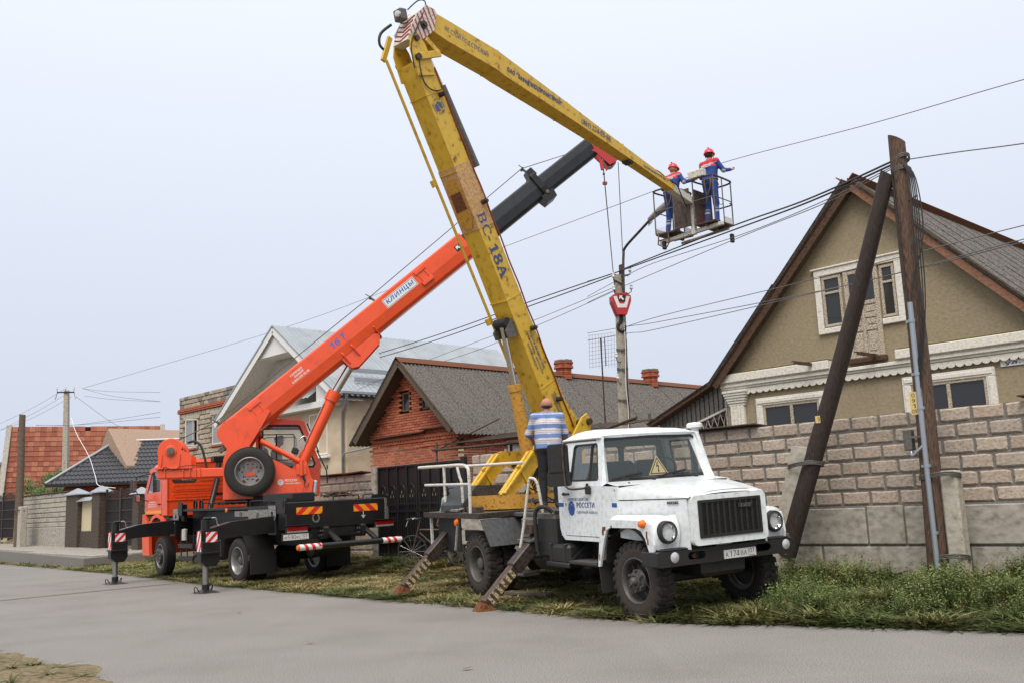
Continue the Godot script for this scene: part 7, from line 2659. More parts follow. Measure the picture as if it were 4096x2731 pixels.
	part(o,"spare_carrier",m,W,T)
	emblem(o,T*Transform3D(Basis(),V(0.145,2.22,0.466)),0.07,0.07,M.white_mark,W)
	lettering(o,"РОССЕТИ",M.white_mark,T*Transform3D(Basis(),V(0.38,2.262,0.466)),0.28,0.055)
	lettering(o,"СЕВЕРНЫЙ КАВКАЗ",M.white_mark,T*Transform3D(Basis(),V(0.42,2.195,0.466)),0.35,0.032)
	var a:=V(0.774,0.633,0).normalized()
	var b:=V(-a.y,a.x,0)
	var bt:=Transform3D(Basis(a,b,V(0,0,1)),V(0,0,0))
	var sec:=func(t: float,q0: float,q1: float,w: float) -> Array:
		var c:=minf(0.13,w*0.5)
		var p:=[]
		for e in [[q1 - 0.04,w],[q0+0.3,w],[q0+0.08,w - 0.05],[q0,w - c],[q0,-w+c],[q0+0.08,-w+0.05],[q0+0.3,-w],[q1 - 0.04,-w],[q1,-w+0.04],[q1,w - 0.04]]: p.append(bt*V(t,e[0],e[1]))
		return p
	m = MB.new()
	m.loft([sec.call(1.25,2.92,3.58,0.28),sec.call(8.75,2.88,3.57,0.28)])
	var bm:=part(o,"boom",m,W,T)
	m = MB.new()
	m.loft([sec.call(8.6,2.9,3.5,0.24),sec.call(11.3,2.9,3.5,0.24)])
	part(o,"boom_section",m,M.dark_boom,T)
	m = MB.new()
	m.loft([sec.call(11.2,2.92,3.44,0.21),sec.call(13.1,2.9,3.42,0.21)])
	part(o,"boom_section",m,M.dark_boom,T)
	m = MB.new()
	m.loft([sec.call(11.18,2.82,3.57,0.3),sec.call(11.34,2.82,3.57,0.3)])
	m.ext(pv([11.1,2.72,11.4,2.72,11.45,2.95,11.05,2.95]),-0.2,0.3,bt)
	m.ext(pv([11.15,3.5,11.4,3.5,11.38,3.72,11.2,3.72]),-0.1,0.24,bt)
	part(o,"section_collar",m,M.black_paint,T)
	m = MB.new()
	m.cyl(bt*V(11.26,2.95,0.3),bt*V(11.26,2.95,0.33),0.05,12)
	part(o,"collar_bolt",m,M.grey_steel,T)
	for z in [0.3,-0.3]:
		m = MB.new()
		m.ext(pv([-1.32,3.46,-1.32,3.33,-1.1,3.06,-0.95,2.92,-0.66,2.94,-0.55,3.14,-0.3,3.55,-0.1,3.92,-0.22,3.93,-0.55,3.7,-0.95,3.78,-1.16,3.66]),z - 0.018,z+0.018)
		part(bm,"tail_plate",m,W)
		m = MB.new()
		for q in [[V(-0.92,3.05,z),V(-0.98,3.35,z)],[V(-0.85,3.05,z),V(-0.84,3.4,z)],[V(-0.78,3.05,z),V(-0.62,3.45,z)]]: m.bar(q[0],q[1],0.05,0.015,V(1,0,0))
		part(bm,"tail_rib",m,W)
		for t in [2.2,7.35]:
			var br:=Node3D.new()
			br.name = "bracket"
			bm.add_child(br,true)
			m = MB.new()
			for e in [3.45,3.12]: m.span(V(t - 0.17,e - 0.05,0.0),V(t+0.17,e+0.05,0.03),0.01)
			for e in [-0.1,0.1]: m.span(V(t+e - 0.015,3.1,0.0),V(t+e+0.015,3.5,0.02),0.004)
			br.free()
			part(bm,"bracket",m,W,bt*Transform3D(Basis() if z > 0 else Basis(UP,0).scaled(V(1,1,-1)),V(0,0,z*0.28/0.3)))
	m = MB.new()
	m.cyl(V(-0.8,2.98,-0.5),V(-0.8,2.98,0.5),0.09,18)
	part(o,"boom_pivot",m,W,T)
	for z in [0.2,-0.2]:
		m = MB.new()
		m.ext(pv([1.5,5.2,1.72,4.98,1.82,4.92,1.98,4.95,2.5,5.52,2.5,5.75,2.3,5.75]),z - 0.02,z+0.02)
		part(bm,"cylinder_lug",m,W)
	m = MB.new()
	for t in [4.55,4.85,5.55]:
		m.loft([sec.call(t,2.7 if t < 5 else 2.78,3.1,0.3),sec.call(t+0.025,2.7 if t < 5 else 2.78,3.1,0.3)])
	part(bm,"stiffener",m,W)
	for q in [[6.05,3.57],[11.3,3.7],[1.35,3.55]]:
		m = MB.new()
		m.bar(bt*V(q[0],q[1],0),bt*V(q[0] - 0.05,q[1]+0.16,0),0.05,0.05,V(1,0,0))
		m.cyl(bt*V(q[0] - 0.05,q[1]+0.16,-0.1),bt*V(q[0] - 0.05,q[1]+0.16,0.1),0.03,10)
		m.cyl(bt*V(q[0] - 0.05,q[1]+0.16,0.1),bt*V(q[0] - 0.1,q[1]+0.28,0.14),0.012,6)
		part(o,"rope_guide",m,M.grey_steel,T)
	var face:=func(t: float,q: float) -> Transform3D: return bt*Transform3D(Basis(),V(t,q,0.283))
	m = MB.new()
	m.ext(rrect(6.12,3.2,7.1,3.45,0.015),0.281,0.284,bt)
	var sgn:=part(bm,"name_panel",m,M.white_mark)
	m = MB.new()
	pierced(m,rrect(6.135,3.215,7.085,3.435,0.01),[rrect(6.145,3.225,7.075,3.425,0.01)],0.284,0.286,bt)
	part(sgn,"border",m,M.navy_letter)
	lettering(sgn,"КЛИНЦЫ",M.sky_blue_ink,bt*Transform3D(Basis(),V(6.61,3.325,0.284)),0.84,0.145,true,false,"lettering",0.2)
	lettering(bm,"16",M.sky_blue_ink,face.call(4.58,3.37),0.26,0.17,true,false,"lettering",0.25)
	lettering(bm,"т",M.sky_blue_ink,face.call(4.84,3.38),0.13,0.13,true,false,"lettering",0.25)
	lettering(bm,"ГОРЯЧАЯ",M.white_mark,face.call(3.44,3.43),0.34,0.05,true,false,"lettering",0.2)
	lettering(bm,"ЛИНИЯ",M.white_mark,face.call(3.46,3.355),0.27,0.05,true,false,"lettering",0.2)
	lettering(bm,"8-800-555-86-98",M.white_mark,face.call(3.46,3.27),0.5,0.055,true)
	m = MB.new()
	m.ext(pv([-0.1,-0.08,0.1,-0.08,0.1,0.08,-0.1,0.08]),0.0,0.003,bt*Transform3D(Basis(),V(8.5,3.28,0.28)))
	var bd:=part(bm,"badge",m,M.black_paint)
	m = MB.new()
	m.ext(pv([-0.07,0.06,0.03,0.06,0.0,0.03,0.07,-0.03,0.04,-0.06,-0.03,-0.0,-0.07,-0.03]),0.003,0.006,bt*Transform3D(Basis(),V(8.5,3.28,0.28)))
	part(bd,"arrow",m,M.white_mark)
	var c0:=V(0.56,2.55,0)
	var c1:=V(1.38,4.32,0)
	var c2:=V(1.80,5.02,0)
	m = MB.new()
	m.cyl(c0,c1,0.14,24)
	m.cyl(lerp3(c0,c1,0.9),lerp3(c0,c1,0.99),0.175,24)
	m.cyl(lerp3(c0,c1,0.99),lerp3(c0,c1,1.03),0.165,24)
	part(o,"boom_cylinder",m,W,T)
	m = MB.new()
	m.cyl(c1,c2,0.10,24)
	part(o,"boom_rod",m,M.chrome,T)
	m = MB.new()
	m.cyl(c2+V(0,0,-0.2),c2+V(0,0,0.2),0.1,18)
	m.ext(pv([0.35,2.3,0.85,2.3,0.72,2.72,0.45,2.72]),-0.22,-0.18)
	m.ext(pv([0.35,2.3,0.85,2.3,0.72,2.72,0.45,2.72]),0.18,0.22)
	m.span(V(0.5,2.38,0.46),V(0.74,2.62,0.5),0.01)
	m.cyl(V(0.62,2.36,0.5),V(0.62,2.72,0.5),0.05,12)
	part(o,"cylinder_eye",m,W,T)
	m = MB.new()
	m.cyl(V(-0.31,3.2,0.3),V(0.56,2.71,0.32),0.06,14)
	m.lathe([[0.0,0.0],[0.01,0.06],[0.05,0.065],[0.06,0.0]],Transform3D(Basis(V(-0.87,0.49,0),V(0.49,0.87,0),V(0,0,-1)),V(-0.28,3.185,0.3)),14)
	part(o,"stay_tube",m,W,T)
	m = MB.new()
	var pd:=(c1 - c0).normalized()
	var pn:=V(-pd.y,pd.x,0)
	m.tube([lerp3(c0,c1,0.22)+pn*0.1+V(0,0,0.13),lerp3(c0,c1,0.3)+pn*0.12+V(0,0,0.12),lerp3(c0,c1,0.85)+pn*0.12+V(0,0,0.12)],0.014,7)
	m.tube(bend([lerp3(c0,c1,0.34)+pn*0.1+V(0,0,0.14),lerp3(c0,c1,0.38)+pn*0.2+V(0,0,0.16),lerp3(c0,c1,0.30)+pn*0.28+V(0,0,0.18),lerp3(c0,c1,0.2)+pn*0.2+V(0,0,0.2)],4),0.014,7)
	part(o,"oil_pipe",m,M.chrome,T)
	m = MB.new()
	m.box(V(0.16,0.15,0.12),Transform3D(Basis(V(0,0,1),-0.3),lerp3(c0,c1,0.17)+pn*0.26+V(0,0,0.15)),0.02)
	part(o,"valve_block",m,M.rubber,T)
	m = MB.new()
	m.box(V(0.2,0.12,0.1),Transform3D(Basis(V(0,0,1),0.7),V(-1.2,3.05,0.2)),0.01)
	for i in 3: m.tube(bend([V(-1.2+i*0.06,3.1,0.22),V(-1.15+i*0.05,3.2,0.3),V(-1.05,3.12 - i*0.08,0.3)],3),0.012,5)
	part(o,"tail_valve",m,M.grey_steel,T)
	var cz:=-0.5
	var near:=pv([-0.5,1.92,0.97,1.92,1.03,2.66,0.60,3.74,-0.5,3.78])
	var hole:=pv([-0.42,2.62,0.86,2.60,0.91,2.68,0.55,3.58,0.5,3.62,-0.42,3.64])
	for z in [cz,cz - 0.9]:
		m = MB.new()
		pierced(m,near,[hole],z - 0.025,z+0.025)
		part(o,"operator_cab",m,W,T)
		m = MB.new()
		pierced(m,Geometry2D.offset_polygon(hole,0.015)[0],[Geometry2D.offset_polygon(hole,-0.03)[0]],z - 0.03,z+0.032)
		for q in [[-0.25,3.45,0.45,0.015]]:
			pierced(m,rrect(-0.38,2.78,0.42,3.42,0.05),[rrect(-0.36,2.8,0.40,3.40,0.04)],z - 0.01,z+0.02)
		m.span(V(-0.03,2.8,z - 0.01),V(0.0,3.4,z+0.02))
		part(o,"cab_seal",m,M.rubber,T)
		m = MB.new()
		m.ext(hole,z - 0.004,z+0.0)
		part(o,"cab_window",m,M.glass,T)
	m = MB.new()
	m.span(V(-0.5,1.9,cz - 0.9),V(0.95,1.96,cz),0.01)
	m.loft([[V(-0.5,3.74,cz - 0.9),V(0.6,3.70,cz - 0.9),V(0.6,3.75,cz - 0.9),V(-0.5,3.79,cz - 0.9)],[V(-0.5,3.74,cz),V(0.6,3.70,cz),V(0.6,3.75,cz),V(-0.5,3.79,cz)]])
	m.loft([[V(0.95,1.92,cz - 0.9),V(1.0,1.92,cz - 0.9),V(1.03,2.6,cz - 0.9),V(0.98,2.6,cz - 0.9)],[V(0.95,1.92,cz),V(1.0,1.92,cz),V(1.03,2.6,cz),V(0.98,2.6,cz)]])
	m.span(V(-0.52,1.92,cz - 0.9),V(-0.48,2.4,cz),0.004)
	part(o,"cab_shell",m,W,T)
	m = MB.new()
	m.quad(V(1.02,2.6,cz - 0.88),V(1.02,2.6,cz - 0.02),V(0.6,3.7,cz - 0.02),V(0.6,3.7,cz - 0.88),V(1,0.4,0))
	part(o,"cab_windscreen",m,M.glass,T)
	m = MB.new()
	for z in [cz - 0.88,cz - 0.02]: m.bar(V(1.03,2.6,z),V(0.62,3.72,z),0.05,0.05,V(0,0,1))
	for i in 8: m.bar(V(-0.1+i*0.09,3.79,cz+0.01),V(-0.07+i*0.09,3.83,cz+0.01),0.02,0.02,V(0,0,1))
	m.span(V(-0.15,3.77,cz),V(0.6,3.79,cz+0.02))
	part(o,"cab_pillar",m,W,T)
	m = MB.new()
	m.box(V(0.5,0.14,0.5),Transform3D(Basis(),V(0.0,2.42,cz - 0.45)),0.04)
	m.box(V(0.12,0.75,0.5),Transform3D(Basis(V(0,0,1),0.15),V(-0.27,2.75,cz - 0.45)),0.04)
	part(o,"operator_seat",m,M.brown_steel,T)
	m = MB.new()
	m.box(V(0.3,0.3,0.16),Transform3D(Basis(),V(0.28,2.42,cz - 0.14)),0.03)
	m.cyl(V(0.3,2.55,cz - 0.14),V(0.34,2.72,cz - 0.16),0.02,8)
	m.span(V(0.6,1.96,cz - 0.8),V(0.9,2.5,cz - 0.1),0.03)
	part(o,"controls",m,M.plastic_black,T)
	m = MB.new()
	for q in [[V(0.72,3.66,cz+0.05),V(1.0,2.95,cz+0.05)],[V(0.95,3.0,cz+0.06),V(1.18,2.5,cz+0.06)],[V(1.18,2.5,cz+0.06),V(1.2,2.2,cz+0.06)]]: m.bar(q[0],q[1],0.03,0.02,V(0,0,1))
	m.box(V(0.03,0.1,0.12),Transform3D(Basis(),V(1.2,2.58,cz+0.08)),0.01)
	part(o,"wiper",m,M.rubber,T)
	m = MB.new()
	m.box(V(0.1,0.34,0.12),Transform3D(Basis(V(0,0,1),-0.1),V(0.92,2.08,0.36)),0.03)
	part(o,"side_lamp",m,M.clear_lens,T)
	m = MB.new()
	m.box(V(0.05,0.16,0.05),Transform3D(Basis(V(0,0,1),0.3),V(0.68,2.3,0.49)),0.015)
	m.tube(bend([V(0.7,2.24,0.5),V(0.68,2.12,0.5),V(0.75,2.1,0.5),V(0.78,2.18,0.48)],3),0.008,5)
	part(o,"plug_socket",m,M.rubber,T)
	for z in [0.16,-0.16]:
		m = MB.new()
		m.ext(pv([7.95,10.8,8.1,10.86,8.45,10.62,8.82,10.45,8.85,10.38,8.6,10.22,8.4,10.4,8.25,10.55,7.98,10.66]),z - 0.02,z+0.02)
		part(o,"head_plate",m,M.dark_red,T)
	m = MB.new()
	m.lathe([[-0.12,0.17],[-0.1,0.18],[-0.06,0.14],[-0.02,0.18],[0.02,0.18],[0.06,0.14],[0.1,0.18],[0.12,0.17]],Transform3D(Basis(V(0,0,1),UP,V(-1,0,0)),V(8.62,10.36,0)),24)
	part(o,"sheave",m,M.worn_white,T)
	m = MB.new()
	m.bar(V(8.36,10.42,0.12),V(8.4,10.08,0.14),0.05,0.09,V(1,0,0),0.01)
	m.bar(V(8.5,10.3,0.1),V(8.52,10.08,0.1),0.03,0.05,V(1,0,0),0.01)
	part(o,"head_hanger",m,M.dark_red,T)
	m = MB.new()
	m.tube([V(-2.25,3.28,0),bt*V(1.3,3.74,0),bt*V(6.0,3.75,0),bt*V(11.25,3.88,0),V(8.5,10.9,0),V(8.62,10.55,0)],0.011,6)
	part(o,"hoist_rope",m,M.rope_steel,T)
	for q in [[8.44,10.15,8.57,6.7,0.06],[8.49,10.15,8.61,6.7,-0.06],[8.86,10.35,8.82,6.74,0.06],[8.9,10.35,8.86,6.74,-0.06]]:
		m = MB.new()
		m.cyl(V(q[0],q[1],q[4]),V(q[2],q[3],q[4]),0.009,6)
		part(o,"rope_fall",m,M.rope_steel,T)
	m = MB.new()
	m.box(V(0.12,0.08,0.08),Transform3D(Basis(),V(8.475,9.76,0.02)),0.01)
	part(o,"limit_weight",m,M.dark_red,T)
	m = MB.new()
	m.box(V(0.06,0.05,0.05),Transform3D(Basis(),V(8.45,10.0,0.06)),0.01)
	part(o,"rope_clamp",m,M.grey_steel,T)
	var hb:=V(8.71,6.5,0)
	for z in [0.09,-0.09]:
		m = MB.new()
		m.ext(pv([hb.x - 0.25,hb.y+0.2,hb.x - 0.12,hb.y+0.27,hb.x+0.12,hb.y+0.27,hb.x+0.25,hb.y+0.2,hb.x+0.25,hb.y+0.05,hb.x+0.12,hb.y - 0.3,hb.x - 0.12,hb.y - 0.3,hb.x - 0.25,hb.y+0.05]),z - 0.06,z+0.06)
		var pl:=part(o,"hook_block",m,M.dark_red,T)
		if z > 0:
			m = MB.new()
			m.ext(pv([hb.x - 0.22,hb.y+0.18,hb.x - 0.13,hb.y+0.18,hb.x - 0.06,hb.y - 0.02,hb.x+0.06,hb.y - 0.02,hb.x+0.13,hb.y+0.18,hb.x+0.22,hb.y+0.18,hb.x+0.12,hb.y - 0.12,hb.x - 0.12,hb.y - 0.12]),0.151,0.153)
			part(pl,"white_band",m,M.white_mark)
			m = MB.new()
			m.ext(moved(rect2(0.18,0.18),hb.x,hb.y+0.13),0.153,0.157)
			part(pl,"badge",m,M.black_ink)
			m = MB.new()
			m.ext(pv([hb.x - 0.065,hb.y+0.195,hb.x+0.03,hb.y+0.195,hb.x,hb.y+0.165,hb.x+0.06,hb.y+0.105,hb.x+0.03,hb.y+0.07,hb.x - 0.03,hb.y+0.13,hb.x - 0.065,hb.y+0.1]),0.157,0.16)
			part(pl,"arrow",m,M.white_mark)
			lettering(pl,"16т",M.white_mark,Transform3D(Basis(),V(hb.x,hb.y - 0.07,0.154)),0.17,0.06,true,false,"lettering",0.2)
	m = MB.new()
	m.cyl(hb+V(0,-0.28,0),hb+V(0,-0.42,0),0.05,14)
	m.tube(bend([hb+V(0,-0.38,0),hb+V(-0.02,-0.46,0),hb+V(-0.09,-0.55,0),hb+V(-0.09,-0.66,0),hb+V(0,-0.72,0),hb+V(0.08,-0.67,0),hb+V(0.1,-0.56,0)],5),0.055,12,0.03)
	part(o,"hook",m,M.rubber,T)
class Hide:
	var bones := []
	func bone(a: Vector3,b: Vector3,ra: float,rb: float,tag: String) -> void: bones.append([a,b,ra,rb,tag])
	func grow(m: MB,h: float,k: float,paint: Callable) -> void:
		var lo:=Vector3.ONE*1e9
		var hi:=-lo
		for b in bones:
			var r: float = maxf(b[2],b[3])
			lo = lo.min(b[0] - Vector3.ONE*r).min(b[1] - Vector3.ONE*r)
			hi = hi.max(b[0]+Vector3.ONE*r).max(b[1]+Vector3.ONE*r)
		lo-=Vector3.ONE*h*3.0
		hi+=Vector3.ONE*h*3.0
		var nx:=int((hi.x - lo.x)/h)+1
		var ny:=int((hi.y - lo.y)/h)+1
		var nz:=int((hi.z - lo.z)/h)+1
		var f:=PackedFloat32Array()
		f.resize(nx*ny*nz)
		f.fill(1.0)
		var near:=PackedFloat32Array()
		near.resize(nx*ny*nz)
		near.fill(1.0)
		var who:=PackedInt32Array()
		who.resize(nx*ny*nz)
		for bi in bones.size():
			var a: Vector3 = bones[bi][0]
			var b: Vector3 = bones[bi][1]
			var ra: float = bones[bi][2]
			var rb: float = bones[bi][3]
			var pad:=maxf(ra,rb)+h*2.5+k
			var p0:=((a.min(b) - Vector3.ONE*pad - lo)/h).floor()
			var p1:=((a.max(b)+Vector3.ONE*pad - lo)/h).ceil()
			var ab:=b - a
			var ll:=maxf(ab.length_squared(),1e-8)
			for z in range(maxi(0,int(p0.z)),mini(nz - 1,int(p1.z))+1):
				for y in range(maxi(0,int(p0.y)),mini(ny - 1,int(p1.y))+1):
					var i:=(z*ny+y)*nx
					for x in range(maxi(0,int(p0.x)),mini(nx - 1,int(p1.x))+1):
						var p:=lo+Vector3(x,y,z)*h
						var t:=clampf((p - a).dot(ab)/ll,0.0,1.0)
						var d:=p.distance_to(a+ab*t) - lerpf(ra,rb,t)
						var o:=f[i+x]
						var g:=maxf(k - absf(o - d),0.0)/k
						f[i+x] = minf(o,d) - g*g*k*0.25
						if d < near[i+x]:
							near[i+x] = d
							who[i+x] = bi
		var id:=PackedInt32Array()
		id.resize(nx*ny*nz)
		id.fill(-1)
		var pts:=PackedVector3Array()
		var nrm:=PackedVector3Array()
		var col:=PackedColorArray()
		var sx:=1
		var sy:=nx
		var sz:=nx*ny
		var corner:=[0,sx,sy,sx+sy,sz,sx+sz,sy+sz,sx+sy+sz]
		var edges:=[[0,1],[2,3],[4,5],[6,7],[0,2],[1,3],[4,6],[5,7],[0,4],[1,5],[2,6],[3,7]]
		for z in nz - 1:
			for y in ny - 1:
				for x in nx - 1:
					var i:=(z*ny+y)*nx+x
					var first:=f[i] < 0.0
					var mixed:=false
					for c in range(1,8):
						if (f[i+corner[c]] < 0.0)!=first: mixed = true; break
					if not mixed: continue
					var s:=Vector3()
					var n:=0
					for e in edges:
						var v0:=f[i+corner[e[0]]]
						var v1:=f[i+corner[e[1]]]
						if (v0 < 0.0)==(v1 < 0.0): continue
						var t:=v0/(v0 - v1)
						s+=Vector3(e[0] & 1,(e[0] >> 1) & 1,e[0] >> 2).lerp(Vector3(e[1] & 1,(e[1] >> 1) & 1,e[1] >> 2),t)
						n+=1
					s /= n
					id[i] = pts.size()
					var p:=lo+(Vector3(x,y,z)+s)*h
					pts.append(p)
					var g:=Vector3(f[i+1]+f[i+1+sy]+f[i+1+sz]+f[i+1+sy+sz] - f[i] - f[i+sy] - f[i+sz] - f[i+sy+sz],f[i+sy]+f[i+sy+1]+f[i+sy+sz]+f[i+sy+sz+1] - f[i] - f[i+1] - f[i+sz] - f[i+sz+1],f[i+sz]+f[i+sz+1]+f[i+sz+sy]+f[i+sz+sy+1] - f[i] - f[i+1] - f[i+sy] - f[i+sy+1])
					nrm.append(g.normalized())
					col.append(paint.call(bones[who[i]][4],p))
		for z in range(1,nz - 1):
			for y in range(1,ny - 1):
				for x in range(1,nx - 1):
					var i:=(z*ny+y)*nx+x
					for e in [[sx,sy,sz],[sy,sz,sx],[sz,sx,sy]]:
						if (f[i] < 0.0)==(f[i+e[0]] < 0.0): continue
						var q:=[id[i],id[i - e[1]],id[i - e[1] - e[2]],id[i - e[2]]]
						if q.min() < 0: continue
						for w in [[0,1,2],[0,2,3]]:
							var A: int = q[w[0]]
							var B: int = q[w[1]]
							var C: int = q[w[2]]
							if (pts[B] - pts[A]).cross(pts[C] - pts[A]).dot(nrm[A]+nrm[B]+nrm[C]) > 0.0:
								var tmp:=B; B = C; C = tmp
							m.v.append(pts[A]); m.v.append(pts[B]); m.v.append(pts[C])
							m.n.append(nrm[A]); m.n.append(nrm[B]); m.n.append(nrm[C])
							m.c.append(col[A]); m.c.append(col[B]); m.c.append(col[C])
const FLESH:=Color(0.40,0.20,0.135)
func hand_bones(s: Hide,wrist: Vector3,dir: Vector3,side: Vector3,curl: float) -> void:
	dir = dir.normalized()
	side = (side - dir*side.dot(dir)).normalized()
	var down:=dir.cross(side)
	s.bone(wrist - dir*0.02,wrist+dir*0.03,0.027,0.03,"hand")
	for i in 4:
		var o:=side*(0.027 - i*0.018)
		var base:=wrist+dir*0.085+o
		s.bone(wrist+dir*0.02+o*0.8,base,0.017,0.0125,"hand")
		var l: float = [0.072,0.08,0.074,0.058][i]
		var d1:=(dir*cos(curl*0.6)+down*sin(curl*0.6))
		var d2:=(dir*cos(curl*1.5)+down*sin(curl*1.5))
		s.bone(base,base+d1*l*0.52,0.0105,0.0095,"hand")
		s.bone(base+d1*l*0.52,base+d1*l*0.52+d2*l*0.5,0.0095,0.008,"hand")
	var tb:=wrist+dir*0.025+side*0.026
	var td:=(dir*0.75+side*0.55+down*0.35*curl).normalized()
	s.bone(tb,tb+td*0.045,0.013,0.0115,"hand")
	s.bone(tb+td*0.045,tb+(td+down*0.5*curl).normalized()*0.08,0.0115,0.009,"hand")
func head_bones(s: Hide,neck: Vector3,head: Vector3,look: Vector3,up: Vector3) -> void:
	look = look.normalized()
	var side:=up.cross(look).normalized()
	s.bone(neck,head - up*0.09 - look*0.01,0.056,0.054,"neck")
	s.bone(head - look*0.025+up*0.02,head+look*0.022+up*0.025,0.086,0.078,"skull")
	s.bone(head+look*0.03 - up*0.02,head+look*0.05 - up*0.085,0.062,0.04,"face")
	s.bone(head+look*0.085+up*0.012,head+look*0.112 - up*0.03,0.011,0.0165,"face")
	s.bone(head+look*0.078 - up*0.066 - side*0.02,head+look*0.078 - up*0.066+side*0.02,0.014,0.014,"lips")
	for k in [-1.0,1.0]:
		s.bone(head+side*0.082*k+up*0.015 - look*0.012,head+side*0.084*k - up*0.03,0.017,0.012,"ear")
		s.bone(head+look*0.078+side*0.034*k+up*0.03,head+look*0.082+side*0.018*k+up*0.03,0.012,0.012,"brow")
		s.bone(head+look*0.077+side*0.03*k+up*0.012,head+look*0.079+side*0.03*k+up*0.012,0.011,0.011,"eye")
func person(label: String,at: Transform3D,J: Dictionary,paint: Callable,group:="") -> Node3D:
	var o:=thing("person",label,"person",at,group)
	var s:=Hide.new()
	var fat: float = J.get("fat",0.0)
	var pel: Vector3 = J.pelvis
	var chest: Vector3 = J.chest
	var neck: Vector3 = J.neck
	for k in [-1.0,1.0]:
		var q:=Vector3(k,1,1)
		s.bone(pel+V(0.065*k,0,0),lerp3(pel,chest,0.5)+V(0.06*k,0,0.01+fat*0.2),0.118+fat*0.35,0.108+fat*0.6,"hips" if true else "")
		s.bone(lerp3(pel,chest,0.4)+V(0.065*k,0,fat*0.2),chest+V(0.085*k,0.02,0),0.115+fat*0.6,0.118+fat*0.2,"torso")
		s.bone(chest+V(0.08*k,0.05,-0.01),neck+V(0.05*k,-0.03,-0.01),0.105,0.062,"torso")
		var sh: Vector3 = J["shoulder_l" if k > 0 else "shoulder_r"]
		var el: Vector3 = J["elbow_l" if k > 0 else "elbow_r"]
		var wr: Vector3 = J["wrist_l" if k > 0 else "wrist_r"]
		s.bone(neck+V(0.06*k,-0.045,-0.01),sh,0.07,0.072,"torso")
		s.bone(sh,el,0.066,0.053,"upper_sleeve")
		s.bone(el,wr,0.05,0.036,"sleeve")
		var hp: Vector3 = J["hip_l" if k > 0 else "hip_r"]
		var kn: Vector3 = J["knee_l" if k > 0 else "knee_r"]
		var an: Vector3 = J["ankle_l" if k > 0 else "ankle_r"]
		s.bone(hp,kn,0.098+fat*0.15,0.068,"leg")
		s.bone(kn,an,0.066,0.055,"leg")
		var toe: Vector3 = J.get("toe",V(0.0,-0.05,0.15))
		s.bone(an+V(0,-0.035,-0.03),an+toe+V(0.02*k,0,0),0.046,0.034,"shoe")
	var m:=MB.new()
	m.colored = true
	s.grow(m,0.014,0.035,paint)
	var hs:=Hide.new()
	head_bones(hs,neck,J.head,J.look,J.get("head_up",UP))
	hs.grow(m,0.0075,0.022,paint)
	for k in [-1.0,1.0]:
		var el: Vector3 = J["elbow_l" if k > 0 else "elbow_r"]
		var wr: Vector3 = J["wrist_l" if k > 0 else "wrist_r"]
		var h2:=Hide.new()
		h2.bone(lerp3(el,wr,0.8),wr,0.038,0.03,"sleeve_end")
		hand_bones(h2,wr,(wr - el).normalized()+J.get("hand_bend",V(0,0,0)),V(-k,0.3,0.2),J.get("curl",0.7))
		h2.grow(m,0.006,0.008,paint)
	part(o,"body",m,M.body)
	return o
func helmet(o: Node3D,head: Vector3,look: Vector3) -> void:
	var m:=MB.new()
	var x:=V(0,1,0)
	var t:=Transform3D(Basis(x,look.normalized(),x.cross(look.normalized())),head+V(0,0.045,0) - look.normalized()*0.008)
	m.lathe([[-0.012,0.125],[0.0,0.118],[0.03,0.112],[0.07,0.094],[0.1,0.06],[0.112,0.022],[0.114,0.0]],t,28)
	m.ext(disc(0.128,28,0.148),-0.006,0.004,Transform3D(Basis(x.cross(look.normalized()),look.normalized(),x),head+V(0,0.038,0)+look.normalized()*0.018))
	m.bar(head+V(0,0.156,0) - look.normalized()*0.09,head+V(0,0.156,0)+look.normalized()*0.08,0.03,0.012,UP,0.004)
	part(o,"helmet",m,M.helmet_red)
	m = MB.new()
	for k in [-1.0,1.0]:
		var side = x.cross(look.normalized())*0.095*k
		m.tube([head+side+V(0,0.05,0),head+side*0.9 - V(0,0.05,0)+look.normalized()*0.03,head+look.normalized()*0.06 - V(0,0.125,0)+side*0.2],0.006,5)
	part(o,"chin_strap",m,M.rubber)
func flat_cap(o: Node3D,head: Vector3,look: Vector3,material: Material) -> void:
	var f:=look.normalized()
	var x:=UP
	var m:=MB.new()
	var t:=Transform3D(Basis(x,f,x.cross(f)),head+V(0,0.05,0) - f*0.005)
	m.lathe([[-0.015,0.104],[0.012,0.122],[0.045,0.112],[0.066,0.07],[0.07,0.0]],t,24)
	m.ext(disc(0.075,18,0.06),0.0,0.012,Transform3D(Basis(x.cross(f),(f - x*0.25).normalized(),(x+f*0.25).normalized()),head+V(0,0.035,0)+f*0.1))
	part(o,"cap",m,material)
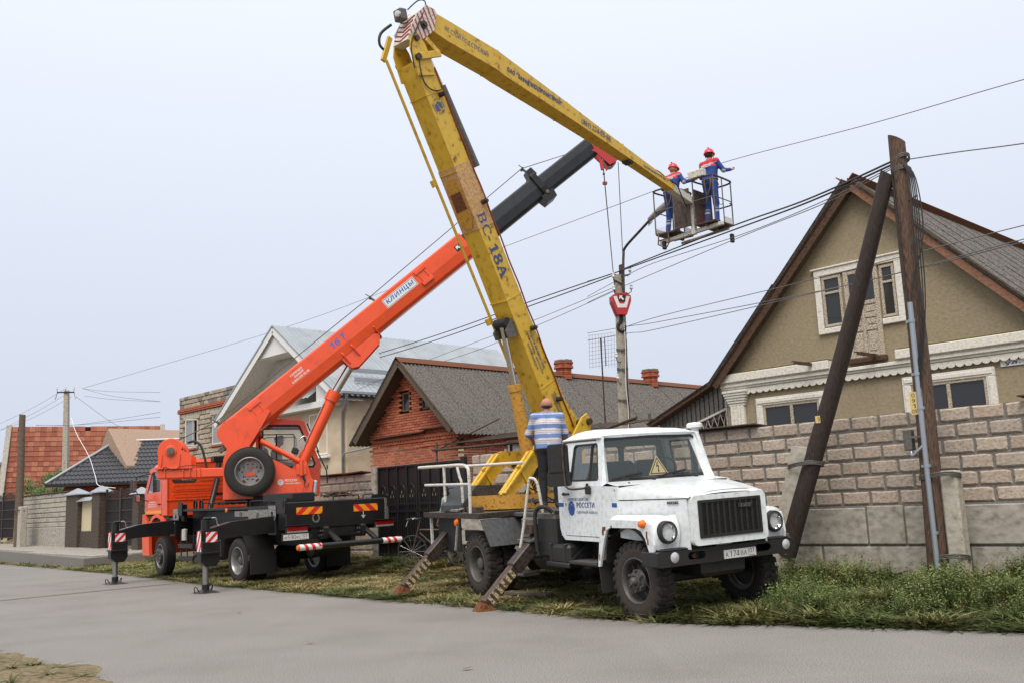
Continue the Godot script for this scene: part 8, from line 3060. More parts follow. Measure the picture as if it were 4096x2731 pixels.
func make_people() -> void:
	var blue:=Color(0.022,0.062,0.26)
	var overalls:=func(tag: String,p: Vector3) -> Color:
		if tag in ["hand","neck","face","ear","lips","brow"]: return FLESH
		if tag=="skull": return Color(0.03,0.022,0.018) if p.z < 0.05 else FLESH
		if tag=="eye": return Color(0.06,0.04,0.03)
		if tag=="shoe": return Color(0.02,0.018,0.016)
		if tag=="torso" and p.y > 1.33: return Color(0.42,0.42,0.43) if p.y > 1.385 and p.y < 1.41 else Color(0.55,0.03,0.05)
		if tag in ["upper_sleeve","sleeve"] and p.distance_to(V(signf(p.x)*0.3,1.2,0.12)) < 0.05: return Color(0.42,0.42,0.43)
		if tag=="leg" and ((p.y > 0.27 and p.y < 0.31) or (p.y > 0.36 and p.y < 0.375)): return Color(0.42,0.42,0.43)
		if tag=="hips" and p.y > 1.0 and p.y < 1.035: return Color(0.40,0.40,0.42)
		return blue
	for k in 2:
		var base:={"pelvis": V(0,0.97,0),"chest": V(0,1.27,0.02),"neck": V(0,1.49,0.03),"head": V(0.0,1.625,0.05),"look": V(0.5,-0.1,1),"shoulder_l": V(0.185,1.44,0.02),"shoulder_r": V(-0.185,1.44,0.02),"elbow_l": V(0.30,1.2,0.12),"elbow_r": V(-0.29,1.22,0.14),"wrist_l": V(0.18,1.12,0.36),"wrist_r": V(-0.3,1.28,0.38),"hip_l": V(0.09,0.93,0),"hip_r": V(-0.09,0.93,0),"knee_l": V(0.12,0.5,0.04),"knee_r": V(-0.11,0.5,0.02),"ankle_l": V(0.14,0.09,-0.02),"ankle_r": V(-0.12,0.09,0.0)}
		if k==1:
			base.chest = V(0,1.25,0.07)
			base.neck = V(0,1.46,0.12)
			base.head = V(0,1.59,0.16)
			base.look = V(0.1,-0.15,1)
			base.shoulder_l = V(0.185,1.4,0.09); base.shoulder_r = V(-0.185,1.4,0.09)
			base.wrist_l = V(0.12,1.2,0.42); base.wrist_r = V(-0.34,1.3,0.42)
		var at:=SLEW_AT*Transform3D(Basis(UP,deg_to_rad(90 - 4)),V(6.52,7.593,0.33) if k==0 else V(6.5,7.593,-0.74))*Transform3D(Basis().scaled(Vector3.ONE*1.03),V(0,0,0))
		var o:=person(["lineman in blue overalls and red helmet with tan harness, nearer basket","lineman in blue overalls and red helmet, half hidden behind the yellow arm end"][k],at,base,overalls,"linemen in the baskets")
		helmet(o,base.head,base.look)
		lettering(o,"РОССЕТИ",M.white_mark,Transform3D(Basis(V(-1,0,0),V(0,1,base.chest.z*0.6).normalized(),V(0,0,-1)),base.chest+V(0,0.075,-0.128)),0.25,0.058,true,false,"lettering",0.0,0.012)
		var m:=MB.new()
		var w:=[]
		for i in 25: w.append(V(cos(TAU*i/24.0)*0.185,1.03,sin(TAU*i/24.0)*0.135+0.005))
		m.tube(w,0.02,6)
		m.tube(bend([V(-0.1,1.03,-0.14),V(-0.12,0.9,-0.15),V(-0.05,0.72,-0.14),V(0.02,0.66,-0.13)],4),0.018,6)
		m.tube(bend([V(0.05,1.03,-0.14),V(0.04,0.85,-0.145),V(0.02,0.66,-0.13),V(0.05,0.5,-0.12)],4),0.016,6)
		part(o,"harness",m,M.strap_tan)
	var striped_shirt:=func(tag: String,p: Vector3) -> Color:
		if tag in ["hand","neck","face","ear","lips","brow","sleeve"]: return FLESH
		if tag=="skull": return Color(0.045,0.035,0.03) if p.y < 1.60 and p.z < 0.05 else Color(0.44,0.21,0.145)
		if tag=="eye": return Color(0.05,0.04,0.03)
		if tag=="shoe": return Color(0.02,0.02,0.02)
		if tag=="leg" or (tag=="hips" and p.y < 0.93): return Color(0.008,0.009,0.013)
		if p.y > 1.475: return Color(0.17,0.26,0.5)
		var t:=fposmod(p.y - 0.02*absf(p.x) - 0.93,0.155)/0.155
		if t < 0.42: return Color(0.13,0.21,0.45)
		if (t > 0.52 and t < 0.60) or (t > 0.72 and t < 0.80) or (t > 0.88 and t < 0.94): return Color(0.30,0.27,0.30)
		return Color(0.62,0.60,0.60)
	var J:={"fat": 0.05,"pelvis": V(0,0.95,0),"chest": V(0.0,1.26,0.03),"neck": V(0.0,1.48,0.05),"head": V(0.0,1.61,0.075),"look": V(0.1,-0.25,1),"shoulder_l": V(0.2,1.42,0.04),"shoulder_r": V(-0.2,1.42,0.04),"elbow_l": V(0.30,1.17,0.10),"elbow_r": V(-0.28,1.17,0.1),"wrist_l": V(0.22,1.1,0.33),"wrist_r": V(-0.18,1.12,0.33),"hip_l": V(0.09,0.92,0),"hip_r": V(-0.09,0.92,0),"knee_l": V(0.1,0.5,0.03),"knee_r": V(-0.1,0.5,0.0),"ankle_l": V(0.11,0.09,0.0),"ankle_r": V(-0.11,0.09,-0.03)}
	person("balding man in blue and white striped shirt at the lift controls",Transform3D(Basis(UP,deg_to_rad(180+4)),LIFT_AT*V(-2.95,1.305,0.38)),J,striped_shirt)
	var polo:=func(tag: String,p: Vector3) -> Color:
		if tag in ["hand","neck","face","ear","lips","brow","sleeve"]: return FLESH
		if tag=="skull": return Color(0.16,0.15,0.14) if p.z < 0.03 else FLESH
		if tag=="eye": return Color(0.05,0.04,0.03)
		if tag=="shoe": return Color(0.02,0.02,0.02)
		if tag=="leg" or (tag=="hips" and p.y < 0.9): return Color(0.21,0.19,0.155)
		return Color(0.20,0.36,0.31)
	J = {"fat": 0.03,"pelvis": V(0,0.92,0),"chest": V(0,1.22,0.01),"neck": V(0,1.43,0.02),"head": V(0.0,1.56,0.05),"look": V(-0.25,-0.1,1),"shoulder_l": V(0.19,1.37,0.02),"shoulder_r": V(-0.19,1.37,0.02),"elbow_l": V(0.27,1.1,0.0),"elbow_r": V(-0.27,1.1,0.02),"wrist_l": V(0.3,0.95,0.2),"wrist_r": V(-0.25,0.92,0.2),"hip_l": V(0.09,0.9,0),"hip_r": V(-0.09,0.9,0),"knee_l": V(0.1,0.49,0.03),"knee_r": V(-0.1,0.49,0.0),"ankle_l": V(0.11,0.09,0.0),"ankle_r": V(-0.1,0.09,0.02)}
	var man:=person("man in sea green polo shirt and blue cap beyond the truck",Transform3D(Basis(UP,deg_to_rad(180+14)),V(-1.36,0.27,-21.0)),J,polo)
	flat_cap(man,J.head,J.look,M.cap_blue)
	var grey_shirt:=func(tag: String,p: Vector3) -> Color:
		if tag in ["hand","neck","face","ear","lips","brow","sleeve"]: return FLESH
		if tag=="skull": return Color(0.2,0.19,0.18) if p.z < 0.03 else FLESH
		if tag=="eye": return Color(0.05,0.04,0.03)
		if tag=="shoe": return Color(0.02,0.02,0.02)
		if tag=="leg" or (tag=="hips" and p.y < 0.02): return Color(0.03,0.03,0.035)
		return Color(0.15,0.19,0.19)
	J = {"fat": 0.04,"pelvis": V(0,0.02,0),"chest": V(0,0.34,-0.03),"neck": V(0,0.56,0.0),"head": V(0,0.69,0.04),"look": V(-0.05,0.35,1),"head_up": V(0,1,-0.3).normalized(),"shoulder_l": V(0.19,0.5,-0.02),"shoulder_r": V(-0.19,0.5,-0.02),"elbow_l": V(0.25,0.2,0.05),"elbow_r": V(-0.25,0.2,0.05),"wrist_l": V(0.2,0.14,0.3),"wrist_r": V(-0.2,0.14,0.3),"hip_l": V(0.1,0.0,0.02),"hip_r": V(-0.1,0.0,0.02),"knee_l": V(0.13,0.06,0.45),"knee_r": V(-0.13,0.06,0.45),"ankle_l": V(0.13,-0.36,0.5),"ankle_r": V(-0.13,-0.36,0.5)}
	var op:=person("crane operator in grey shirt and dark flat cap, seated in the cab",TOP_AT*Transform3D(Basis(UP,deg_to_rad(90)),V(-0.02,2.6,-0.93)),J,grey_shirt)
	flat_cap(op,J.head,V(0,0.25,1),M.cap_dark)
func insulator(p: Node,at: Vector3,hook_to: Vector3) -> void:
	var q:=Node3D.new()
	q.name = "insulator"
	p.add_child(q,true)
	var m:=MB.new()
	m.lathe([[-0.05,0.0],[-0.05,0.035],[-0.02,0.045],[0.0,0.034],[0.03,0.03],[0.04,0.038],[0.06,0.036],[0.075,0.02],[0.08,0.0]],Transform3D(Basis(UP,V(-1,0,0),V(0,0,1)),at),14)
	part(q,"cup",m,M.porcelain)
	m = MB.new()
	m.tube([at+V(0,-0.03,0),at+V(0,-0.11,0),lerp3(at,hook_to,0.5)+V(0,-0.1,0),hook_to],0.012,6)
	part(q,"hook",m,M.rubber)
func log_pole(m: MB,a: Vector3,b: Vector3,r0: float,r1: float,seed_: int,cut:=0.0) -> void:
	var r:=RandomNumberGenerator.new()
	r.seed = seed_
	var d:=(b - a).normalized()
	var x:=d.cross(V(0.3,0,1)).normalized()
	var y:=d.cross(x)
	var rings:=[]
	var k:=16
	var n:=14
	for i in n+1:
		var t:=float(i)/n
		var c:=lerp3(a,b,t)+x*0.02*sin(t*5.0+seed_)+y*0.015*sin(t*8.0)
		var rad:=lerpf(r0,r1,t)
		var ring:=PackedVector3Array()
		for j in k+1:
			var an:=TAU*(j % k)/k
			var o:=x*cos(an)+y*sin(an)
			var lift:=cut*(cos(an)+1.0)*rad if i==n else 0.0
			ring.append(c+o*rad*(1.0+0.035*sin(an*3.0+seed_)+0.02*sin(an*7.0+t*9.0))+d*lift)
		rings.append(ring)
	for i in n:
		for j in k:
			var na: Vector3 = rings[i][j] - lerp3(a,b,float(i)/n)
			var nb: Vector3 = rings[i][j+1] - lerp3(a,b,float(i)/n)
			na = (na - d*na.dot(d)).normalized()
			nb = (nb - d*nb.dot(d)).normalized()
			m.quad_s(rings[i][j],rings[i][j+1],rings[i+1][j+1],rings[i+1][j],na,nb,nb,na)
	for j in k: m.tri(rings[n][j],rings[n][j+1],b+d*cut*r1,d)
func tie(p: Node,at: Vector3,rx: float,rz: float,rot: float) -> void:
	var m:=MB.new()
	for q in 3:
		var pts:=[]
		for i in 21: pts.append(at+(V(cos(TAU*i/20.0)*rx,0.02*q+0.02*sin(i*0.6),sin(TAU*i/20.0)*rz)).rotated(UP,rot))
		m.tube(pts,0.011,5)
	part(p,"wire_tie",m,M.grey_steel)
func make_poles() -> void:
	var o:=thing("wooden_pole","weathered wooden power pole with conduit pipe beside the block wall","pole",street(5.6,0.35,12.8))
	var m:=MB.new()
	log_pole(m,V(0.05,-0.4,0),V(-0.05,5.8,0),0.135,0.108,3,0.6)
	part(o,"trunk",m,M.pole_wood)
	m = MB.new()
	m.span(V(-0.34,-0.4,-0.06),V(-0.12,1.33,0.14),0.025)
	part(o,"concrete_stub",m,M.pale_concrete)
	for y in [0.22,1.25]: tie(o,V(-0.1,y,0.02),0.26,0.18,0.0)
	m = MB.new()
	m.tube([V(-0.02,0.1,-0.16),V(-0.02,1.8,-0.155),V(-0.03,3.55,-0.145)],0.035,12)
	var pipe:=part(o,"conduit_pipe",m,M.galvanised)
	for y in [0.55,1.4,2.15,2.6,3.3]:
		m = MB.new()
		m.cyl(V(-0.025,y - 0.02,-0.15),V(-0.025,y+0.02,-0.15),0.043,12)
		m.box(V(0.13,0.035,0.01),Transform3D(Basis(),V(0.0,y,-0.125)),0.002)
		part(pipe,"pipe_clamp",m,M.galvanised)
	m = MB.new()
	m.box(V(0.11,0.27,0.12),Transform3D(Basis(),V(0.2,1.75,-0.1)),0.01)
	m.box(V(0.16,0.03,0.02),Transform3D(Basis(),V(0.1,1.78,-0.14)),0.003)
	part(o,"switch_box",m,M.grey_steel)
	m = MB.new()
	m.tube(bend([V(0.18,1.62,-0.12),V(0.14,1.54,-0.17),V(0.06,1.6,-0.18),V(-0.01,1.66,-0.17)],4),0.02,8)
	part(o,"conduit_bend",m,M.galvanised)
	for i in 5:
		m = MB.new()
		m.tube(bend([V(-0.1,5.5,-0.1),V(-0.2 - 0.02*i,5.2,-0.12),V(-0.18 - 0.03*i,4.4,-0.14),V(-0.13 - 0.035*i*(1.0 if i < 4 else -0.5),3.2+0.1*i,-0.15),V(-0.05,2.7 - 0.1*i,-0.16)],5),0.009,5)
		part(o,"hanging_cable",m,M.cable_black)
	m = MB.new()
	var pts:=[]
	for i in 30: pts.append(V(0.03 - i*0.003,5.4 - i*0.17,-0.142+0.002*(i % 2)))
	m.tube(pts,0.011,5)
	part(o,"stapled_cable",m,M.cable_black)
	tie(o,V(-0.045,5.38,0),0.125,0.125,0.0)
	tie(o,V(-0.045,5.56,0),0.122,0.122,0.6)
	m = MB.new()
	m.cyl(V(-0.12,4.95,-0.05),V(-0.26,4.98,-0.08),0.012,6)
	part(o,"step_bolt",m,M.rust)
	var lab:=Transform3D(Basis(V(-1,0,0),UP,V(0,0,-1)),V(0.06,2.22,-0.15))
	m = MB.new()
	m.ext(rect2(0.1,0.3),0.0,0.004,lab)
	var tag:=part(o,"number_label",m,M.label_yellow)
	for k in 4: lettering(tag,["0","9","1","09"][k],M.black_ink,lab*Transform3D(Basis(),V(0,0.105 - k*0.07,0.004)),0.04 if k < 3 else 0.07,0.05,false)
	o = thing("pole_strut","dark leaning wooden strut bracing the power pole","strut",street(7.75,0.4,12.72))
	m = MB.new()
	log_pole(m,V(0.0,0.2,0),V(-2.05,5.3,-0.02),0.135,0.1,8,0.3)
	part(o,"trunk",m,M.pole_dark)
	m = MB.new()
	m.loft([[V(0.1,-0.3,-0.1),V(0.42,-0.3,-0.1),V(0.42,-0.3,0.14),V(0.1,-0.3,0.14)],[V(-0.50,1.70,-0.1),V(-0.26,1.74,-0.1),V(-0.26,1.74,0.12),V(-0.50,1.70,0.12)]])
	part(o,"concrete_stub",m,M.pale_concrete)
	tie(o,V(-0.4,1.45,0),0.26,0.2,0.0)
	tie(o,V(0.08,0.45,0),0.27,0.2,0.0)
	var l2:=Transform3D(Basis(V(-1,0,0),UP,V(0,0,-1)),V(-0.73,2.08,-0.135))
	m = MB.new()
	m.ext(rect2(0.075,0.1),0.0,0.004,l2)
	tag = part(o,"number_label",m,M.label_yellow)
	lettering(tag,"9",M.black_ink,l2*Transform3D(Basis(),V(0.015,0,0.004)),0.03,0.06,false)
	o = thing("concrete_pole","grey concrete power pole behind the truck cab, hook hanging before it","pole",Transform3D(Basis(V(0,0,1),-0.022)*Basis(UP,0.5),V(2.72,0.4,-25.0)))
	m = MB.new()
	m.loft([[V(-0.13,-0.5,-0.11),V(0.13,-0.5,-0.11),V(0.13,-0.5,0.11),V(-0.13,-0.5,0.11)],[V(-0.1,6.9,-0.08),V(0.1,6.9,-0.08),V(0.1,6.9,0.08),V(-0.1,6.9,0.08)]])
	part(o,"shaft",m,M.pale_concrete)
	m = MB.new()
	m.span(V(0.06,5.9,-0.1),V(0.16,7.2,0.02),0.01)
	part(o,"timber_batten",m,M.brown_steel)
	m = MB.new()
	for q in [[6.85,0.28],[6.65,-0.25]]: m.bar(V(0,q[0],0.1),V(q[1],q[0]+0.08,0.1),0.03,0.03,UP)
	part(o,"bracket",m,M.brown_steel)
	for q in [[0.28,7.05],[-0.25,6.84],[0.3,6.58],[-0.24,6.5],[-0.22,4.2],[-0.24,4.75]]: insulator(o,V(q[0],q[1],0.1),V(q[0]*0.45,q[1] - 0.15,0.08))
	for y in [6.1,4.9,4.4,3.6,2.7]: tie(o,V(0,y,0),0.15,0.13,0.4)
	m = MB.new()
	m.tube(bend([V(0.0,5.6,0.14),V(0.02,4.9,0.14),V(-0.02,4.0,0.15),V(0.03,3.2,0.15),V(-0.04,2.0,0.15),V(-0.04,1.0,0.15)],5),0.012,5)
	part(o,"white_cable",m,M.white_siding)
	m = MB.new()
	m.tube(bend([V(0.05,5.2,0.14),V(0.03,4.2,0.15),V(0.06,3.2,0.15),V(0.04,2.7,0.15)],5),0.016,5)
	part(o,"black_cable",m,M.cable_black)
	var lamp:=thing("street_lamp","street lamp arm wrapped in a grey bag above the concrete pole","street lamp",Transform3D(Basis(),V(2.95,7.2,-25.0)))
	m = MB.new()
	m.tube(bend([V(0.0,-0.7,0.1),V(0.02,0.0,0.08),V(0.06,0.6,0.05),V(0.12,0.82,0.1),V(0.43,1.05,0.8),V(0.69,1.2,1.6)],6),0.035,8)
	part(lamp,"arm",m,M.brown_steel)
	m = MB.new()
	m.tube([V(0.60,1.16,1.4),V(0.69,1.2,1.6),V(0.8,1.24,1.9),V(0.95,1.27,2.2),V(1.05,1.3,2.4)],0.06,10,0.13)
	part(lamp,"bagged_head",m,M.grey_bag)
	m = MB.new()
	for i in 4: m.tube(bend([V(0.62,1.15,1.45),V(0.6+0.02*i,1.08,1.42+0.03*i),V(0.56,1.05 - 0.02*i,1.4)],3),0.006,4)
	part(lamp,"bag_tie",m,M.rubber)
	o = thing("aerial_mast","thin rusty mast with a grid aerial before the slate roof","aerial",Transform3D(Basis(),V(2.48,0.4,-27.0)))
	ptube(o,"mast",[V(0,0,0),V(0,5.6,0)],0.022,M.brown_steel,7)
	m = MB.new()
	for i in 9: m.cyl(V(-0.35+i*0.0875,4.75,0.05),V(-0.32+i*0.0875,5.7,0.05),0.0035,4)
	for i in 9: m.cyl(V(-0.35,4.78+i*0.11,0.05),V(0.38,4.85+i*0.11,0.05),0.0035,4)
	m.cyl(V(0.1,4.8,0.1),V(0.1,5.6,0.1),0.014,6)
	part(o,"grid",m,M.grey_steel)
	o = thing("concrete_pole","tall concrete pole with crossarm before the red tile roof","pole",Transform3D(Basis(V(0,0,1),0.022),V(-21.95,0.7,-48.0)))
	m = MB.new()
	m.loft([[V(-0.16,-0.4,-0.16),V(0.16,-0.4,-0.16),V(0.16,-0.4,0.16),V(-0.16,-0.4,0.16)],[V(-0.1,7.3,-0.1),V(0.1,7.3,-0.1),V(0.1,7.3,0.1),V(-0.1,7.3,0.1)]])
	part(o,"shaft",m,M.pale_concrete)
	m = MB.new()
	m.bar(V(-0.42,7.22,0.12),V(0.42,7.18,0.12),0.06,0.06,UP)
	part(o,"crossarm",m,M.rubber)
	for q in [[-0.42,7.42],[0.42,7.38],[0.0,7.4],[-0.5,6.98],[0.5,6.95]]: insulator(o,V(q[0],q[1],0.12),V(q[0]*0.84,7.2,0.12))
	o = thing("wooden_pole","old dark wooden pole on a concrete stub before the grey wall","pole",street(46.6,0.62,14.2))
	m = MB.new()
	log_pole(m,V(0,-0.4,0),V(0.15,5.75,0),0.19,0.13,5,0.2)
	part(o,"trunk",m,M.pole_grey_wood)
	m = MB.new()
	m.span(V(-0.62,-0.4,-0.15),V(-0.24,1.7,0.15),0.03)
	part(o,"concrete_stub",m,M.pale_concrete)
	tie(o,V(-0.2,1.5,0),0.42,0.24,0.0)
	var list:=[
		["thin grey wire crossing the whole sky above the crane boom",[V(-21.34,8.07,-48.00),V(-9.67,9.09,-40.00),V(-2.48,9.30,-32.00),V(3.71,9.15,-23.80),V(5.19,9.39,-22.60),V(7.09,8.45,-18.00),V(8.46,7.93,-15.00),V(9.53,7.54,-13.00)]],
		["twisted black cable from the concrete pole to the wooden pole",[V(2.87,7.37,-24.90),V(3.19,7.49,-24.80),V(4.84,7.22,-20.50),V(5.16,6.45,-16.30),V(5.31,5.90,-12.90)]],
		["second cable below the twisted one, strung to the wooden pole",[V(2.28,7.85,-28.00),V(2.88,7.40,-25.00),V(4.91,7.13,-20.40),V(5.20,6.39,-16.20),V(5.32,5.86,-12.90)]],
		["lower thin wire under the baskets, strung to the wooden pole",[V(2.25,7.40,-28.00),V(2.88,7.19,-25.00),V(3.55,7.21,-23.50),V(4.84,6.83,-19.80),V(5.15,6.17,-15.60),V(5.32,5.83,-12.90)]],
		["lowest wire of the bundle sagging below the baskets",[V(2.25,7.22,-28.00),V(2.87,6.96,-25.00),V(4.86,6.81,-19.90),V(5.22,6.12,-15.40),V(5.31,5.80,-12.90)]],
		["black cable from the concrete pole passing behind both booms",[V(2.88,7.40,-25.00),V(0.69,7.56,-29.00),V(-3.83,7.58,-36.00),V(-14.44,8.03,-52.00)]],
		["pale wire below the black cable behind both booms",[V(2.79,7.32,-25.00),V(0.69,7.43,-29.00),V(-4.61,7.40,-37.00),V(-16.74,8.02,-55.00)]],
		["wire from the pole reaching the beige house gutter",[V(2.86,7.03,-25.00),V(0.52,6.71,-28.00),V(-2.55,6.42,-32.00),V(-5.95,5.61,-34.50)]],
		["second wire running to the beige house eave",[V(2.85,6.93,-25.00),V(0.52,6.61,-28.50),V(-2.56,6.20,-32.00),V(-10.90,5.92,-42.00)]],
		["upper wire crossing the tan house window",[V(2.76,5.88,-25.20),V(3.52,5.70,-22.50),V(5.60,5.31,-17.40),V(7.28,5.06,-13.40),V(7.92,4.93,-12.00)]],
		["middle wire crossing the tan house window",[V(2.20,6.32,-28.00),V(3.03,5.90,-24.80),V(3.51,5.57,-22.50),V(5.97,5.07,-17.00),V(7.26,4.86,-13.40),V(7.89,4.73,-12.00)]],
		["lower wire crossing the tan house window",[V(2.19,6.11,-28.00),V(3.02,5.72,-24.80),V(3.50,5.41,-22.50),V(6.46,4.99,-15.80),V(7.25,4.82,-13.40),V(7.89,4.70,-12.00)]],
		["wire leaving the wooden pole top towards the right edge",[V(5.49,5.89,-12.80),V(5.94,5.79,-12.30),V(6.44,5.62,-11.60),V(7.40,5.56,-11.00)]],
		["wire from the left concrete pole crossarm to the block building",[V(-21.34,8.06,-48.00),V(-19.04,7.59,-46.00),V(-16.20,7.27,-44.50)]],
		["second sagging wire from the left pole to the block building",[V(-21.28,8.05,-48.00),V(-19.03,7.38,-46.00),V(-16.19,6.84,-44.50)]],
		["third wire from the left pole to the block building",[V(-21.24,7.70,-48.00),V(-19.03,7.22,-46.00),V(-16.15,6.82,-44.40)]],
		["wire from the left pole down to the red tile ridge",[V(-21.68,7.71,-48.00),V(-20.82,6.64,-50.00),V(-20.56,6.38,-51.00)]],
		["wire from the left pole to the left edge, uppermost",[V(-22.14,8.12,-48.00),V(-25.68,7.72,-52.00),V(-30.07,7.45,-57.00)]],
		["wire from the left pole to the left edge, second",[V(-22.24,7.76,-48.00),V(-25.49,7.50,-52.00),V(-30.05,7.06,-57.00)]],
		["wire from the left pole to the left edge, third",[V(-21.85,7.69,-48.00),V(-25.66,7.18,-52.00),V(-30.05,7.05,-57.00)]],
		["wire from the old wooden pole along the red roof ridge",[V(-21.89,6.00,-44.60),V(-19.53,5.77,-43.00),V(-16.93,5.72,-41.00),V(-14.18,5.74,-39.00)]],
		["second wire from the old wooden pole past the ridge",[V(-21.89,5.99,-44.60),V(-18.94,5.78,-43.00),V(-14.17,5.55,-39.00)]],
		["white service cable drooping to the dark tile roof gate",[V(-21.79,6.63,-47.90),V(-21.11,5.77,-47.00),V(-19.83,4.57,-45.50),V(-18.85,3.56,-44.00),V(-18.05,3.08,-42.50),V(-16.71,2.88,-41.00)]],
	]
	for w in list:
		var thick: bool = w[0].contains("cable")
		m = MB.new()
		m.tube(bend(w[1],8),0.016 if thick else 0.008,5)
		solo("overhead_wire",w[0],"wire",m,M.white_siding if w[0].begins_with("white") else (M.cable_black if thick else M.wire_grey),I3,"overhead wires")
	o = thing("bicycle","bicycle with rubber grip handlebar held by the capped man","bicycle",Transform3D(Basis(UP,deg_to_rad(-15)),V(-1.75,0.27,-20.75)))
	for q in [[-0.52,"wheel"],[0.55,"wheel"]]:
		var wh:=Node3D.new()
		wh.name = q[1]
		o.add_child(wh,true)
		m = MB.new()
		var ring:=[]
		for i in 33: ring.append(V(q[0]+cos(TAU*i/32.0)*0.32,0.34+sin(TAU*i/32.0)*0.32,0))
		m.tube(ring,0.018,6)
		part(wh,"tyre",m,M.rubber)
		m = MB.new()
		for i in 14: m.cyl(V(q[0],0.34,0),V(q[0]+cos(TAU*i/14.0)*0.3,0.34+sin(TAU*i/14.0)*0.3,0),0.003,4)
		part(wh,"spokes",m,M.chrome)
	m = MB.new()
	for q in [[V(0.55,0.34,0),V(0.1,0.32,0)],[V(0.1,0.32,0),V(0.25,0.8,0)],[V(0.25,0.8,0),V(0.55,0.34,0)],[V(0.1,0.32,0),V(-0.35,0.72,0)],[V(0.25,0.76,0),V(-0.35,0.78,0)],[V(-0.52,0.34,0),V(-0.33,0.98,0)]]: m.cyl(q[0],q[1],0.018,8)
	part(o,"frame",m,M.brown_steel)
	m = MB.new()
	m.tube(bend([V(-0.5,1.0,0.26),V(-0.38,1.02,0.2),V(-0.33,0.99,0.0),V(-0.38,1.02,-0.2),V(-0.5,1.0,-0.26)],4),0.014,7)
	m.tube(bend([V(-0.42,1.0,0.16),V(-0.52,0.98,0.2),V(-0.56,0.86,0.24)],4),0.008,5)
	part(o,"handlebar",m,M.chrome)
	m = MB.new()
	for k in [-1.0,1.0]: m.cyl(V(-0.42,1.015,0.23*k),V(-0.54,0.995,0.27*k),0.022,8)
	part(o,"grip",m,M.rubber)
	m = MB.new()
	m.box(V(0.26,0.06,0.14),Transform3D(Basis(),V(0.27,0.85,0)),0.03)
	part(o,"saddle",m,M.rubber)
	m = MB.new()
	m.bar(V(0.1,0.32,0.06),V(0.22,0.2,0.06),0.012,0.02,UP)
	m.box(V(0.09,0.02,0.07),Transform3D(Basis(),V(0.23,0.19,0.11)),0.004)
	part(o,"pedal",m,M.rubber)
	for q in [[V(1.2,1.70,-0.75),0.5,"tangle of rusty slings heaped on the crane deck",16],[V(-1.75,1.76,0.35),0.3,"dark rope heap on the crane deck beside the rear rail",9]]:
		o = thing("sling_heap",q[2],"slings",CRANE_AT*Transform3D(Basis(),q[0]))
		var r:=RandomNumberGenerator.new()
		r.seed = 31
		m = MB.new()
		for i in q[3]:
			pts = []
			var c:=V(r.randf_range(-1,1)*q[1],0.0,r.randf_range(-0.15,0.15))
			var rad:=r.randf_range(0.1,0.24)
			var ph:=r.randf()*TAU
			for j in 12: pts.append(c+V(cos(ph+j*0.55)*rad*1.5,0.02+0.02*(i % 4)+0.05*absf(sin(j*0.9+ph)),sin(ph+j*0.55)*rad*0.7))
			m.tube(pts,0.014,5)
		part(o,"loops",m,M.rope_brown)
	m = MB.new()
	m.box(V(0.9,0.05,0.16),I3,0.008)
	solo("plank","grey wooden plank lying under the lift truck","plank",m,M.board_grey,LIFT_AT*Transform3D(Basis(UP,0.3),V(-3.2,0.05,0.75)))
func blade(m: MB,at: Vector3,dir: Vector3,h: float,w: float,lean: float,seg:=3) -> void:
	var side:=dir.cross(UP).normalized()*w
	var a:=at
	var pw:=1.0
	for i in seg:
		var t:=float(i+1)/seg
		var b:=at+UP*h*(t - lean*0.35*t*t)+dir*lean*h*t*t
		var q:=1.0 - t*t if i < seg - 1 else 0.0
		var n:=(b - a).cross(side).normalized()
		m.tri(a - side*pw,a+side*pw,b+side*q,n)
		if q > 0.0: m.tri(a - side*pw,b+side*q,b - side*q,n)
		a = b
		pw = q
func leaf_flat(m: MB,at: Vector3,dir: Vector3,up: Vector3,l: float,w: float) -> void:
	var s:=dir.cross(up).normalized()*w
	m.tri(at,at+dir*l*0.5+s,at+dir*l,up)
	m.tri(at,at+dir*l,at+dir*l*0.5 - s,up)
func tuft(seed_: int,n: int,spread: float) -> MB:
	var r:=RandomNumberGenerator.new()
	r.seed = seed_
	var m:=MB.new()
	m.colored = true
	for i in n:
		var a:=r.randf()*TAU
		m.col = Color(1,1,1)*r.randf_range(0.7,1.15)
		blade(m,V(cos(a),0,sin(a))*r.randf()*spread,V(cos(a+r.randf()),0,sin(a+r.randf())),r.randf_range(0.5,1.0),r.randf_range(0.014,0.028),r.randf_range(0.1,0.9))
	return m
func weed(seed_: int,stems: int,feather: bool) -> MB:
	var r:=RandomNumberGenerator.new()
	r.seed = seed_
	var m:=MB.new()
	m.colored = true
	for i in stems:
		var a:=r.randf()*TAU
		var d:=V(cos(a),0,sin(a))
		var h:=r.randf_range(0.6,1.0)
		var lean:=r.randf_range(0.05,0.4)
		m.col = Color(1,1,1)*r.randf_range(0.75,1.1)
		blade(m,d*r.randf()*0.08,d,h,0.008,lean,4)
		var k:=12 if feather else 9
		for j in k:
			var t:=(j+1.0)/(k+0.5)
			var p:=d*0.05+UP*h*(t - lean*0.35*t*t)+d*lean*h*t*t
			var b:=r.randf()*TAU
			var ld:=(V(cos(b),0.35,sin(b))).normalized()
			m.col = Color(1,1,1)*r.randf_range(0.75,1.2)
			var l:=(0.16 if feather else 0.22)*(1.1 - t*0.6)
			leaf_flat(m,p,ld,V(-cos(b)*0.4,1,-sin(b)*0.4),l,l*(0.10 if feather else 0.2))
			if feather and j % 2==0:
				for e in 2: leaf_flat(m,p+ld*l*(0.3+0.3*e),(ld+V(sin(b),0.2,-cos(b))*(1.0 if e else -1.0)).normalized(),UP,l*0.5,l*0.05)
	return m
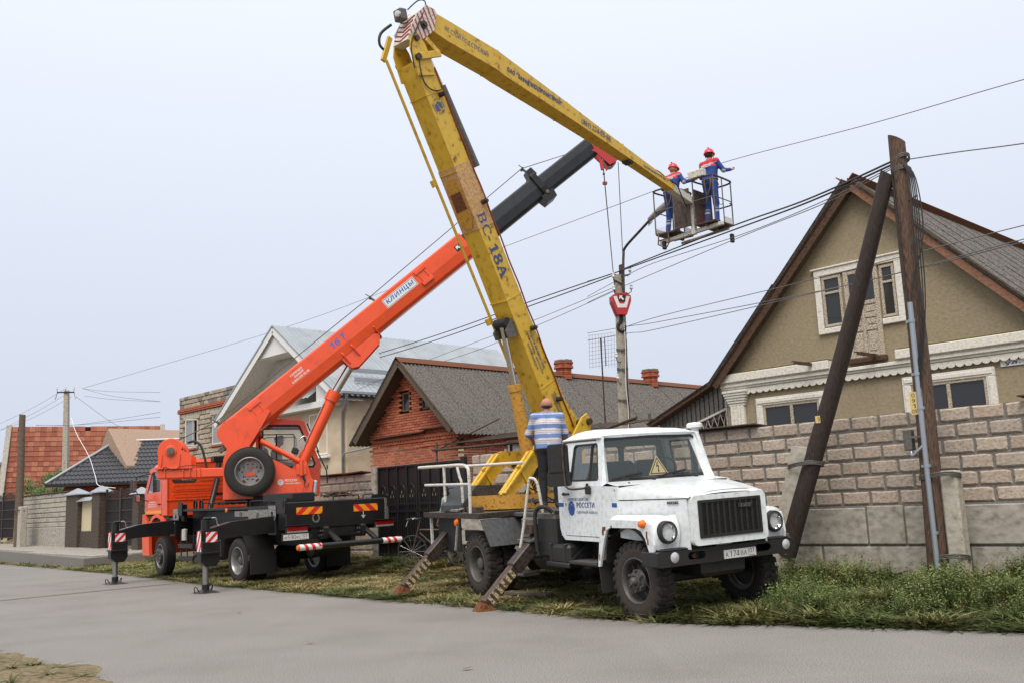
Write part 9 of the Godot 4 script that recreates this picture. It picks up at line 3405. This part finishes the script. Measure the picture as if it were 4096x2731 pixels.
func scatter(called: String,label: String,category: String,mesh: Mesh,where: Array,tints: Array,group:="") -> void:
	var mm:=MultiMesh.new()
	mm.transform_format = MultiMesh.TRANSFORM_3D
	mm.use_colors = true
	mm.mesh = mesh
	mm.instance_count = where.size()
	for i in where.size():
		mm.set_instance_transform(i,where[i])
		mm.set_instance_color(i,tints[i])
	var o:=MultiMeshInstance3D.new()
	o.name = numbered(called)
	o.multimesh = mm
	meta(o,label,category,group,"stuff")
	add_child(o)
func under_wheels(p: Vector3) -> bool:
	for w in [LIFT_AT*V(0,0,0.83),LIFT_AT*V(0,0,-0.83),LIFT_AT*V(-4.14,0,0.9),LIFT_AT*V(-4.14,0,-0.9),CRANE_AT*V(0,0,-0.95),CRANE_AT*V(0,0,0.95),CRANE_AT*V(4.59,0,-1.04),CRANE_AT*V(4.59,0,1.04)]:
		if Vector2(p.x - w.x,p.z - w.z).length() < 0.3: return true
	return false
func make_green() -> void:
	var r:=RandomNumberGenerator.new()
	r.seed = 99
	var patchy:=noise(71,0.5,3)
	var kinds:=[]
	for k in 3: kinds.append([tuft(200+k,9,0.09).mesh(M.grass),[],[]])
	var dry:=noise(72,0.35,3)
	for i in 46000:
		var s:=r.randf_range(2.5,16.0) if i < 22000 else r.randf_range(14.0,34.0) if i < 38000 else r.randf_range(30.0,62.0)
		var e:=table(EDGE_S,EDGE_V,s)
		var f:=pow(r.randf(),0.9)*4.6 - 0.05
		var v:=e+f
		if v > 14.7 or (s < 15 and v > 13.2): continue
		if s > 33.4 and s < 52.5 and f > 0.2+(s - 33.6)*0.03 and f < 2.9: continue
		var p:=P(s,ground_y(s,v) - 0.01,v)
		if under_wheels(p): continue
		var dens:=patchy.get_noise_2d(s*2.0,v*2.0)
		if dens < -0.16 and r.randf() < 0.75: continue
		if s > 9.0 and s < 13.5 and f < 2.0 and r.randf() < 0.35: continue
		var q: Array = kinds[r.randi() % 3]
		var h:=r.randf_range(0.05,0.13)*(1.0+0.6*maxf(dens,0.0))
		if f < 0.3: h*=1.1
		if s < 8.0: h*=1.5
		if s > 30.0: h*=1.25
		q[1].append(Transform3D(Basis(UP,r.randf()*TAU).scaled(V(0.55+h*1.5,h,0.55+h*1.5)),p))
		var yel:=clampf(0.42+dry.get_noise_2d(s*2.0,v*2.0)*0.9+(0.25 if s > 12.0 and s < 24.0 and f > 0.6 else 0.0) - (0.30 if s < 8.0 else 0.0),0.0,1.0)
		var c:=Color(0.115,0.15,0.045).lerp(Color(0.22,0.21,0.085),minf(yel*2.0,1.0)).lerp(Color(0.42,0.32,0.16),maxf(yel*2.0 - 1.0,0.0))
		q[2].append(c*r.randf_range(0.75,1.25))
	for i in 150:
		var s:=r.randf_range(8.5,16.5)
		var v:=3.7 - pow(r.randf(),1.5)*1.3
		if patchy.get_noise_2d(s*3.0,v*3.0) < 0.06: continue
		var q: Array = kinds[r.randi() % 3]
		var h:=r.randf_range(0.04,0.09)
		q[1].append(Transform3D(Basis(UP,r.randf()*TAU).scaled(V(0.6,h,0.6)),P(s,ground_y(s,v),v)))
		q[2].append(Color(0.12,0.12,0.04)*r.randf_range(0.7,1.2))
	for k in 3: scatter("grass",["short patchy grass covering the verge","longer grass blades among the verge grass","dry grass blades among the verge grass"][k],"grass",kinds[k][0],kinds[k][1],kinds[k][2])
	var tall:=[]
	for k in 4: tall.append([weed(300+k,7,k % 2==0).mesh(M.leaf),[],[]])
	for i in 5200:
		var s:=r.randf_range(1.6,9.2)
		var e:=table(EDGE_S,EDGE_V,s)
		var f:=r.randf_range(0.35,3.3)
		var v:=e+f
		if v > 13.15: continue
		var p:=P(s,ground_y(s,v) - 0.02,v)
		var lp:=LIFT_AT.affine_inverse()*p
		if lp.x < 0.55 and lp.x > -6.5 and absf(lp.z) < 1.15: continue
		if lp.x<=-0.6 and lp.z > -1.5: continue
		var clump:=patchy.get_noise_2d(s*1.6+40.0,v*1.6)
		var grow:=clampf(0.55+clump*1.3,0.12,1.0)*smoothstep(0.2,1.1,f)*(1.0 - 0.55*smoothstep(7.3,9.0,s))
		if r.randf() > grow+0.25: continue
		var h:=r.randf_range(0.18,0.46)*(0.4+grow*0.75)
		var q: Array = tall[r.randi() % 4]
		q[1].append(Transform3D(Basis(UP,r.randf()*TAU).scaled(V(h,h,h)*V(1.05,r.randf_range(0.9,1.25),1.05)),p))
		var c:=Color(0.11,0.16,0.055).lerp(Color(0.22,0.26,0.09),r.randf()).lerp(Color(0.36,0.28,0.14),0.8 if r.randf() < 0.10 else 0.0)
		q[2].append(c*r.randf_range(0.8,1.2))
	for i in 160:
		var s:=r.randf_range(44.0,52.0) if i < 110 else r.randf_range(16.5,19.0)
		var v:=r.randf_range(14.3,14.8) if i < 110 else r.randf_range(13.2,13.6)
		var h:=r.randf_range(0.12,0.4)
		tall[i % 4][1].append(Transform3D(Basis(UP,r.randf()*TAU).scaled(V(h,h,h)),P(s,ground_y(s,v) - 0.02,v)))
		tall[i % 4][2].append(Color(0.12,0.17,0.055)*r.randf_range(0.8,1.2))
	for k in 4: scatter("weeds",["feathery green weeds along the wall foot","leafy green weeds along the wall foot","tall feathery weeds by the wooden pole","broad weeds by the wooden pole"][k],"weeds",tall[k][0],tall[k][1],tall[k][2])
	var stone:=MB.new()
	var st:=rough_block(V(1,0.7,1),4,0.12)
	stone.v = st.v; stone.n = st.n
	var where:=[]
	var tints:=[]
	for i in 9000:
		var heap:=i < 900
		var s:=r.randf_range(3.6,5.3) if heap else r.randf_range(3.0,22.0)
		var e:=table(EDGE_S,EDGE_V,s)
		var v:=e+r.randf_range(0.7,1.9) if heap else e+r.randf_range(-0.12,1.0)*(1.0 if r.randf() < 0.5 else 2.4)
		if not heap and patchy.get_noise_2d(s*2.0,v*2.0) > 0.12: continue
		var z:=r.randf_range(0.012,0.04)*(1.5 if heap else 0.7)
		where.append(Transform3D(Basis(V(r.randf() - 0.5,r.randf() - 0.5,r.randf() - 0.5).normalized(),r.randf()*TAU).scaled(Vector3.ONE*z),P(s,ground_y(s,v)+z*0.2+(0.0 if heap else 0.004),v)))
		tints.append(Color.WHITE)
	scatter("gravel","grey gravel scattered on the verge soil","gravel",stone.mesh(M.stone),where,tints)
	for q in [[3.95,12.0,0.13,"pale rounded boulder at the right edge of the weeds"],[5.05,11.9,0.09,"smaller grey stone in the rubble near the pole"]]:
		var b:=MB.new()
		b.lathe([[-0.7,0.0],[-0.6,0.5],[-0.1,0.85],[0.35,0.7],[0.6,0.35],[0.68,0.0]],Transform3D(Basis(UP,V(-1,0,0),V(0,0,1)),V(0,0,0)),14)
		solo("boulder",q[3],"stone",b,M.stone,Transform3D(Basis(V(0.3,1,0.1).normalized(),0.7).scaled(V(q[2],q[2],q[2]*1.3)),P(q[0],ground_y(q[0],q[1])+q[2]*0.6,q[1])))
	for q in [[9.9,6.2,"dry brown leaf lying on the road before the trucks"],[14.0,7.4,"small yellow leaf lying on the road near the outrigger"],[7.0,5.9,"curled leaf lying on the near road surface"]]:
		var b:=MB.new()
		leaf_flat(b,V(0,0.012,0),V(1,0.15,0.2).normalized(),UP,0.12,0.03)
		solo("fallen_leaf",q[2],"leaf",b,M.strap_tan,Transform3D(Basis(UP,q[0]),P(q[0],0.008,q[1])),"leaves on the road")
	var sh:=thing("leafy_shrub","bright green leafy shrub rising over the iron gate","shrub",street(49.5,0.8,16.6))
	var t:=MB.new()
	for k in 5: t.tube(bend([V(0,-0.3,0),V(0.3*(k - 2),1.1,0.15*(k % 3 - 1)),V(0.7*(k - 2),2.4,0.2*(k % 2))],4),0.06,6,0.02)
	part(sh,"trunk",t,M.bark_brown)
	var cr:=MB.new()
	cr.colored = true
	for k in 26:
		var c:=V(r.randf_range(-2.6,2.3),r.randf_range(1.5,3.15),r.randf_range(-0.7,0.7))
		c.y-=absf(c.x)*0.22
		for i in 85:
			var d:=V(r.randfn(),r.randfn(),r.randfn()).normalized()
			var p:=c+d*r.randf_range(0.1,0.42)
			cr.col = Color(0.09,0.17,0.06).lerp(Color(0.17,0.26,0.10),r.randf())*r.randf_range(0.8,1.2)
			leaf_flat(cr,p,(d+V(0,0.5,0)).normalized(),(d+V(r.randf(),r.randf(),r.randf())).normalized(),r.randf_range(0.1,0.2),r.randf_range(0.025,0.045))
	part(sh,"crown",cr,M.leaf)
func build_all() -> void:
	make_ground()
	make_walls()
	stucco_house()
	brick_house()
	beige_house()
	block_building()
	tile_house()
	dark_roof_house()
	left_yards()
	carport()
	lift_truck()
	crane_truck()
	make_poles()
	make_people()
	make_green()
